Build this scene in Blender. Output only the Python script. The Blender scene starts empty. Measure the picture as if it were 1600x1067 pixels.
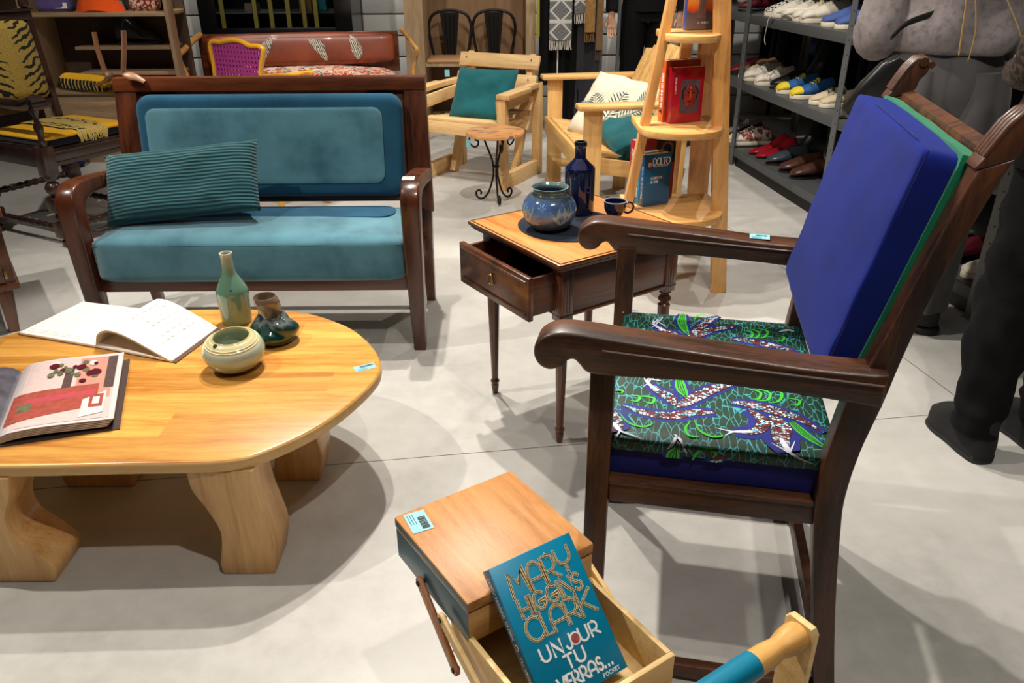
import bpy, bmesh, math, random
import numpy as np
from mathutils import Vector, Matrix, noise
random.seed(7)
S = bpy.context.scene
COL = S.collection
R = math.radians

# ---------------------------------------------------------------- camera
F_PX, PITCH, ROLL, CAM_H = 1240.0, 26.4, -0.4, 1.3
_t, _r = R(PITCH), R(ROLL)
FWD = Vector((0, math.cos(_t), -math.sin(_t)))
_right = Vector((1, 0, 0)); _up = _right.cross(FWD)
CR = math.cos(_r) * _right + math.sin(_r) * _up
CU = -math.sin(_r) * _right + math.cos(_r) * _up
CAM = Vector((0, 0, CAM_H))
cam_d = bpy.data.cameras.new('camera'); cam_d.sensor_width = 36; cam_d.lens = F_PX / 1600 * 36
cam_d.clip_start = 0.05; cam_d.clip_end = 60
cam = bpy.data.objects.new('camera', cam_d); COL.objects.link(cam)
cam.matrix_world = Matrix(((CR.x, CU.x, -FWD.x, CAM.x), (CR.y, CU.y, -FWD.y, CAM.y), (CR.z, CU.z, -FWD.z, CAM.z), (0, 0, 0, 1)))
S.camera = cam

# ---------------------------------------------------------------- world, lights, exposure
S.view_settings.view_transform = 'Standard'; S.view_settings.look = 'None'
S.view_settings.gamma = 1; S.view_settings.use_curve_mapping = False
S.view_settings.exposure = 0.0
w = bpy.data.worlds.new('world'); S.world = w; w.use_nodes = True
w.node_tree.nodes['Background'].inputs[0].default_value = (0.93, 0.95, 1, 1)
w.node_tree.nodes['Background'].inputs[1].default_value = 0.045
def spot(loc, target, power, size=70, blend=.35, rad=.035, col=(1, .93, .84)):
    d = bpy.data.lights.new('spot_light', 'SPOT'); d.energy = power; d.spot_size = R(size); d.spot_blend = blend
    d.shadow_soft_size = rad; d.color = col
    o = bpy.data.objects.new('spot_light', d); COL.objects.link(o); o.location = loc
    o.rotation_euler = (Vector(target) - Vector(loc)).to_track_quat('-Z', 'Y').to_euler()
    return o
SPOTS = [
 ((-.45, 3.55, 3.5), (-.5, 1.9, 0), 320, 62, .3),
 ((-2.5, 1.7, 3.5), (-.5, 2.4, 0), 240, 70, .35),
 ((.6, .2, 3.5), (.3, 2.4, 0), 120, 66, .4),
 ((-.6, 3.0, 3.5), (.9, 1.2, 0), 260, 70, .35),
 ((.2, 3.0, 3.5), (.4, 4.9, .2), 250, 66, .4),
 ((1.6, 5.6, 3.5), (.3, 4.6, 0), 150, 66, .4),
 ((-2.3, 2.6, 3.5), (-2.2, 4.3, .2), 190, 64, .4),
 ((-1.2, 4.2, 3.5), (-1.2, 5.9, .5), 130, 60, .4),
 ((.6, 2.8, 3.5), (1.75, 4.2, .3), 120, 60, .5),
 ((1.0, .4, 3.5), (1.5, 2.0, 0), 60, 64, .5),
 ((.4, 5.0, 3.5), (.6, 7.0, .9), 150, 60, .5),  # extra spot added to brighten the back wall boards
 ((-1.9, 5.2, 3.5), (-2.0, 7.0, .9), 120, 60, .5),  # added to lift the wall boards beside the brown shelving
]
for l_, t_, p_, z_, b_ in SPOTS: spot(l_, t_, p_ * 1.18, z_, b_)
def area(loc, rot, size, power, col=(1, .97, .93)):
    d = bpy.data.lights.new('ambient_fill_light', 'AREA'); d.shape = 'RECTANGLE'; d.size, d.size_y = size; d.energy = power; d.color = col
    o = bpy.data.objects.new('ambient_fill_light', d); COL.objects.link(o); o.location = loc; o.rotation_euler = rot
area((0, 1.5, 4.1), (0, 0, 0), (5, 5), 26)  # added soft fill from overhead, stands for no real fixture

# ---------------------------------------------------------------- helpers
def at(px, py, z):
    d = FWD + CR * (px - 800) / F_PX + CU * (533.5 - py) / F_PX
    return CAM + d * ((z - CAM_H) / d.z)
class Fr:
    """an upright local frame: origin on the floor, u axis turned by deg about z"""
    def __init__(s, x, y, deg):
        s.o = Vector((x, y, 0)); a = R(deg); s.deg = deg
        s.u = Vector((math.cos(a), math.sin(a), 0)); s.v = Vector((-math.sin(a), math.cos(a), 0))
    def loc(s, p):
        d = p - s.o; return Vector((d.dot(s.u), d.dot(s.v), p.z))
    def plane(s, n, k, px, py):
        d = FWD + CR * (px - 800) / F_PX + CU * (533.5 - py) / F_PX
        return s.loc(CAM + d * ((k - (CAM - s.o).dot(n)) / d.dot(n)))
    def U(s, k, px, py): return s.plane(s.u, k, px, py)
    def V(s, k, px, py): return s.plane(s.v, k, px, py)
    def Z(s, k, px, py): return s.loc(at(px, py, k))

def empty(name, loc=(0, 0, 0), rz=0, label=None, cat=None, group=None):
    o = bpy.data.objects.new(name, None); COL.objects.link(o); o.location = loc; o.rotation_euler = (0, 0, R(rz))
    o.empty_display_size = .05
    tag(o, label, cat, group); return o
def tag(o, label=None, cat=None, group=None, kind=None):
    if label: o['label'] = label
    if cat: o['category'] = cat
    if group: o['group'] = group
    if kind: o['kind'] = kind
    return o
def struct(o): o['kind'] = 'structure'; return o
def copy_tree(o, parent=None):
    c = o.copy(); COL.objects.link(c)
    if parent is not None: c.parent = parent
    for ch in list(o.children): copy_tree(ch, c)
    return c

class MB:
    def __init__(s): s.bm = bmesh.new(); s.mi = 0
    def _new(s, f0): 
        for f in list(s.bm.faces)[f0:]: f.material_index = s.mi
    def box(s, x0, x1, y0, y1, z0, z1, bev=.003, seg=2, M=None):
        b = bmesh.new(); bmesh.ops.create_cube(b, size=1)
        for v in b.verts: v.co = Vector(((x0 + x1) / 2 + v.co.x * (x1 - x0), (y0 + y1) / 2 + v.co.y * (y1 - y0), (z0 + z1) / 2 + v.co.z * (z1 - z0)))
        m = min(abs(x1 - x0), abs(y1 - y0), abs(z1 - z0)); bev = min(bev, m * .45)
        if bev > 0: bmesh.ops.bevel(b, geom=b.edges[:], offset=bev, segments=seg, profile=.5, affect='EDGES')
        return s.merge(b, M)
    def merge(s, b, M=None):
        if M is not None: b.transform(M)
        vm = {}
        for v in b.verts: vm[v] = s.bm.verts.new(v.co)
        for f in b.faces:
            try: nf = s.bm.faces.new([vm[v] for v in f.verts]); nf.material_index = s.mi
            except ValueError: pass
        b.free(); return s
    def bar(s, p, q, w, h, bev=.003, up=(0, 0, 1), w2=None, h2=None):
        """box from p to q; w across, h along 'up'"""
        p, q = Vector(p), Vector(q); d = (q - p); L = d.length; d.normalize(); up = Vector(up)
        x = d.cross(up)
        if x.length < 1e-4: x = d.cross(Vector((0, 1, 0)))
        x.normalize(); y = x.cross(d)
        w2 = w if w2 is None else w2; h2 = h if h2 is None else h2
        b = bmesh.new(); bmesh.ops.create_cube(b, size=1)
        for v in b.verts:
            e = v.co.z > 0; v.co = Vector((v.co.x * (w2 if e else w), v.co.y * (h2 if e else h), (v.co.z + .5) * L))
        bev = min(bev, .45 * min(w, h, w2, h2))
        if bev > 0: bmesh.ops.bevel(b, geom=b.edges[:], offset=bev, segments=2, profile=.5, affect='EDGES')
        M = Matrix(((x.x, y.x, d.x, p.x), (x.y, y.y, d.y, p.y), (x.z, y.z, d.z, p.z), (0, 0, 0, 1)))
        return s.merge(b, M)
    def rings(s, rs, cap=True, closed=True):
        prev = None; first = None
        for r in rs:
            vs = [s.bm.verts.new(p) for p in r]; n = len(vs)
            if prev:
                for i in range(n if closed else n - 1):
                    f = s.bm.faces.new((prev[i], prev[(i + 1) % n], vs[(i + 1) % n], vs[i])); f.material_index = s.mi
            else: first = vs
            prev = vs
        if cap and closed:
            f = s.bm.faces.new(list(reversed(first))); f.material_index = s.mi
            f = s.bm.faces.new(prev); f.material_index = s.mi
        return s
    def tube(s, pts, r, n=10, flat=1.0, cap=True):
        pts = [Vector(p) for p in pts]; m = len(pts)
        rr = r if isinstance(r, (list, tuple)) else [r] * m
        t0 = (pts[1] - pts[0]).normalized(); a = t0.orthogonal().normalized(); rs = []
        for i, p in enumerate(pts):
            t = (pts[min(i + 1, m - 1)] - pts[max(i - 1, 0)]).normalized()
            a = (a - t * a.dot(t)).normalized(); b = t.cross(a)
            rs.append([p + rr[i] * (math.cos(k * 2 * math.pi / n) * a + flat * math.sin(k * 2 * math.pi / n) * b) for k in range(n)])
        return s.rings(rs, cap)
    def lathe(s, prof, n=32, c=(0, 0, 0), cap=True, flut=None):
        c = Vector(c); rs = []
        for r, z in prof:
            rs.append([c + Vector((max(r, 1e-4) * (1 - (flut[1] * (.5 + .5 * math.cos(flut[0] * k * 2 * math.pi / n)) if flut and flut[2] < z < flut[3] else 0)) * math.cos(k * 2 * math.pi / n),
                max(r, 1e-4) * (1 - (flut[1] * (.5 + .5 * math.cos(flut[0] * k * 2 * math.pi / n)) if flut and flut[2] < z < flut[3] else 0)) * math.sin(k * 2 * math.pi / n), z)) for k in range(n)])
        return s.rings(rs, cap)
    def prism(s, pts, fn, t0, t1, bev=0):
        """pts 2D polygon, fn(a, b, t) -> 3D"""
        b = bmesh.new()
        v0 = [b.verts.new(fn(a, c, t0)) for a, c in pts]; v1 = [b.verts.new(fn(a, c, t1)) for a, c in pts]; n = len(pts)
        b.faces.new(v0); b.faces.new(list(reversed(v1)))
        for i in range(n): b.faces.new((v0[i], v1[i], v1[(i + 1) % n], v0[(i + 1) % n]))
        bmesh.ops.recalc_face_normals(b, faces=b.faces[:])
        if bev:
            es = [e for e in b.edges if (e.verts[0] in v0) == (e.verts[1] in v0)]
            bmesh.ops.bevel(b, geom=es, offset=bev, segments=2, profile=.5, affect='EDGES', clamp_overlap=True)
        return s.merge(b)
    def face(s, pts, mi=None):
        f = s.bm.faces.new([s.bm.verts.new(p) for p in pts]); f.material_index = s.mi if mi is None else mi; return s
    def sphere(s, c, r, n=16, m=10, sc=(1, 1, 1)):
        c = Vector(c); rs = []
        for j in range(m + 1):
            a = math.pi * j / m
            rs.append([c + Vector((sc[0] * r * max(math.sin(a), 1e-3) * math.cos(k * 2 * math.pi / n), sc[1] * r * max(math.sin(a), 1e-3) * math.sin(k * 2 * math.pi / n), -sc[2] * r * math.cos(a))) for k in range(n)])
        return s.rings(rs)
    def build(s, name, mats, parent=None, smooth=None, M=None):
        bmesh.ops.remove_doubles(s.bm, verts=s.bm.verts[:], dist=1e-6)
        if M is not None: s.bm.transform(M)
        bmesh.ops.recalc_face_normals(s.bm, faces=s.bm.faces[:])
        me = bpy.data.meshes.new(name); s.bm.to_mesh(me); s.bm.free()
        mats = mats if isinstance(mats, (list, tuple)) else [mats]
        for m in mats: me.materials.append(m)
        ang = R(38) if smooth is None else R(smooth)
        me.polygons.foreach_set('use_smooth', [True] * len(me.polygons))
        try: me.set_sharp_from_angle(angle=ang)
        except Exception: pass
        o = bpy.data.objects.new(name, me); COL.objects.link(o)
        if parent is not None: o.parent = parent
        return o
XZ = lambda a, b, t: Vector((a, t, b))
YZ = lambda a, b, t: Vector((t, a, b))
XY = lambda a, b, t: Vector((a, b, t))

def rrect(w, h, r, n=6, cx=0, cy=0):
    pts = []
    for sx, sy, a0 in ((1, 1, 0), (-1, 1, 90), (-1, -1, 180), (1, -1, 270)):
        for i in range(n + 1):
            a = R(a0 + 90 * i / n); pts.append((cx + sx * (w / 2 - r) + r * math.cos(a), cy + sy * (h / 2 - r) + r * math.sin(a)))
    return pts
def catmull(pts, n=6, closed=False):
    P = [Vector(p) for p in pts]; out = []; m = len(P)
    for i in range(m if closed else m - 1):
        p0, p1, p2, p3 = (P[(i - 1) % m], P[i], P[(i + 1) % m], P[(i + 2) % m]) if closed else (P[max(i - 1, 0)], P[i], P[i + 1], P[min(i + 2, m - 1)])
        for k in range(n):
            t = k / n
            out.append(.5 * ((2 * p1) + (p2 - p0) * t + (2 * p0 - 5 * p1 + 4 * p2 - p3) * t * t + (-p0 + 3 * p1 - 3 * p2 + p3) * t ** 3))
    if not closed: out.append(P[-1])
    return out
def c2(pts, n=5, closed=True): return [(p.x, p.y) for p in catmull([(a, b, 0) for a, b in pts], n, closed)]

# soft pillow lying in local xy (w x h), thickness t
def pillow_mesh(w, h, t, nx=28, ny=20, pinch=.06, wr=.004, seed=0, e=.42):
    m = MB(); g = {}
    for side in (1, -1):
        for i in range(nx + 1):
            for j in range(ny + 1):
                a, b = i / nx * 2 - 1, j / ny * 2 - 1
                edge = i in (0, nx) or j in (0, ny)
                if edge and side == -1: g[side, i, j] = g[1, i, j]; continue
                f = ((1 - a ** 4) * (1 - b ** 4)) ** e if not edge else 0
                x = a * w / 2 * (1 - pinch * (1 - abs(b) ** 2) * .6 * abs(a)); y = b * h / 2 * (1 - pinch * (1 - abs(a) ** 2) * abs(b))
                nz = noise.noise(Vector((a * 2.1 + seed, b * 2.1, side * 3))) * wr * 3 + noise.noise(Vector((a * 6 + seed, b * 6, side))) * wr
                z = side * (t / 2 * f + (nz if not edge else 0) * min(1, f * 2))
                g[side, i, j] = m.bm.verts.new((x, y, z))
    for side in (1, -1):
        for i in range(nx):
            for j in range(ny):
                q = [g[side, i, j], g[side, i + 1, j], g[side, i + 1, j + 1], g[side, i, j + 1]]
                try: m.bm.faces.new(q if side == 1 else q[::-1])
                except ValueError: pass
    return m
# upholstered block: rounded box with puffy faces
def cushion(x0, x1, y0, y1, z0, z1, r=.03, puff=.012, n=14, wr=.0015, seed=0):
    m = MB(); b = bmesh.new(); bmesh.ops.create_cube(b, size=2)
    bmesh.ops.subdivide_edges(b, edges=b.edges[:], cuts=n, use_grid_fill=True)
    hx, hy, hz = (x1 - x0) / 2, (y1 - y0) / 2, (z1 - z0) / 2; C = Vector(((x0 + x1) / 2, (y0 + y1) / 2, (z0 + z1) / 2))
    r = min(r, hx * .95, hy * .95, hz * .95)
    for v in b.verts:
        p = v.co.copy()
        q = Vector((math.copysign(abs(p.x) ** .8, p.x) * hx, math.copysign(abs(p.y) ** .8, p.y) * hy, math.copysign(abs(p.z) ** .8, p.z) * hz))
        inner = Vector((max(-hx + r, min(hx - r, q.x)), max(-hy + r, min(hy - r, q.y)), max(-hz + r, min(hz - r, q.z))))
        d = q - inner
        if d.length > 1e-6: q = inner + d.normalized() * r
        a, bb, c = p.x, p.y, p.z
        q.z += puff * (1 - a * a) * (1 - bb * bb) * c
        q.y += puff * .5 * (1 - a * a) * (1 - c * c) * bb
        q.x += puff * .5 * (1 - bb * bb) * (1 - c * c) * a
        q += Vector((1, 1, 1)) * 0 + q.normalized() * noise.noise(Vector((q.x * 9 + seed, q.y * 9, q.z * 9))) * wr
        v.co = q + C
    return m.merge(b)
# ---------------------------------------------------------------- materials
def nt(name):
    m = bpy.data.materials.new(name); m.use_nodes = True; t = m.node_tree; b = t.nodes['Principled BSDF']
    return m, t, b
def N(t, ty, **k):
    n = t.nodes.new(ty)
    for a, v in k.items():
        if a in n.inputs: n.inputs[a].default_value = v
        else: setattr(n, a, v)
    return n
def ramp(t, fac, stops, interp='LINEAR'):
    n = t.nodes.new('ShaderNodeValToRGB'); n.color_ramp.interpolation = interp
    e = n.color_ramp.elements
    while len(e) < len(stops): e.new(.5)
    for i, (p, c) in enumerate(stops): e[i].position = p; e[i].color = (*c, 1) if len(c) == 3 else c
    t.links.new(fac, n.inputs[0]); return n.outputs[0]
def sc(c): return tuple(((x / 255) / 12.92 if x / 255 <= .04045 else ((x / 255 + .055) / 1.055) ** 2.4) for x in c)
def coords(t, scale=(1, 1, 1), rot=(0, 0, 0), kind='Object'):
    tc = N(t, 'ShaderNodeTexCoord'); mp = N(t, 'ShaderNodeMapping'); mp.inputs['Scale'].default_value = scale; mp.inputs['Rotation'].default_value = rot
    t.links.new(tc.outputs[kind], mp.inputs[0]); return mp.outputs[0]
def bump(t, b, h, s=.3, d=.002):
    n = N(t, 'ShaderNodeBump'); n.inputs['Strength'].default_value = s; n.inputs['Distance'].default_value = d
    t.links.new(h, n.inputs['Height']); t.links.new(n.outputs[0], b.inputs['Normal'])
def plain(name, c, rough=.5, metal=0, coat=0, var=.0, scale=20, spec=None, bmp=0, trans=0, sheen=0):
    m, t, b = nt(name); b.inputs['Roughness'].default_value = rough; b.inputs['Metallic'].default_value = metal; b.inputs['Coat Weight'].default_value = coat
    c = sc(c)
    if spec is not None: b.inputs['Specular IOR Level'].default_value = spec
    if trans: b.inputs['Transmission Weight'].default_value = trans
    if sheen: b.inputs['Sheen Weight'].default_value = sheen; b.inputs['Sheen Roughness'].default_value = .5
    n = N(t, 'ShaderNodeTexNoise', Scale=scale, Detail=4.0); t.links.new(coords(t), n.inputs['Vector'])
    v = max(var, .03)
    t.links.new(ramp(t, n.outputs[0], [(.3, tuple(x * (1 - v) for x in c)), (.7, tuple(min(1, x * (1 + v)) for x in c))]), b.inputs['Base Color'])
    if bmp: bump(t, b, n.outputs[0], bmp)
    return m
def wood(name, c0, c1, axis='x', scale=1.0, rough=.4, coat=0.0, fine=1.0, plank=None, knots=0, dark=None, bstr=.12):
    """streaky grain along an axis of the part; plank = (axis, width) for glued boards"""
    m, t, b = nt(name); b.inputs['Roughness'].default_value = rough; b.inputs['Coat Weight'].default_value = coat; b.inputs['Coat Roughness'].default_value = .15
    c0, c1 = sc(c0), sc(c1); k = {'x': 0, 'y': 1, 'z': 2}[axis]
    s = [14 * scale] * 3; s[k] = 1.3 * scale
    vec = coords(t, tuple(s))
    if plank:
        pc = coords(t); sx = N(t, 'ShaderNodeSeparateXYZ'); t.links.new(pc, sx.inputs[0])
        d = N(t, 'ShaderNodeMath', operation='DIVIDE'); t.links.new(sx.outputs[{'x': 0, 'y': 1, 'z': 2}[plank[0]]], d.inputs[0]); d.inputs[1].default_value = plank[1]
        fl = N(t, 'ShaderNodeMath', operation='FLOOR'); t.links.new(d.outputs[0], fl.inputs[0])
        d2 = N(t, 'ShaderNodeMath', operation='DIVIDE'); t.links.new(sx.outputs[k], d2.inputs[0]); d2.inputs[1].default_value = plank[2] if len(plank) > 2 else 50
        a2 = N(t, 'ShaderNodeMath', operation='MULTIPLY_ADD'); t.links.new(fl.outputs[0], a2.inputs[0]); a2.inputs[1].default_value = .37; t.links.new(d2.outputs[0], a2.inputs[2])
        fl2 = N(t, 'ShaderNodeMath', operation='FLOOR'); t.links.new(a2.outputs[0], fl2.inputs[0])
        cm = N(t, 'ShaderNodeCombineXYZ'); t.links.new(fl.outputs[0], cm.inputs[0]); t.links.new(fl2.outputs[0], cm.inputs[1])
        wn = N(t, 'ShaderNodeTexWhiteNoise', noise_dimensions='3D'); t.links.new(cm.outputs[0], wn.inputs['Vector'])
        va = N(t, 'ShaderNodeVectorMath', operation='MULTIPLY_ADD'); t.links.new(wn.outputs['Color'], va.inputs[0]); va.inputs[1].default_value = (9, 9, 9); t.links.new(vec, va.inputs[2])
        vec = va.outputs[0]
    n1 = N(t, 'ShaderNodeTexNoise', Scale=1.0, Detail=6.0, Roughness=.6, Distortion=.6); t.links.new(vec, n1.inputs['Vector'])
    wv = N(t, 'ShaderNodeTexNoise', Scale=7.0 * fine, Detail=3.0, Roughness=.7); t.links.new(vec, wv.inputs['Vector'])
    mx = N(t, 'ShaderNodeMath', operation='MULTIPLY_ADD'); t.links.new(wv.outputs[0], mx.inputs[0]); mx.inputs[1].default_value = .45; 
    t.links.new(n1.outputs[0], mx.inputs[2])
    cd = sc(dark) if dark else tuple(x * .55 for x in c0)
    col = ramp(t, mx.outputs[0], [(.42, cd), (.56, c0), (.72, tuple((a + bb) / 2 for a, bb in zip(c0, c1))), (.92, c1)])
    if plank:
        hs = N(t, 'ShaderNodeHueSaturation'); mr = N(t, 'ShaderNodeMapRange'); t.links.new(wn.outputs[0], mr.inputs[0]); mr.inputs[3].default_value = .8; mr.inputs[4].default_value = 1.18
        t.links.new(mr.outputs[0], hs.inputs['Value']); t.links.new(col, hs.inputs['Color']); col = hs.outputs[0]
    t.links.new(col, b.inputs['Base Color'])
    bump(t, b, mx.outputs[0], bstr, .0015)
    return m
def fabric(name, c, weave=900, rough=.95, var=.12, bs=.25, sheen=.15, mott=6, c2_=None):
    m, t, b = nt(name); b.inputs['Roughness'].default_value = rough; b.inputs['Sheen Weight'].default_value = sheen; b.inputs['Specular IOR Level'].default_value = .15
    c = sc(c); cc = sc(c2_) if c2_ else tuple(x * (1 - 2 * var) for x in c)
    v = coords(t); n = N(t, 'ShaderNodeTexNoise', Scale=float(mott), Detail=5.0, Roughness=.6); t.links.new(v, n.inputs['Vector'])
    t.links.new(ramp(t, n.outputs[0], [(.3, cc), (.52, c), (.75, tuple(min(1, x * (1 + var)) for x in c))]), b.inputs['Base Color'])
    w1 = N(t, 'ShaderNodeTexWave', Scale=weave / 20, Distortion=1.0, bands_direction='X'); w2 = N(t, 'ShaderNodeTexWave', Scale=weave / 20, Distortion=1.0, bands_direction='Z'); w3 = N(t, 'ShaderNodeTexNoise', Scale=weave / 2.0, Detail=2.0)
    for q in (w1, w2, w3): t.links.new(v, q.inputs['Vector'])
    bump(t, b, w3.outputs[0], bs, .001)
    return m
MAT = {}
MAT['mahog'] = wood('mahogany', (60, 27, 13), (112, 56, 26), 'x', rough=.32, coat=.3, bstr=.05)
MAT['mahog_z'] = wood('mahogany_upright', (52, 25, 14), (100, 50, 26), 'z', rough=.32, coat=.3, bstr=.05)
MAT['oakdark'] = wood('dark_oak', (46, 26, 15), (104, 62, 36), 'x', 1.5, rough=.42, coat=.12, fine=2, bstr=.3)
MAT['oakdark_z'] = wood('dark_oak_upright', (42, 24, 14), (96, 56, 34), 'z', 1.5, rough=.42, coat=.12, fine=2, bstr=.3)
MAT['walnut'] = wood('walnut', (58, 28, 16), (110, 62, 34), 'x', 1.4, rough=.3, coat=.4)
MAT['walnut_z'] = wood('walnut_upright', (60, 30, 18), (118, 68, 40), 'z', 1.4, rough=.3, coat=.4)
MAT['cherry'] = wood('cherry_veneer', (188, 118, 58), (226, 160, 92), 'y', 1.6, rough=.3, coat=.35, dark=(160, 92, 42))
MAT['beech'] = wood('oiled_beech', (192, 120, 42), (232, 174, 84), 'x', 1.5, rough=.33, coat=.3, plank=('y', .10, 1.3), dark=(140, 80, 26))
MAT['beech_edge'] = wood('beech_edge', (206, 160, 96), (226, 184, 122), 'x', 1.5, rough=.4)
MAT['elm'] = wood('carved_elm', (196, 142, 82), (232, 186, 124), 'z', 1.2, rough=.38, coat=.2, dark=(142, 88, 42))
MAT['pine'] = wood('pine', (206, 152, 84), (236, 190, 124), 'x', 1.6, rough=.5, dark=(170, 116, 58))
MAT['pine_y'] = wood('pine_y', (206, 152, 84), (236, 190, 124), 'y', 1.6, rough=.5, dark=(170, 116, 58))
MAT['pine_z'] = wood('pine_upright', (200, 146, 80), (230, 182, 114), 'z', 1.6, rough=.5, dark=(166, 112, 56))
MAT['pale'] = wood('pale_pallet_wood', (208, 164, 104), (236, 202, 148), 'x', 1.6, rough=.6, dark=(170, 120, 70))
MAT['pale_z'] = wood('pale_pallet_wood_upright', (206, 160, 100), (234, 198, 142), 'z', 1.6, rough=.6, dark=(166, 116, 66))
MAT['ply'] = wood('plywood', (196, 142, 80), (226, 176, 112), 'x', 2.2, rough=.5, fine=2, dark=(160, 108, 56), bstr=.25)
MAT['ply_l'] = wood('light_plywood', (214, 174, 108), (236, 204, 144), 'x', 2.0, rough=.5, dark=(190, 144, 84))
MAT['velvet'] = fabric('teal_velvet', (80, 128, 142), var=.24, c2_=(50, 97, 112), sheen=.5, mott=5)  # mottled tones carry the velvet's sheen highlights as colour
MAT['velvet_dark'] = fabric('deep_teal_velvet', (42, 92, 106), var=.14, c2_=(30, 72, 88), sheen=.4, mott=5)
MAT['petrol'] = fabric('petrol_blue_fabric', (30, 78, 104), var=.08, c2_=(24, 66, 90))
MAT['teal_canvas'] = fabric('teal_canvas', (30, 96, 102), var=.08, c2_=(22, 80, 86))
MAT['royal'] = fabric('royal_blue_cotton', (14, 32, 116), var=.05, c2_=(12, 27, 102), bs=.15, sheen=.05)
MAT['green_trim'] = fabric('green_cotton', (10, 112, 78), var=.05, c2_=(8, 98, 68))
MAT['black_cloth'] = fabric('black_cloth', (15, 15, 16), var=.1, sheen=0)
MAT['charcoal'] = fabric('charcoal_cloth', (46, 46, 50), var=.1)
MAT['navy_cloth'] = fabric('navy_cloth', (26, 34, 58), var=.1)
MAT['tag_blue'] = plain('pale_blue_paper', (140, 208, 220), .6)
MAT['ink'] = plain('black_ink', (26, 30, 36), .6)
MAT['paper'] = plain('cream_paper', (244, 236, 224), .7, var=.02)
MAT['paper_edge'] = plain('paper_edge', (226, 212, 176), .8, var=.08, scale=200)
MAT['brown_card'] = plain('brown_cover', (92, 66, 54), .6, var=.08)
MAT['brass'] = plain('aged_brass', (170, 140, 84), .3, metal=.9)
MAT['iron'] = plain('black_iron', (24, 23, 24), .45, metal=.6)
MAT['steel'] = plain('grey_painted_steel', (112, 116, 118), .45, metal=.4, var=.06)
MAT['steel_d'] = plain('dark_grey_steel', (92, 95, 97), .45, metal=.3, var=.06)
MAT['black'] = plain('matt_black', (16, 16, 17), .6)
MAT['white'] = plain('white_paint', (232, 230, 226), .5)
def label_paper(name='pale_blue_paper_with_barcode'):
    return MAT['tag_blue']
def price_tag(parent, M, w=.05, h=.03, name='price_label'):
    """flat price sticker with a barcode; local xy of M"""
    m = MB(); m.box(-w / 2, w / 2, -h / 2, h / 2, 0, .0006, 0); m.mi = 1; x = -w * .2; rnd = random.Random(3)
    while x < w * .4:
        bw = rnd.choice((.0006, .0012, .0018)); m.box(x, x + bw, h * .02, h * .38, .0006, .0009, 0); x += bw + rnd.choice((.0006, .001))
    for i in range(3): m.box(-w * .42, w * .1, -h * .12 - i * h * .12, -h * .15 - i * h * .12, .0006, .0009, 0)
    return m.build(name, [MAT['tag_blue'], MAT['ink']], parent, M=M)

# ---------------------------------------------------------------- the setting
def floor_mat():
    m, t, b = nt('polished_concrete'); b.inputs['Roughness'].default_value = .32; b.inputs['Specular IOR Level'].default_value = .45
    v = coords(t); n = N(t, 'ShaderNodeTexNoise', Scale=1.3, Detail=8.0, Roughness=.62); n2 = N(t, 'ShaderNodeTexNoise', Scale=14.0, Detail=6.0, Roughness=.7)
    for q in (n, n2): t.links.new(v, q.inputs['Vector'])
    ad = N(t, 'ShaderNodeMath', operation='MULTIPLY_ADD'); t.links.new(n2.outputs[0], ad.inputs[0]); ad.inputs[1].default_value = .35; t.links.new(n.outputs[0], ad.inputs[2])
    col = ramp(t, ad.outputs[0], [(.45, sc((160, 158, 152))), (.65, sc((182, 180, 174))), (.9, sc((198, 196, 190)))])
    # saw-cut joints
    def joint(p, q, seg=False):
        px, py = p; dx, dy = q[0] - px, q[1] - py; L = math.hypot(dx, dy); nx, ny = -dy / L, dx / L
        d = N(t, 'ShaderNodeVectorMath', operation='DOT_PRODUCT'); t.links.new(v, d.inputs[0]); d.inputs[1].default_value = (nx, ny, 0)
        s = N(t, 'ShaderNodeMath', operation='SUBTRACT'); t.links.new(d.outputs['Value'], s.inputs[0]); s.inputs[1].default_value = nx * px + ny * py
        a = N(t, 'ShaderNodeMath', operation='ABSOLUTE'); t.links.new(s.outputs[0], a.inputs[0])
        l = N(t, 'ShaderNodeMath', operation='LESS_THAN'); t.links.new(a.outputs[0], l.inputs[0]); l.inputs[1].default_value = .0018
        return l.outputs[0]
    a1, a2 = at(60, 764, 0), at(866, 697, 0); b1, b2 = at(1407, 555, 0), at(1598, 697, 0)
    j1 = joint(a1[:2], a2[:2]); j2 = joint(b1[:2], b2[:2])
    mx = N(t, 'ShaderNodeMath', operation='MAXIMUM'); t.links.new(j1, mx.inputs[0]); t.links.new(j2, mx.inputs[1])
    mc = N(t, 'ShaderNodeMix', data_type='RGBA'); t.links.new(mx.outputs[0], mc.inputs[0]); t.links.new(col, mc.inputs[6]); mc.inputs[7].default_value = (*sc((96, 94, 90)), 1)
    t.links.new(mc.outputs[2], b.inputs['Base Color'])
    bump(t, b, n2.outputs[0], .05, .002)
    rr = N(t, 'ShaderNodeMapRange'); t.links.new(n2.outputs[0], rr.inputs[0]); rr.inputs[3].default_value = .28; rr.inputs[4].default_value = .5; t.links.new(rr.outputs[0], b.inputs['Roughness'])
    return m
m = MB(); m.box(-7, 6, -4, 7.1, -.1, 0, 0); struct(m.build('floor', floor_mat()))
m = MB(); m.box(-7, 6, -4, 7.1, 4.6, 4.7, 0); struct(m.build('ceiling', plain('dark_ceiling', (40, 40, 42), .9)))
def wallboards(name, fn, a0, a1, mat):
    m = MB(); z = 0; 
    while z < 4.6:
        z1 = min(z + .165, 4.6); fn(m, a0, a1, z, z1 - .012); z += .165
    m.mi = 1; fn(m, a0, a1, 0, 4.6, .02)
    return struct(m.build(name, [mat, plain('joint_shadow_grey', (120, 120, 118), .7)]))
wmat = plain('white_wall_board', (214, 214, 210), .5, var=.03)
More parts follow.
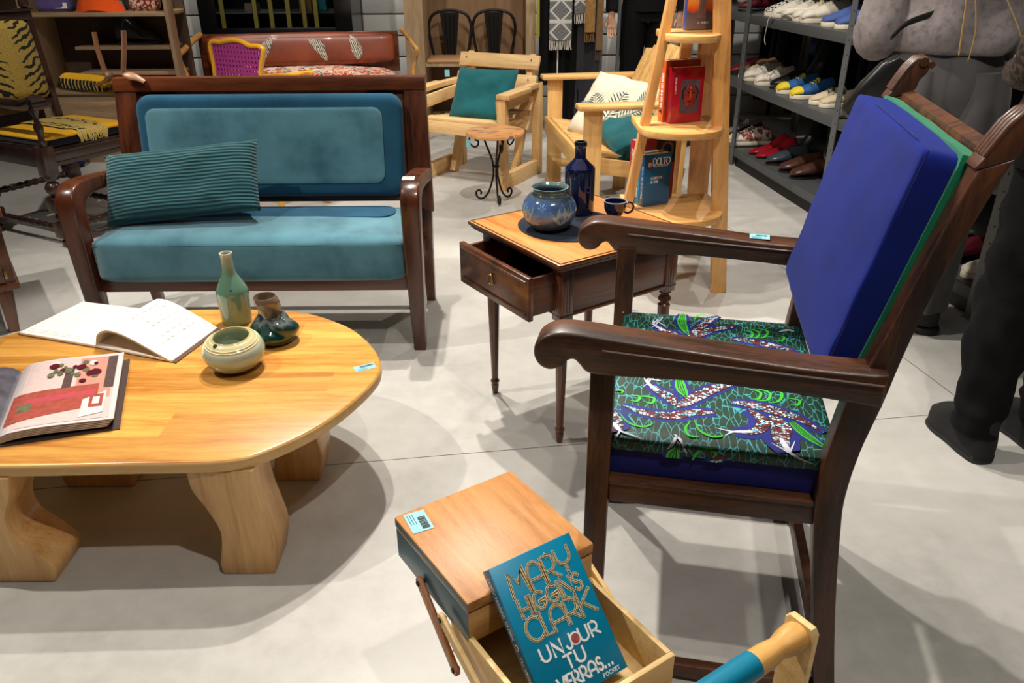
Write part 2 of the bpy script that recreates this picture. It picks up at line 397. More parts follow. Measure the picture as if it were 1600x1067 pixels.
wallboards('wall_back', lambda m, a, b, z0, z1, d=0: m.box(a, b, 7.0 + d, 7.06, z0, z1, 0 if d else .004), -7, 6, wmat)
m = MB(); m.box(-7.1, -7, -4, 7.1, 0, 4.6, 0); struct(m.build('wall_left', plain('grey_wall_left', (120, 118, 114), .8)))
m = MB(); m.box(6, 6.1, -4, 7.1, 0, 4.6, 0); struct(m.build('wall_right', plain('dark_wall_right', (60, 58, 56), .8)))
m = MB(); m.box(-7, 6, -4.1, -4, 0, 4.6, 0); struct(m.build('wall_front', plain('grey_wall_front', (120, 118, 114), .8)))
# ---------------------------------------------------------------- coffee table
ct = empty('coffee_table', (-.94, 1.805, 0), 0, 'low honey coloured coffee table with oval plank top and carved S-shaped legs', 'coffee table')
def supere(a, b, n, k=96, inset=0):
    r = []
    for i in range(k):
        th = 2 * math.pi * i / k; c, s_ = math.cos(th), math.sin(th)
        r.append(((a - inset) * math.copysign(abs(c) ** (2 / n), c), (b - inset) * math.copysign(abs(s_) ** (2 / n), s_)))
    return r
CTO = c2([(x + .94, y - 1.805) for x, y in ((-1.09, 1.396), (-.821, 1.402), (-.618, 1.409), (-.534, 1.448), (-.442, 1.547), (-.376, 1.676), (-.342, 1.80), (-.36, 1.90), (-.412, 2.0), (-.485, 2.09), (-.617, 2.18), (-.778, 2.21), (-.95, 2.213), (-1.1, 2.2), (-1.27, 2.15), (-1.40, 2.08), (-1.49, 1.97), (-1.53, 1.80), (-1.50, 1.62), (-1.42, 1.48), (-1.28, 1.41))], 5)
m = MB(); rs = []
for z, ins in ((.290, .006), (.292, .001), (.298, 0), (.312, 0), (.318, .002), (.32, .007)):
    rs.append([Vector((x * (1 - ins / .6), y * (1 - ins / .4), z)) for x, y in CTO])
m.rings(rs, cap=True)
top = m.build('tabletop', [MAT['beech'], MAT['beech_edge']], ct, smooth=50)
for p in top.data.polygons:
    if p.normal.z < .5: p.material_index = 1
def cleg(cx, cy, inner, outer, depth=.115, flip=1):
    m = MB(); pr = [(flip * x, z) for x, z in inner] + [(flip * x, z) for x, z in reversed(outer)]
    a = c2([(flip * x, z) for x, z in inner], 5, False); b_ = c2([(flip * x, z) for x, z in outer], 5, False)
    pts = a + b_[::-1]
    m.prism(pts, XZ, -depth / 2, depth / 2, bev=.007)
    o = m.build('leg', MAT['elm'], ct, smooth=45); o.location = (cx + .94, cy - 1.805, 0); return o
inR = [(-.062, 0), (-.064, .03), (-.052, .09), (-.05, .13), (-.07, .19), (-.092, .24), (-.096, .29)]
ouR = [(.058, 0), (.068, .05), (.072, .09), (.062, .15), (.052, .21), (.05, .29)]
cleg(-.612, 1.47, inR, ouR)
cleg(-.585, 1.83, inR, ouR)
inL = [(.088, 0), (.1, .04), (.075, .08), (.03, .13), (.025, .18), (.05, .24), (.062, .29)]
ouL = [(-.09, 0), (-.1, .05), (-.105, .1), (-.09, .16), (-.07, .22), (-.07, .29)]
cleg(-1.142, 1.45, inL, ouL, .12)
cleg(-1.115, 1.81, inL, ouL, .12)
p = at(570, 574, .3205); price_tag(ct, Matrix.Translation((p.x + .94, p.y - 1.805, .3203)) @ Matrix.Rotation(R(30), 4, 'Z'), .055, .03, 'price_label')

# ---------------------------------------------------------------- pottery on the coffee table
def glaze(name, stops, zs, rough=.12, noisy=.15, scale=8, coat=.6, speck=None):
    """glaze colours by height (object z), with runs"""
    m, t, b = nt(name); b.inputs['Roughness'].default_value = rough; b.inputs['Coat Weight'].default_value = coat
    v = coords(t); sx = N(t, 'ShaderNodeSeparateXYZ'); t.links.new(v, sx.inputs[0])
    mr = N(t, 'ShaderNodeMapRange'); t.links.new(sx.outputs[2], mr.inputs[0]); mr.inputs[1].default_value = zs[0]; mr.inputs[2].default_value = zs[1]
    n = N(t, 'ShaderNodeTexNoise', Scale=1.0, Detail=5.0, Roughness=.6); t.links.new(coords(t, (scale * 5, scale * 5, scale * 1.2)), n.inputs['Vector'])
    ad = N(t, 'ShaderNodeMath', operation='MULTIPLY_ADD'); t.links.new(n.outputs[0], ad.inputs[0]); ad.inputs[1].default_value = noisy * 2; t.links.new(mr.outputs[0], ad.inputs[2])
    sb = N(t, 'ShaderNodeMath', operation='SUBTRACT'); t.links.new(ad.outputs[0], sb.inputs[0]); sb.inputs[1].default_value = noisy
    t.links.new(ramp(t, sb.outputs[0], [(p_, sc(c)) for p_, c in stops]), b.inputs['Base Color'])
    return m
def vessel(outer, wall=.004, depth=None):
    """outer profile from base to lip, then back down inside"""
    inner = [(max(r - wall, .001), z) for r, z in reversed(outer)]
    zb = outer[0][1] + wall * 1.5
    inner = [(r, max(z, zb)) for r, z in inner if z > zb or r < 1e9]
    out = [(0.0001, outer[0][1])] + outer + inner + [(0.0001, zb)]
    return out
def sm(prof, n=5): return [(max(p.x, .0005), p.y) for p in catmull([(a, b, 0) for a, b in prof], n)]
p = Fr(0, 0, 0).Z(.32, 371, 502)
m = MB(); pr = sm([(.036, .0), (.042, .004), (.044, .05), (.0455, .085), (.043, .105), (.03, .132), (.02, .152), (.0165, .18), (.0165, .206), (.018, .213)])
m.lathe(vessel(pr, .004), 40)
o = m.build('ceramic_bottle', glaze('celadon_green_glaze', [(0, (122, 140, 96)), (.25, (108, 132, 108)), (.5, (98, 138, 116)), (.7, (104, 140, 118)), (.9, (150, 158, 130)), (1, (196, 190, 170))], (0, .21), scale=6))
o.location = (p.x, p.y, .32); tag(o, 'tall celadon green bottle vase with narrow neck on the coffee table', 'vase')
m = MB(); m.sphere((.012, -.042, .115), .0035, 8, 6, (1, .4, 1)); m.build('glaze_spot', plain('blue_spot', (30, 60, 110), .2), o)
# squat bowl with slanted mouth
p = Fr(0, 0, 0).Z(.32, 371, 572)
m = MB(); n = 48; rs = []
prof = sm([(.03, 0), (.04, .003), (.066, .02), (.0785, .045), (.0745, .068), (.058, .086), (.05, .0905), (.046, .094), (.0445, .091), (.0445, .086)], 5)
tilt = .0
prof = [(.0005, 0)] + prof + [(.06, .07), (.066, .045), (.05, .015), (.0005, .01)]
m.lathe(prof, n)
o = m.build('squat_bowl', glaze('sage_and_cream_glaze', [(0, (176, 178, 150)), (.3, (146, 152, 128)), (.5, (168, 184, 166)), (.74, (178, 192, 172)), (.8, (214, 208, 168)), (1, (206, 196, 140))], (0, .094), noisy=.03))
o.location = (p.x, p.y, .32); o.rotation_euler = (R(5), 0, 0); tag(o, 'squat sage and cream pottery bowl in front of the green bottle vase', 'bowl')
m = MB(); m.lathe([(.0005, 0), (.0055, .0), (.0055, .002), (.0005, .002)], 14); h = m.build('rim_hole', plain('dark_hole', (14, 12, 10), .8), o); h.location = (-.026, -.0455, .0893); h.rotation_euler = (R(28), R(-14), 0)
m = MB()
for zz, rr in ((.082, .0635), (.0775, .068)):
    m.tube([Vector((rr * math.cos(a * math.pi / 24), rr * math.sin(a * math.pi / 24), zz)) for a in range(49)], .0009, 6)
m.build('groove_rings', plain('cream_ridge', (226, 216, 176), .3), o)
# twisted vase
p = Fr(0, 0, 0).Z(.32, 431, 532)
m = MB(); rs = []; n = 48
pr = sm([(.034, 0), (.05, .006), (.063, .028), (.058, .05), (.042, .07), (.03, .085), (.03, .105), (.033, .122), (.03, .134), (.0275, .134), (.026, .12), (.024, .1)], 5)
for i, (r, z) in enumerate(pr):
    ring = []
    for k in range(n):
        a = 2 * math.pi * k / n; am = .16 * max(0, min(1, (z - .01) / .03)) * max(0, min(1, (.128 - z) / .02))
        rr = r * (1 + am * (abs(math.sin(1.5 * (a + z * 26))) - .5) * 1.6)
        off = .012 * max(0, (z - .07) / .06)
        ring.append(Vector((rr * math.cos(a) - off, rr * math.sin(a), z)))
    rs.append(ring)
rs.append([Vector((-.008 + .003 * math.cos(2 * math.pi * k / n), .003 * math.sin(2 * math.pi * k / n), .09)) for k in range(n)])
m.rings(rs, cap=True)
o = m.build('twisted_vase', glaze('dark_green_and_bronze_glaze', [(0, (14, 34, 30)), (.3, (12, 58, 50)), (.45, (26, 60, 56)), (.56, (110, 118, 116)), (.64, (40, 46, 40)), (.8, (112, 94, 76)), (1, (120, 100, 80))], (0, .13), noisy=.25, scale=7, rough=.08), smooth=60)
o.location = (p.x, p.y, .32); tag(o, 'twisted dark green and bronze ceramic vase behind the squat bowl', 'vase')

# ---------------------------------------------------------------- open guest book
W0 = Fr(0, 0, 0)
gb = empty('guest_book', (0, 0, 0), 0, 'open guest book with handwriting and curling page beside the green bottle vase', 'book')
A_, B_, C_, D_ = [W0.Z(.322, x, y) for x, y in ((28, 522), (127, 474), (345, 515), (275, 567))]
E_, G_ = W0.Z(.322, 235, 487), W0.Z(.322, 150, 543)     # spine ends: far, near
o3 = (A_ + B_ + C_ + D_) / 4; gb.location = (o3.x, o3.y, .32)
L = lambda q, z: Vector((q.x - o3.x, q.y - o3.y, z))
m = MB()
def slab(m, q, z0, z1, bev=0):
    b = bmesh.new(); v = [b.verts.new(L(c_, z0)) for c_ in q]; u = [b.verts.new(L(c_, z1)) for c_ in q]
    b.faces.new(v[::-1]); b.faces.new(u)
    for i in range(len(q)): b.faces.new((v[i], v[(i + 1) % len(q)], u[(i + 1) % len(q)], u[i]))
    m.merge(b)
slab(m, [A_, B_, E_, G_], 0, .003); slab(m, [G_, E_, C_, D_], 0, .003); m.build('cover', MAT['brown_card'], gb)
inn = lambda a, b, f: a + (b - a) * f
m = MB(); slab(m, [inn(A_, G_, .03), inn(B_, E_, .03), E_, G_], .003, .009)
m.build('left_pages', [MAT['paper']], gb)
# right block: pages bow up from the spine then fall to the fore edge
m = MB(); K = 20; top_, bot = [], []
C2_, D2_ = inn(C_, E_, .07) , inn(D_, G_, .1)
def bow(f, s_): return .009 + (.062 * math.sin(math.pi * min(1, f ** .62)) ** .9 * (1 - f * .35)) * (1.0 if s_ else .85)
rt = []; 
for i in range(K + 1):
    f = i / K; sh = -.06 * math.sin(math.pi * f) ** 1.2
    far = inn(E_, C2_, f) + (G_ - D_) * 0; near = inn(G_, D2_, f)
    rt.append((far, near, bow(f, 0), bow(f, 1)))
J = 8
gt = [[m.bm.verts.new(L(a + (b - a) * (j / J), za + (zb - za) * (j / J))) for j in range(J + 1)] for a, b, za, zb in rt]
gbt = [[m.bm.verts.new(L(a + (b - a) * (j / J), max(.0032, (za + (zb - za) * (j / J)) - .006))) for j in range(J + 1)] for a, b, za, zb in rt]
for i in range(K):
    for j in range(J):
        m.bm.faces.new((gt[i][j], gt[i][j + 1], gt[i + 1][j + 1], gt[i + 1][j])); m.bm.faces.new((gbt[i][j], gbt[i + 1][j], gbt[i + 1][j + 1], gbt[i][j + 1]))
    f1 = m.bm.faces.new((gt[i][J], gbt[i][J], gbt[i + 1][J], gt[i + 1][J])); f1.material_index = 1
    f1 = m.bm.faces.new((gt[i][0], gt[i + 1][0], gbt[i + 1][0], gbt[i][0])); f1.material_index = 1
for e_ in (0, K):
    for j in range(J): m.bm.faces.new((gt[e_][j], gbt[e_][j], gbt[e_][j + 1], gt[e_][j + 1]))
m.build('curled_pages', [MAT['paper'], MAT['paper_edge']], gb, smooth=50)
# lower leaves under the curl
m = MB(); slab(m, [E_, inn(C_, E_, .04), inn(D_, G_, .04), G_], .003, .0075); m.build('lower_pages', MAT['paper'], gb)
# handwriting
m = MB(); rnd = random.Random(5)
def onpage(f, j): 
    i = min(K - 1, int(f * K)); ff = f * K - i
    g = lambda i_: L(rt[i_][0] + (rt[i_][1] - rt[i_][0]) * j, rt[i_][2] + (rt[i_][3] - rt[i_][2]) * j)
    return g(i) * (1 - ff) + g(i + 1) * ff + Vector((0, 0, .0012))
for line in range(7):
    ff = .3 + .085 * line * 1.0; j0 = .12 + .05 * rnd.random(); jj = j0
    while jj < .5 + .38 * rnd.random():
        wl = .05 + .07 * rnd.random(); pts = [onpage(ff + .014 * math.sin(q * 1.9) + .006 * rnd.random(), jj + wl * q / 12) for q in range(13)]
        m.tube(pts, .0004, 4); jj += wl + .03
m.build('handwriting', plain('grey_ink', (168, 164, 166), .7), gb)
m = MB()
for line in range(2):
    q0 = inn(inn(A_, G_, .08), inn(B_, E_, .08), .07 + .05 * line); q1 = inn(inn(A_, G_, .85), inn(B_, E_, .85), .07 + .05 * line); n_ = 70
    m.tube([L(inn(q0, q1, i / n_), .0094) + Vector((0, .002 * math.sin(i * 2.1), 0)) for i in range(n_ + 1)], .0005, 4)
m.build('footer_writing', plain('faint_ink', (196, 188, 180), .7), gb)

# ---------------------------------------------------------------- photo album
al = empty('photo_album', (0, 0, 0), 0, 'open photo album with glossy plastic sleeves and a red picture at the table edge', 'album')
a0, a1, a2, a3 = [W0.Z(.322, x, y) for x, y in ((0, 698), (187, 670), (203, 561), (20, 590))]   # near-left, near-right, far-right, far-left(spine)
sp = a0 - a1; a0b = a1 + (a0 - a1).normalized() * .255; a3b = a2 + (a0 - a1).normalized() * .255
o3 = (a1 + a2 + a0b + a3b) / 4; al.location = (o3.x, o3.y, .32)
ex = (a1 - a0b).normalized(); ey = (a2 - a1).normalized()
AL = lambda q, z: Vector((q.x - o3.x, q.y - o3.y, z))
m = MB(); L = AL
slab(m, [a0b, a1, a2, a3b], 0, .003); l0, l3 = a0b - ex * .27, a3b - ex * .27; slab(m, [l0, a0b, a3b, l3], 0, .003)
m.build('cover', plain('brown_leatherette', (78, 62, 56), .5), al)
def sleeves(q0, q1, q2, q3, flip, name, mats):
    m = MB(); K = 16
    for s_ in range(5):
        ins = .008 + .004 * s_; top = []
        for i in range(K + 1):
            f = i / K; g = f if not flip else 1 - f
            z = .004 + .004 * (5 - s_) * 1.0 + .012 * math.sin(math.pi * min(1, g * 1.6) * .5) * math.exp(-g * 1.5) * 1.6
            if g < .08: z *= (.4 + .6 * g / .08)
            p_ = q0 + (q1 - q0) * f; r_ = q3 + (q2 - q3) * f
            if flip: e1 = 0
            d_ = (r_ - p_).normalized(); sh = ex * (-ins * (1 if not flip else -1)) * g
            top.append((AL(p_ + d_ * .006 + sh, z), AL(r_ - d_ * (.006 + ins * .4) + sh, z)))
        for i in range(K):
            f_ = m.face([top[i][0], top[i + 1][0], top[i + 1][1], top[i][1]], mats[s_ % 2] if s_ else 0)
            m.face([top[i][0] - Vector((0, 0, .0025)), top[i + 1][0] - Vector((0, 0, .0025)), top[i + 1][0], top[i][0]], 1)
        m.face([top[-1][0] - Vector((0, 0, .0025)), top[-1][1] - Vector((0, 0, .0025)), top[-1][1], top[-1][0]], 1)
        if flip: m.face([top[0][0] - Vector((0, 0, .0025)), top[0][1] - Vector((0, 0, .0025)), top[0][1], top[0][0]], 1)
        if s_ == 0: surf = top
    return m, surf
glossy = plain('glossy_white_sleeve', (214, 208, 208), .12, coat=1); sl_edge = plain('clear_sleeve_edge', (190, 188, 192), .15, coat=1); greyp = plain('grey_photo', (96, 92, 100), .15, coat=1, var=.3, scale=30)
m, surf = sleeves(a0b, a1, a2, a3b, False, 'r', (1, 1)); m.build('right_sleeves', [glossy, sl_edge], al, smooth=60)
m, surfl = sleeves(l0, a0b, a3b, l3, True, 'l', (1, 1)); m.build('left_sleeves', [greyp, sl_edge], al, smooth=60)
def page(u_, v_):      # u along the page from the spine, v from near to far
    i = min(15, int(u_ * 16)); f = u_ * 16 - i
    a = surf[i][0] * (1 - f) + surf[i + 1][0] * f; b_ = surf[i][1] * (1 - f) + surf[i + 1][1] * f
    return a + (b_ - a) * v_ + Vector((0, 0, .0008))
PM = [plain('photo_' + n_, c_, .14, coat=1, var=v_, scale=60) for n_, c_, v_ in (('pink_wall', (222, 196, 190), .05), ('red_wood', (172, 86, 74), .18), ('salmon', (214, 150, 132), .06), ('dark_brown', (96, 78, 74), .1), ('leaf', (112, 112, 84), .3), ('crimson', (96, 30, 44), .1), ('bright_red', (190, 84, 88), .06), ('white_part', (232, 214, 214), .03))]
m = MB()
def patch(us, mi, lift=0, n_=1):
    pts = us; m.face([page(u_, v_) + Vector((0, 0, lift)) for u_, v_ in pts], mi)
def quadstrip(u0, u1, v0a, v1a, v0b, v1b, mi, lift):
    n_ = 12
    for i in range(n_):
        f0, f1 = i / n_, (i + 1) / n_
        ua, ub = u0 + (u1 - u0) * f0, u0 + (u1 - u0) * f1
        m.face([page(ua, v0a + (v0b - v0a) * f0) + Vector((0, 0, lift)), page(ub, v0a + (v0b - v0a) * f1) + Vector((0, 0, lift)), page(ub, v1a + (v1b - v1a) * f1) + Vector((0, 0, lift)), page(ua, v1a + (v1b - v1a) * f0) + Vector((0, 0, lift))], mi)
quadstrip(.03, .95, .03, .97, .03, .97, 0, 0)
quadstrip(.60, .93, .48, .95, .30, .95, 2, .0004)
quadstrip(.86, .95, .45, .95, .45, .95, 3, .0006)
quadstrip(.48, .56, .50, .80, .50, .80, 3, .0008)
quadstrip(.06, .82, .10, .50, .20, .52, 1, .0008)
quadstrip(.18, .80, .32, .40, .36, .44, 6, .0010)
quadstrip(.14, .26, .24, .34, .24, .34, 4, .0012)
quadstrip(.70, .90, .06, .30, .10, .40, 7, .0014)
quadstrip(.76, .88, .18, .36, .18, .36, 1, .0016); quadstrip(.79, .85, .22, .32, .22, .32, 7, .0018)
rnd = random.Random(9)
for k in range(26):
    u_, v_ = .28 + .5 * rnd.random(), .66 + .26 * rnd.random(); r_ = .02 + .02 * rnd.random()
    m.face([page(min(.93, u_ + r_ * math.cos(a)), min(.96, v_ + r_ * 1.2 * math.sin(a))) + Vector((0, 0, .0014 + .00005 * k)) for a in [q * math.pi / 4 for q in range(8)]], rnd.choice((4, 4, 5, 7)))
for u_, v_, r_ in ((.36, .86, .05), (.62, .80, .05), (.76, .70, .06), (.66, .58, .035)):
    m.face([page(u_ + r_ * math.cos(a), v_ + r_ * .8 * math.sin(a)) + Vector((0, 0, .003)) for a in [q * math.pi / 5 for q in range(10)]], 5)
m.build('red_photograph', PM, al, smooth=70)
# ---------------------------------------------------------------- blue settee
sf = Fr(-.885, 2.57, 0)
st = empty('settee', sf.o, 0, 'mahogany two-seat settee upholstered in teal velvet behind the coffee table', 'sofa')
def arm(u0, u1, name='arm_frame'):
    m = MB()
    out = [(-.018, 0), (-.034, .2), (-.046, .4), (-.052, .52), (-.048, .565), (-.03, .595), (0, .61), (.05, .614), (.16, .602), (.3, .58), (.42, .553), (.43, .515)]
    inn_ = [(.42, .505), (.3, .53), (.16, .55), (.09, .555), (.05, .548), (.03, .53), (.022, .5), (.026, .4), (.03, .2), (.022, 0)]
    m.prism(c2(out, 3, False) + c2(inn_, 3, False), YZ, u0, u1, bev=.008)
    for v in m.bm.verts:
        c_ = (u0 + u1) / 2; k = .72 + .28 * min(1, v.co.z / .42)
        v.co.x = c_ + (v.co.x - c_) * k
    return m.build(name, MAT['mahog_z'], st, smooth=50)
arm(.522, .585); arm(-.605, -.542)
vz = lambda z: .385 + (z - .45) * .16
for u in (.553, -.573):
    m = MB(); m.bar((u, .452, 0), (u, .42, .24), .035, .04, w2=.045, h2=.05, up=(0, 1, 0)); m.bar((u, .42, .23), (u, .43, .5), .045, .05, w2=.05, h2=.05, up=(0, 1, 0))
    m.build('leg', MAT['mahog_z'], st)
m = MB(); m.box(-.545, .525, -.002, .024, .228, .30, .003); m.build('front_rail', MAT['mahog'], st)
m = MB(); m.box(-.545, .525, .40, .424, .228, .30, .003); m.box(-.57, -.55, .02, .42, .23, .29, .003); m.box(.53, .55, .02, .42, .23, .29, .003); m.build('seat_frame', MAT['mahog'], st)
# back frame (leaning)
BL_, TL_, TR_, BR_ = (-.565, .43), (-.53, .905), (.592, .905), (.60, .43)
def bk(u, z, d=0): return Vector((u, vz(z) + d, z))
m = MB()
def bprism(m, pts, d0, d1, bev=.004): m.prism(pts, lambda a, b, t: bk(a, b, t), d0, d1, bev)
m2 = MB(); bprism(m2, [(-.575, .40), (-.482, .43), (-.478, .86), (-.557, .878)], -.02, .02); m2.build('stile', MAT['mahog_z'], st)
m2 = MB(); bprism(m2, [(.590, .40), (.50, .43), (.495, .86), (.574, .878)], -.02, .02); m2.build('stile', MAT['mahog_z'], st)
m2 = MB(); bprism(m2, [(-.560, .838), (.576, .838), (.576, .885), (-.560, .885)], -.024, .022); m2.build('top_rail', MAT['mahog'], st)
m2 = MB(); bprism(m2, [(-.52, .44), (.54, .44), (.54, .472), (-.52, .472)], -.014, .014); m2.build('lower_rail', MAT['mahog'], st)
m2 = MB(); bprism(m2, [(-.50, .455), (.52, .455), (.52, .85), (-.50, .85)], .0, .014, .001); m2.build('back_panel', MAT['mahog'], st)
def pad(u0, u1, z0, z1, r, th, puff, name, mat, base):
    """rounded-rectangle pad on the leaning back"""
    m = MB(); w_, h_ = u1 - u0, z1 - z0; cu, cz = (u0 + u1) / 2, (z0 + z1) / 2; rs = []
    prof = [(0, 0), (0, .6), (.15, .8), (.35, .92), (.65, .99), (1.0, 1.0)]
    for ins, hh in prof: rs.append([bk(a, b, -(base + th * hh)) for a, b in rrect(w_ - 2 * ins * .03, h_ - 2 * ins * .03, max(r - ins * .02, .012), 8, cu, cz)])
    outer = rs[-1]
    for q in range(1, 7):
        f = 1 - q / 7.0
        rs.append([bk(cu + (p_.x - cu) * f, cz + (p_.z - cz) * f, -(base + th + puff * (1 - f * f))) for p_ in outer])
    m.rings(rs, cap=True); return m.build(name, mat, st, smooth=60)
pad(-.478, .49, .468, .828, .05, .035, .006, 'back_cushion', MAT['petrol'], .018)
pad(-.443, .418, .518, .785, .035, .006, .004, 'back_cushion_inset', MAT['velvet'], .053)
cushion(-.535, .52, -.035, .345, .272, .428, .028, .012, 16, .002).build('seat_cushion', MAT['velvet'], st, smooth=60)
m = MB(); rs = []
pts = rrect(.92, .145, .06, 8, -.0, .255)
def topz(x, y): return .4315 + .0105 * (1 - ((x + .0075) / .5275) ** 2) * (1 - ((y - .155) / .19) ** 2)
for f, dz in ((1, -.004), (1, .0008), (.9, .0012), (.7, .0016), (.4, .002), (.1, .002)):
    rs.append([Vector((a * f, .255 + (b - .255) * f, topz(a * f, .255 + (b - .255) * f) + dz + .0015)) for a, b in pts])
m.rings(rs, cap=True); m.build('seat_inset', MAT['petrol'], st, smooth=60)
m = MB(); m.tube([(-.53, -.028, .405), (-.2, -.036, .407), (.2, -.036, .407), (.515, -.028, .405)], .0022, 6); m.build('seat_piping', MAT['velvet_dark'], st)
pt_ = price_tag(st, Matrix.Translation((.545, .03, .6165)) @ Matrix.Rotation(R(8), 4, 'X'), .04, .028); pt_.data.materials[0] = MAT['paper']
# corduroy pillow leaning on the settee
def corduroy():
    m, t, b = nt('teal_corduroy'); b.inputs['Roughness'].default_value = .9; b.inputs['Sheen Weight'].default_value = .3; b.inputs['Specular IOR Level'].default_value = .15
    v = coords(t); wv = N(t, 'ShaderNodeTexWave', Scale=26.0, Distortion=.5, bands_direction='Y'); wv.inputs['Detail Scale'].default_value = .4; t.links.new(v, wv.inputs['Vector'])
    n = N(t, 'ShaderNodeTexNoise', Scale=6.0, Detail=4.0); t.links.new(v, n.inputs['Vector'])
    mx = N(t, 'ShaderNodeMath', operation='MULTIPLY_ADD'); t.links.new(n.outputs[0], mx.inputs[0]); mx.inputs[1].default_value = .5; t.links.new(wv.outputs[0], mx.inputs[2])
    t.links.new(ramp(t, mx.outputs[0], [(.1, sc((16, 44, 50))), (.6, sc((32, 76, 82))), (1, sc((46, 96, 102)))]), b.inputs['Base Color'])
    bump(t, b, wv.outputs[0], .8, .004); return m
P4 = [sf.V(v_, x, y) for v_, x, y in ((.25, 160, 249), (.25, 392, 226), (.13, 409, 325), (.10, 180, 352))]
c_ = sum(P4, Vector()) / 4; ex = ((P4[1] - P4[0]) + (P4[2] - P4[3])).normalized(); ey = ((P4[0] - P4[3]) + (P4[1] - P4[2])); ey = (ey - ex * ey.dot(ex)).normalized(); ez = ex.cross(ey)
m = pillow_mesh(.545, .262, .105, 36, 22, .04, .004, 4)
o = m.build('corduroy_pillow', corduroy(), None, smooth=180)
o.matrix_world = Matrix.Translation(sf.o + c_ + Vector((0, -.0, .004))) @ Matrix((ex, ey, ez)).transposed().to_4x4()
tag(o, 'dark teal ribbed corduroy cushion leaning at the left of the settee', 'cushion')

# ---------------------------------------------------------------- side table
tf = Fr(.122, 1.882, 33.5)
tb = empty('side_table', tf.o, 33.5, 'small cherry-topped side table with an open drawer and turned fluted legs', 'side table')
TU, TV, TH = .485, .455, .578
m = MB()
for z0, z1, i in ((TH - .012, TH, 0), (TH - .02, TH - .012, .006), (TH - .026, TH - .02, .012)):
    m.box(i, TU - i, i, TV - i, z0, z1, .003)
o = m.build('tabletop', [MAT['cherry'], MAT['walnut']], tb)
for p_ in o.data.polygons:
    c_ = p_.center
    if p_.normal.z < .9 or c_.z < TH - .004: p_.material_index = 1
m = MB(); m.box(.006, TU - .006, .006, .010, TH - .0005, TH + .0012, .0004); m.box(.006, TU - .006, TV - .01, TV - .006, TH - .0005, TH + .0012, .0004); m.box(.006, .010, .006, TV - .006, TH - .0005, TH + .0012, .0004); m.box(TU - .01, TU - .006, .006, TV - .006, TH - .0005, TH + .0012, .0004)
m.build('table_border', MAT['walnut'], tb)
Z0, Z1 = TH - .165, TH - .026; I = .032; LW = .042
m = MB(); m.box(I + .004, TU - I - .004, I + .004, I + .02, Z0, Z1, .002); m.build('side_apron', MAT['walnut'], tb)
m = MB(); m.box(I + .004, TU - I - .004, TV - I - .02, TV - I - .004, Z0, Z1, .002); m.build('side_apron', MAT['walnut'], tb)
m = MB(); m.box(TU - I - .02, TU - I - .004, I + .02, TV - I - .02, Z0, Z1, .002); m.build('back_apron', MAT['walnut'], tb)
m = MB(); m.box(I + .002, I + .02, I + LW, TV - I - LW, Z0, Z0 + .012, .001); m.box(I, TU - I, I, I + .006, Z0 - .004, Z0 + .004, .001); m.box(I, I + .006, I, TV - I, Z0 - .004, Z0 + .002, .001); m.build('lower_bead', MAT['walnut'], tb)
for a, b_ in ((I, I), (TU - I - LW, I), (I, TV - I - LW), (TU - I - LW, TV - I - LW)):
    m = MB(); c_ = (a + LW / 2, b_ + LW / 2, 0)
    m.box(a, a + LW, b_, b_ + LW, Z0 - .02, Z1, .003)
    for k in range(3):
        q = LW * (.28 + .22 * k)
        for (x0, x1, y0, y1) in ((a + q - .002, a + q + .002, b_ - .0012, b_ + .001), (a - .0012, a + .001, b_ + q - .002, b_ + q + .002)):
            m.box(x0, x1, y0, y1, Z0 + .006, Z1 - .02, .0008)
    zt = Z0 - .02
    pr = [(.018, zt), (.019, zt - .005), (.013, zt - .01), (.013, zt - .016), (.019, zt - .022), (.0195, zt - .03), (.013, zt - .036), (.0125, zt - .04), (.0185, zt - .046), (.0185, zt - .075), (.0175, zt - .1), (.0105, .062), (.0105, .052), (.0145, .047), (.0145, .042), (.0105, .037), (.0125, .03), (.009, 0)]
    m.lathe(pr[::-1], 32, c_, flut=(8, .13, .07, zt - .05))
    m.build('leg', MAT['walnut_z'], tb, smooth=45)
# drawer pulled out along -u
dx = -.062
dr = MB(); D0 = I + LW + .004; D1 = TV - I - LW + .02
D0 -= .03
dr.box(dx, dx + .016, D0, D1, Z0 + .004, Z1 - .012, .003)
drawer = dr.build('drawer', [MAT['walnut']], tb)
m = MB(); m.box(dx + .016, dx + .33, D0 + .012, D0 + .022, Z0 + .012, Z1 - .02, .001); m.box(dx + .016, dx + .33, D1 - .022, D1 - .012, Z0 + .012, Z1 - .02, .001); m.box(dx + .32, dx + .33, D0 + .022, D1 - .022, Z0 + .012, Z1 - .03, .001)
m.build('drawer_side', MAT['walnut'], drawer)
m = MB(); m.box(dx + .016, dx + .33, D0 + .022, D1 - .022, Z0 + .014, Z0 + .02, 0); m.build('drawer_bottom', MAT['walnut'], drawer)
m = MB()
for z_ in (Z1 - .03, Z0 + .018): m.box(dx - .004, dx + .001, D0 + .012, D1 - .012, z_, z_ + .007, .002)
m.build('drawer_moulding', MAT['walnut'], drawer)
m = MB(); kc = ((D0 + D1) / 2, (Z0 + Z1) / 2)
ring = [Vector((dx - .006, kc[0] + .011 * math.cos(a * math.pi / 12), kc[1] + .015 * math.sin(a * math.pi / 12))) for a in range(25)]
m.tube(ring, .0018, 6); m.sphere((dx - .004, kc[0], kc[1] + .014), .004, 10, 6); m.box(dx - .003, dx, kc[0] - .006, kc[0] + .006, kc[1] - .012, kc[1] + .012, .001); m.build('drawer_pull', MAT['brass'], drawer)

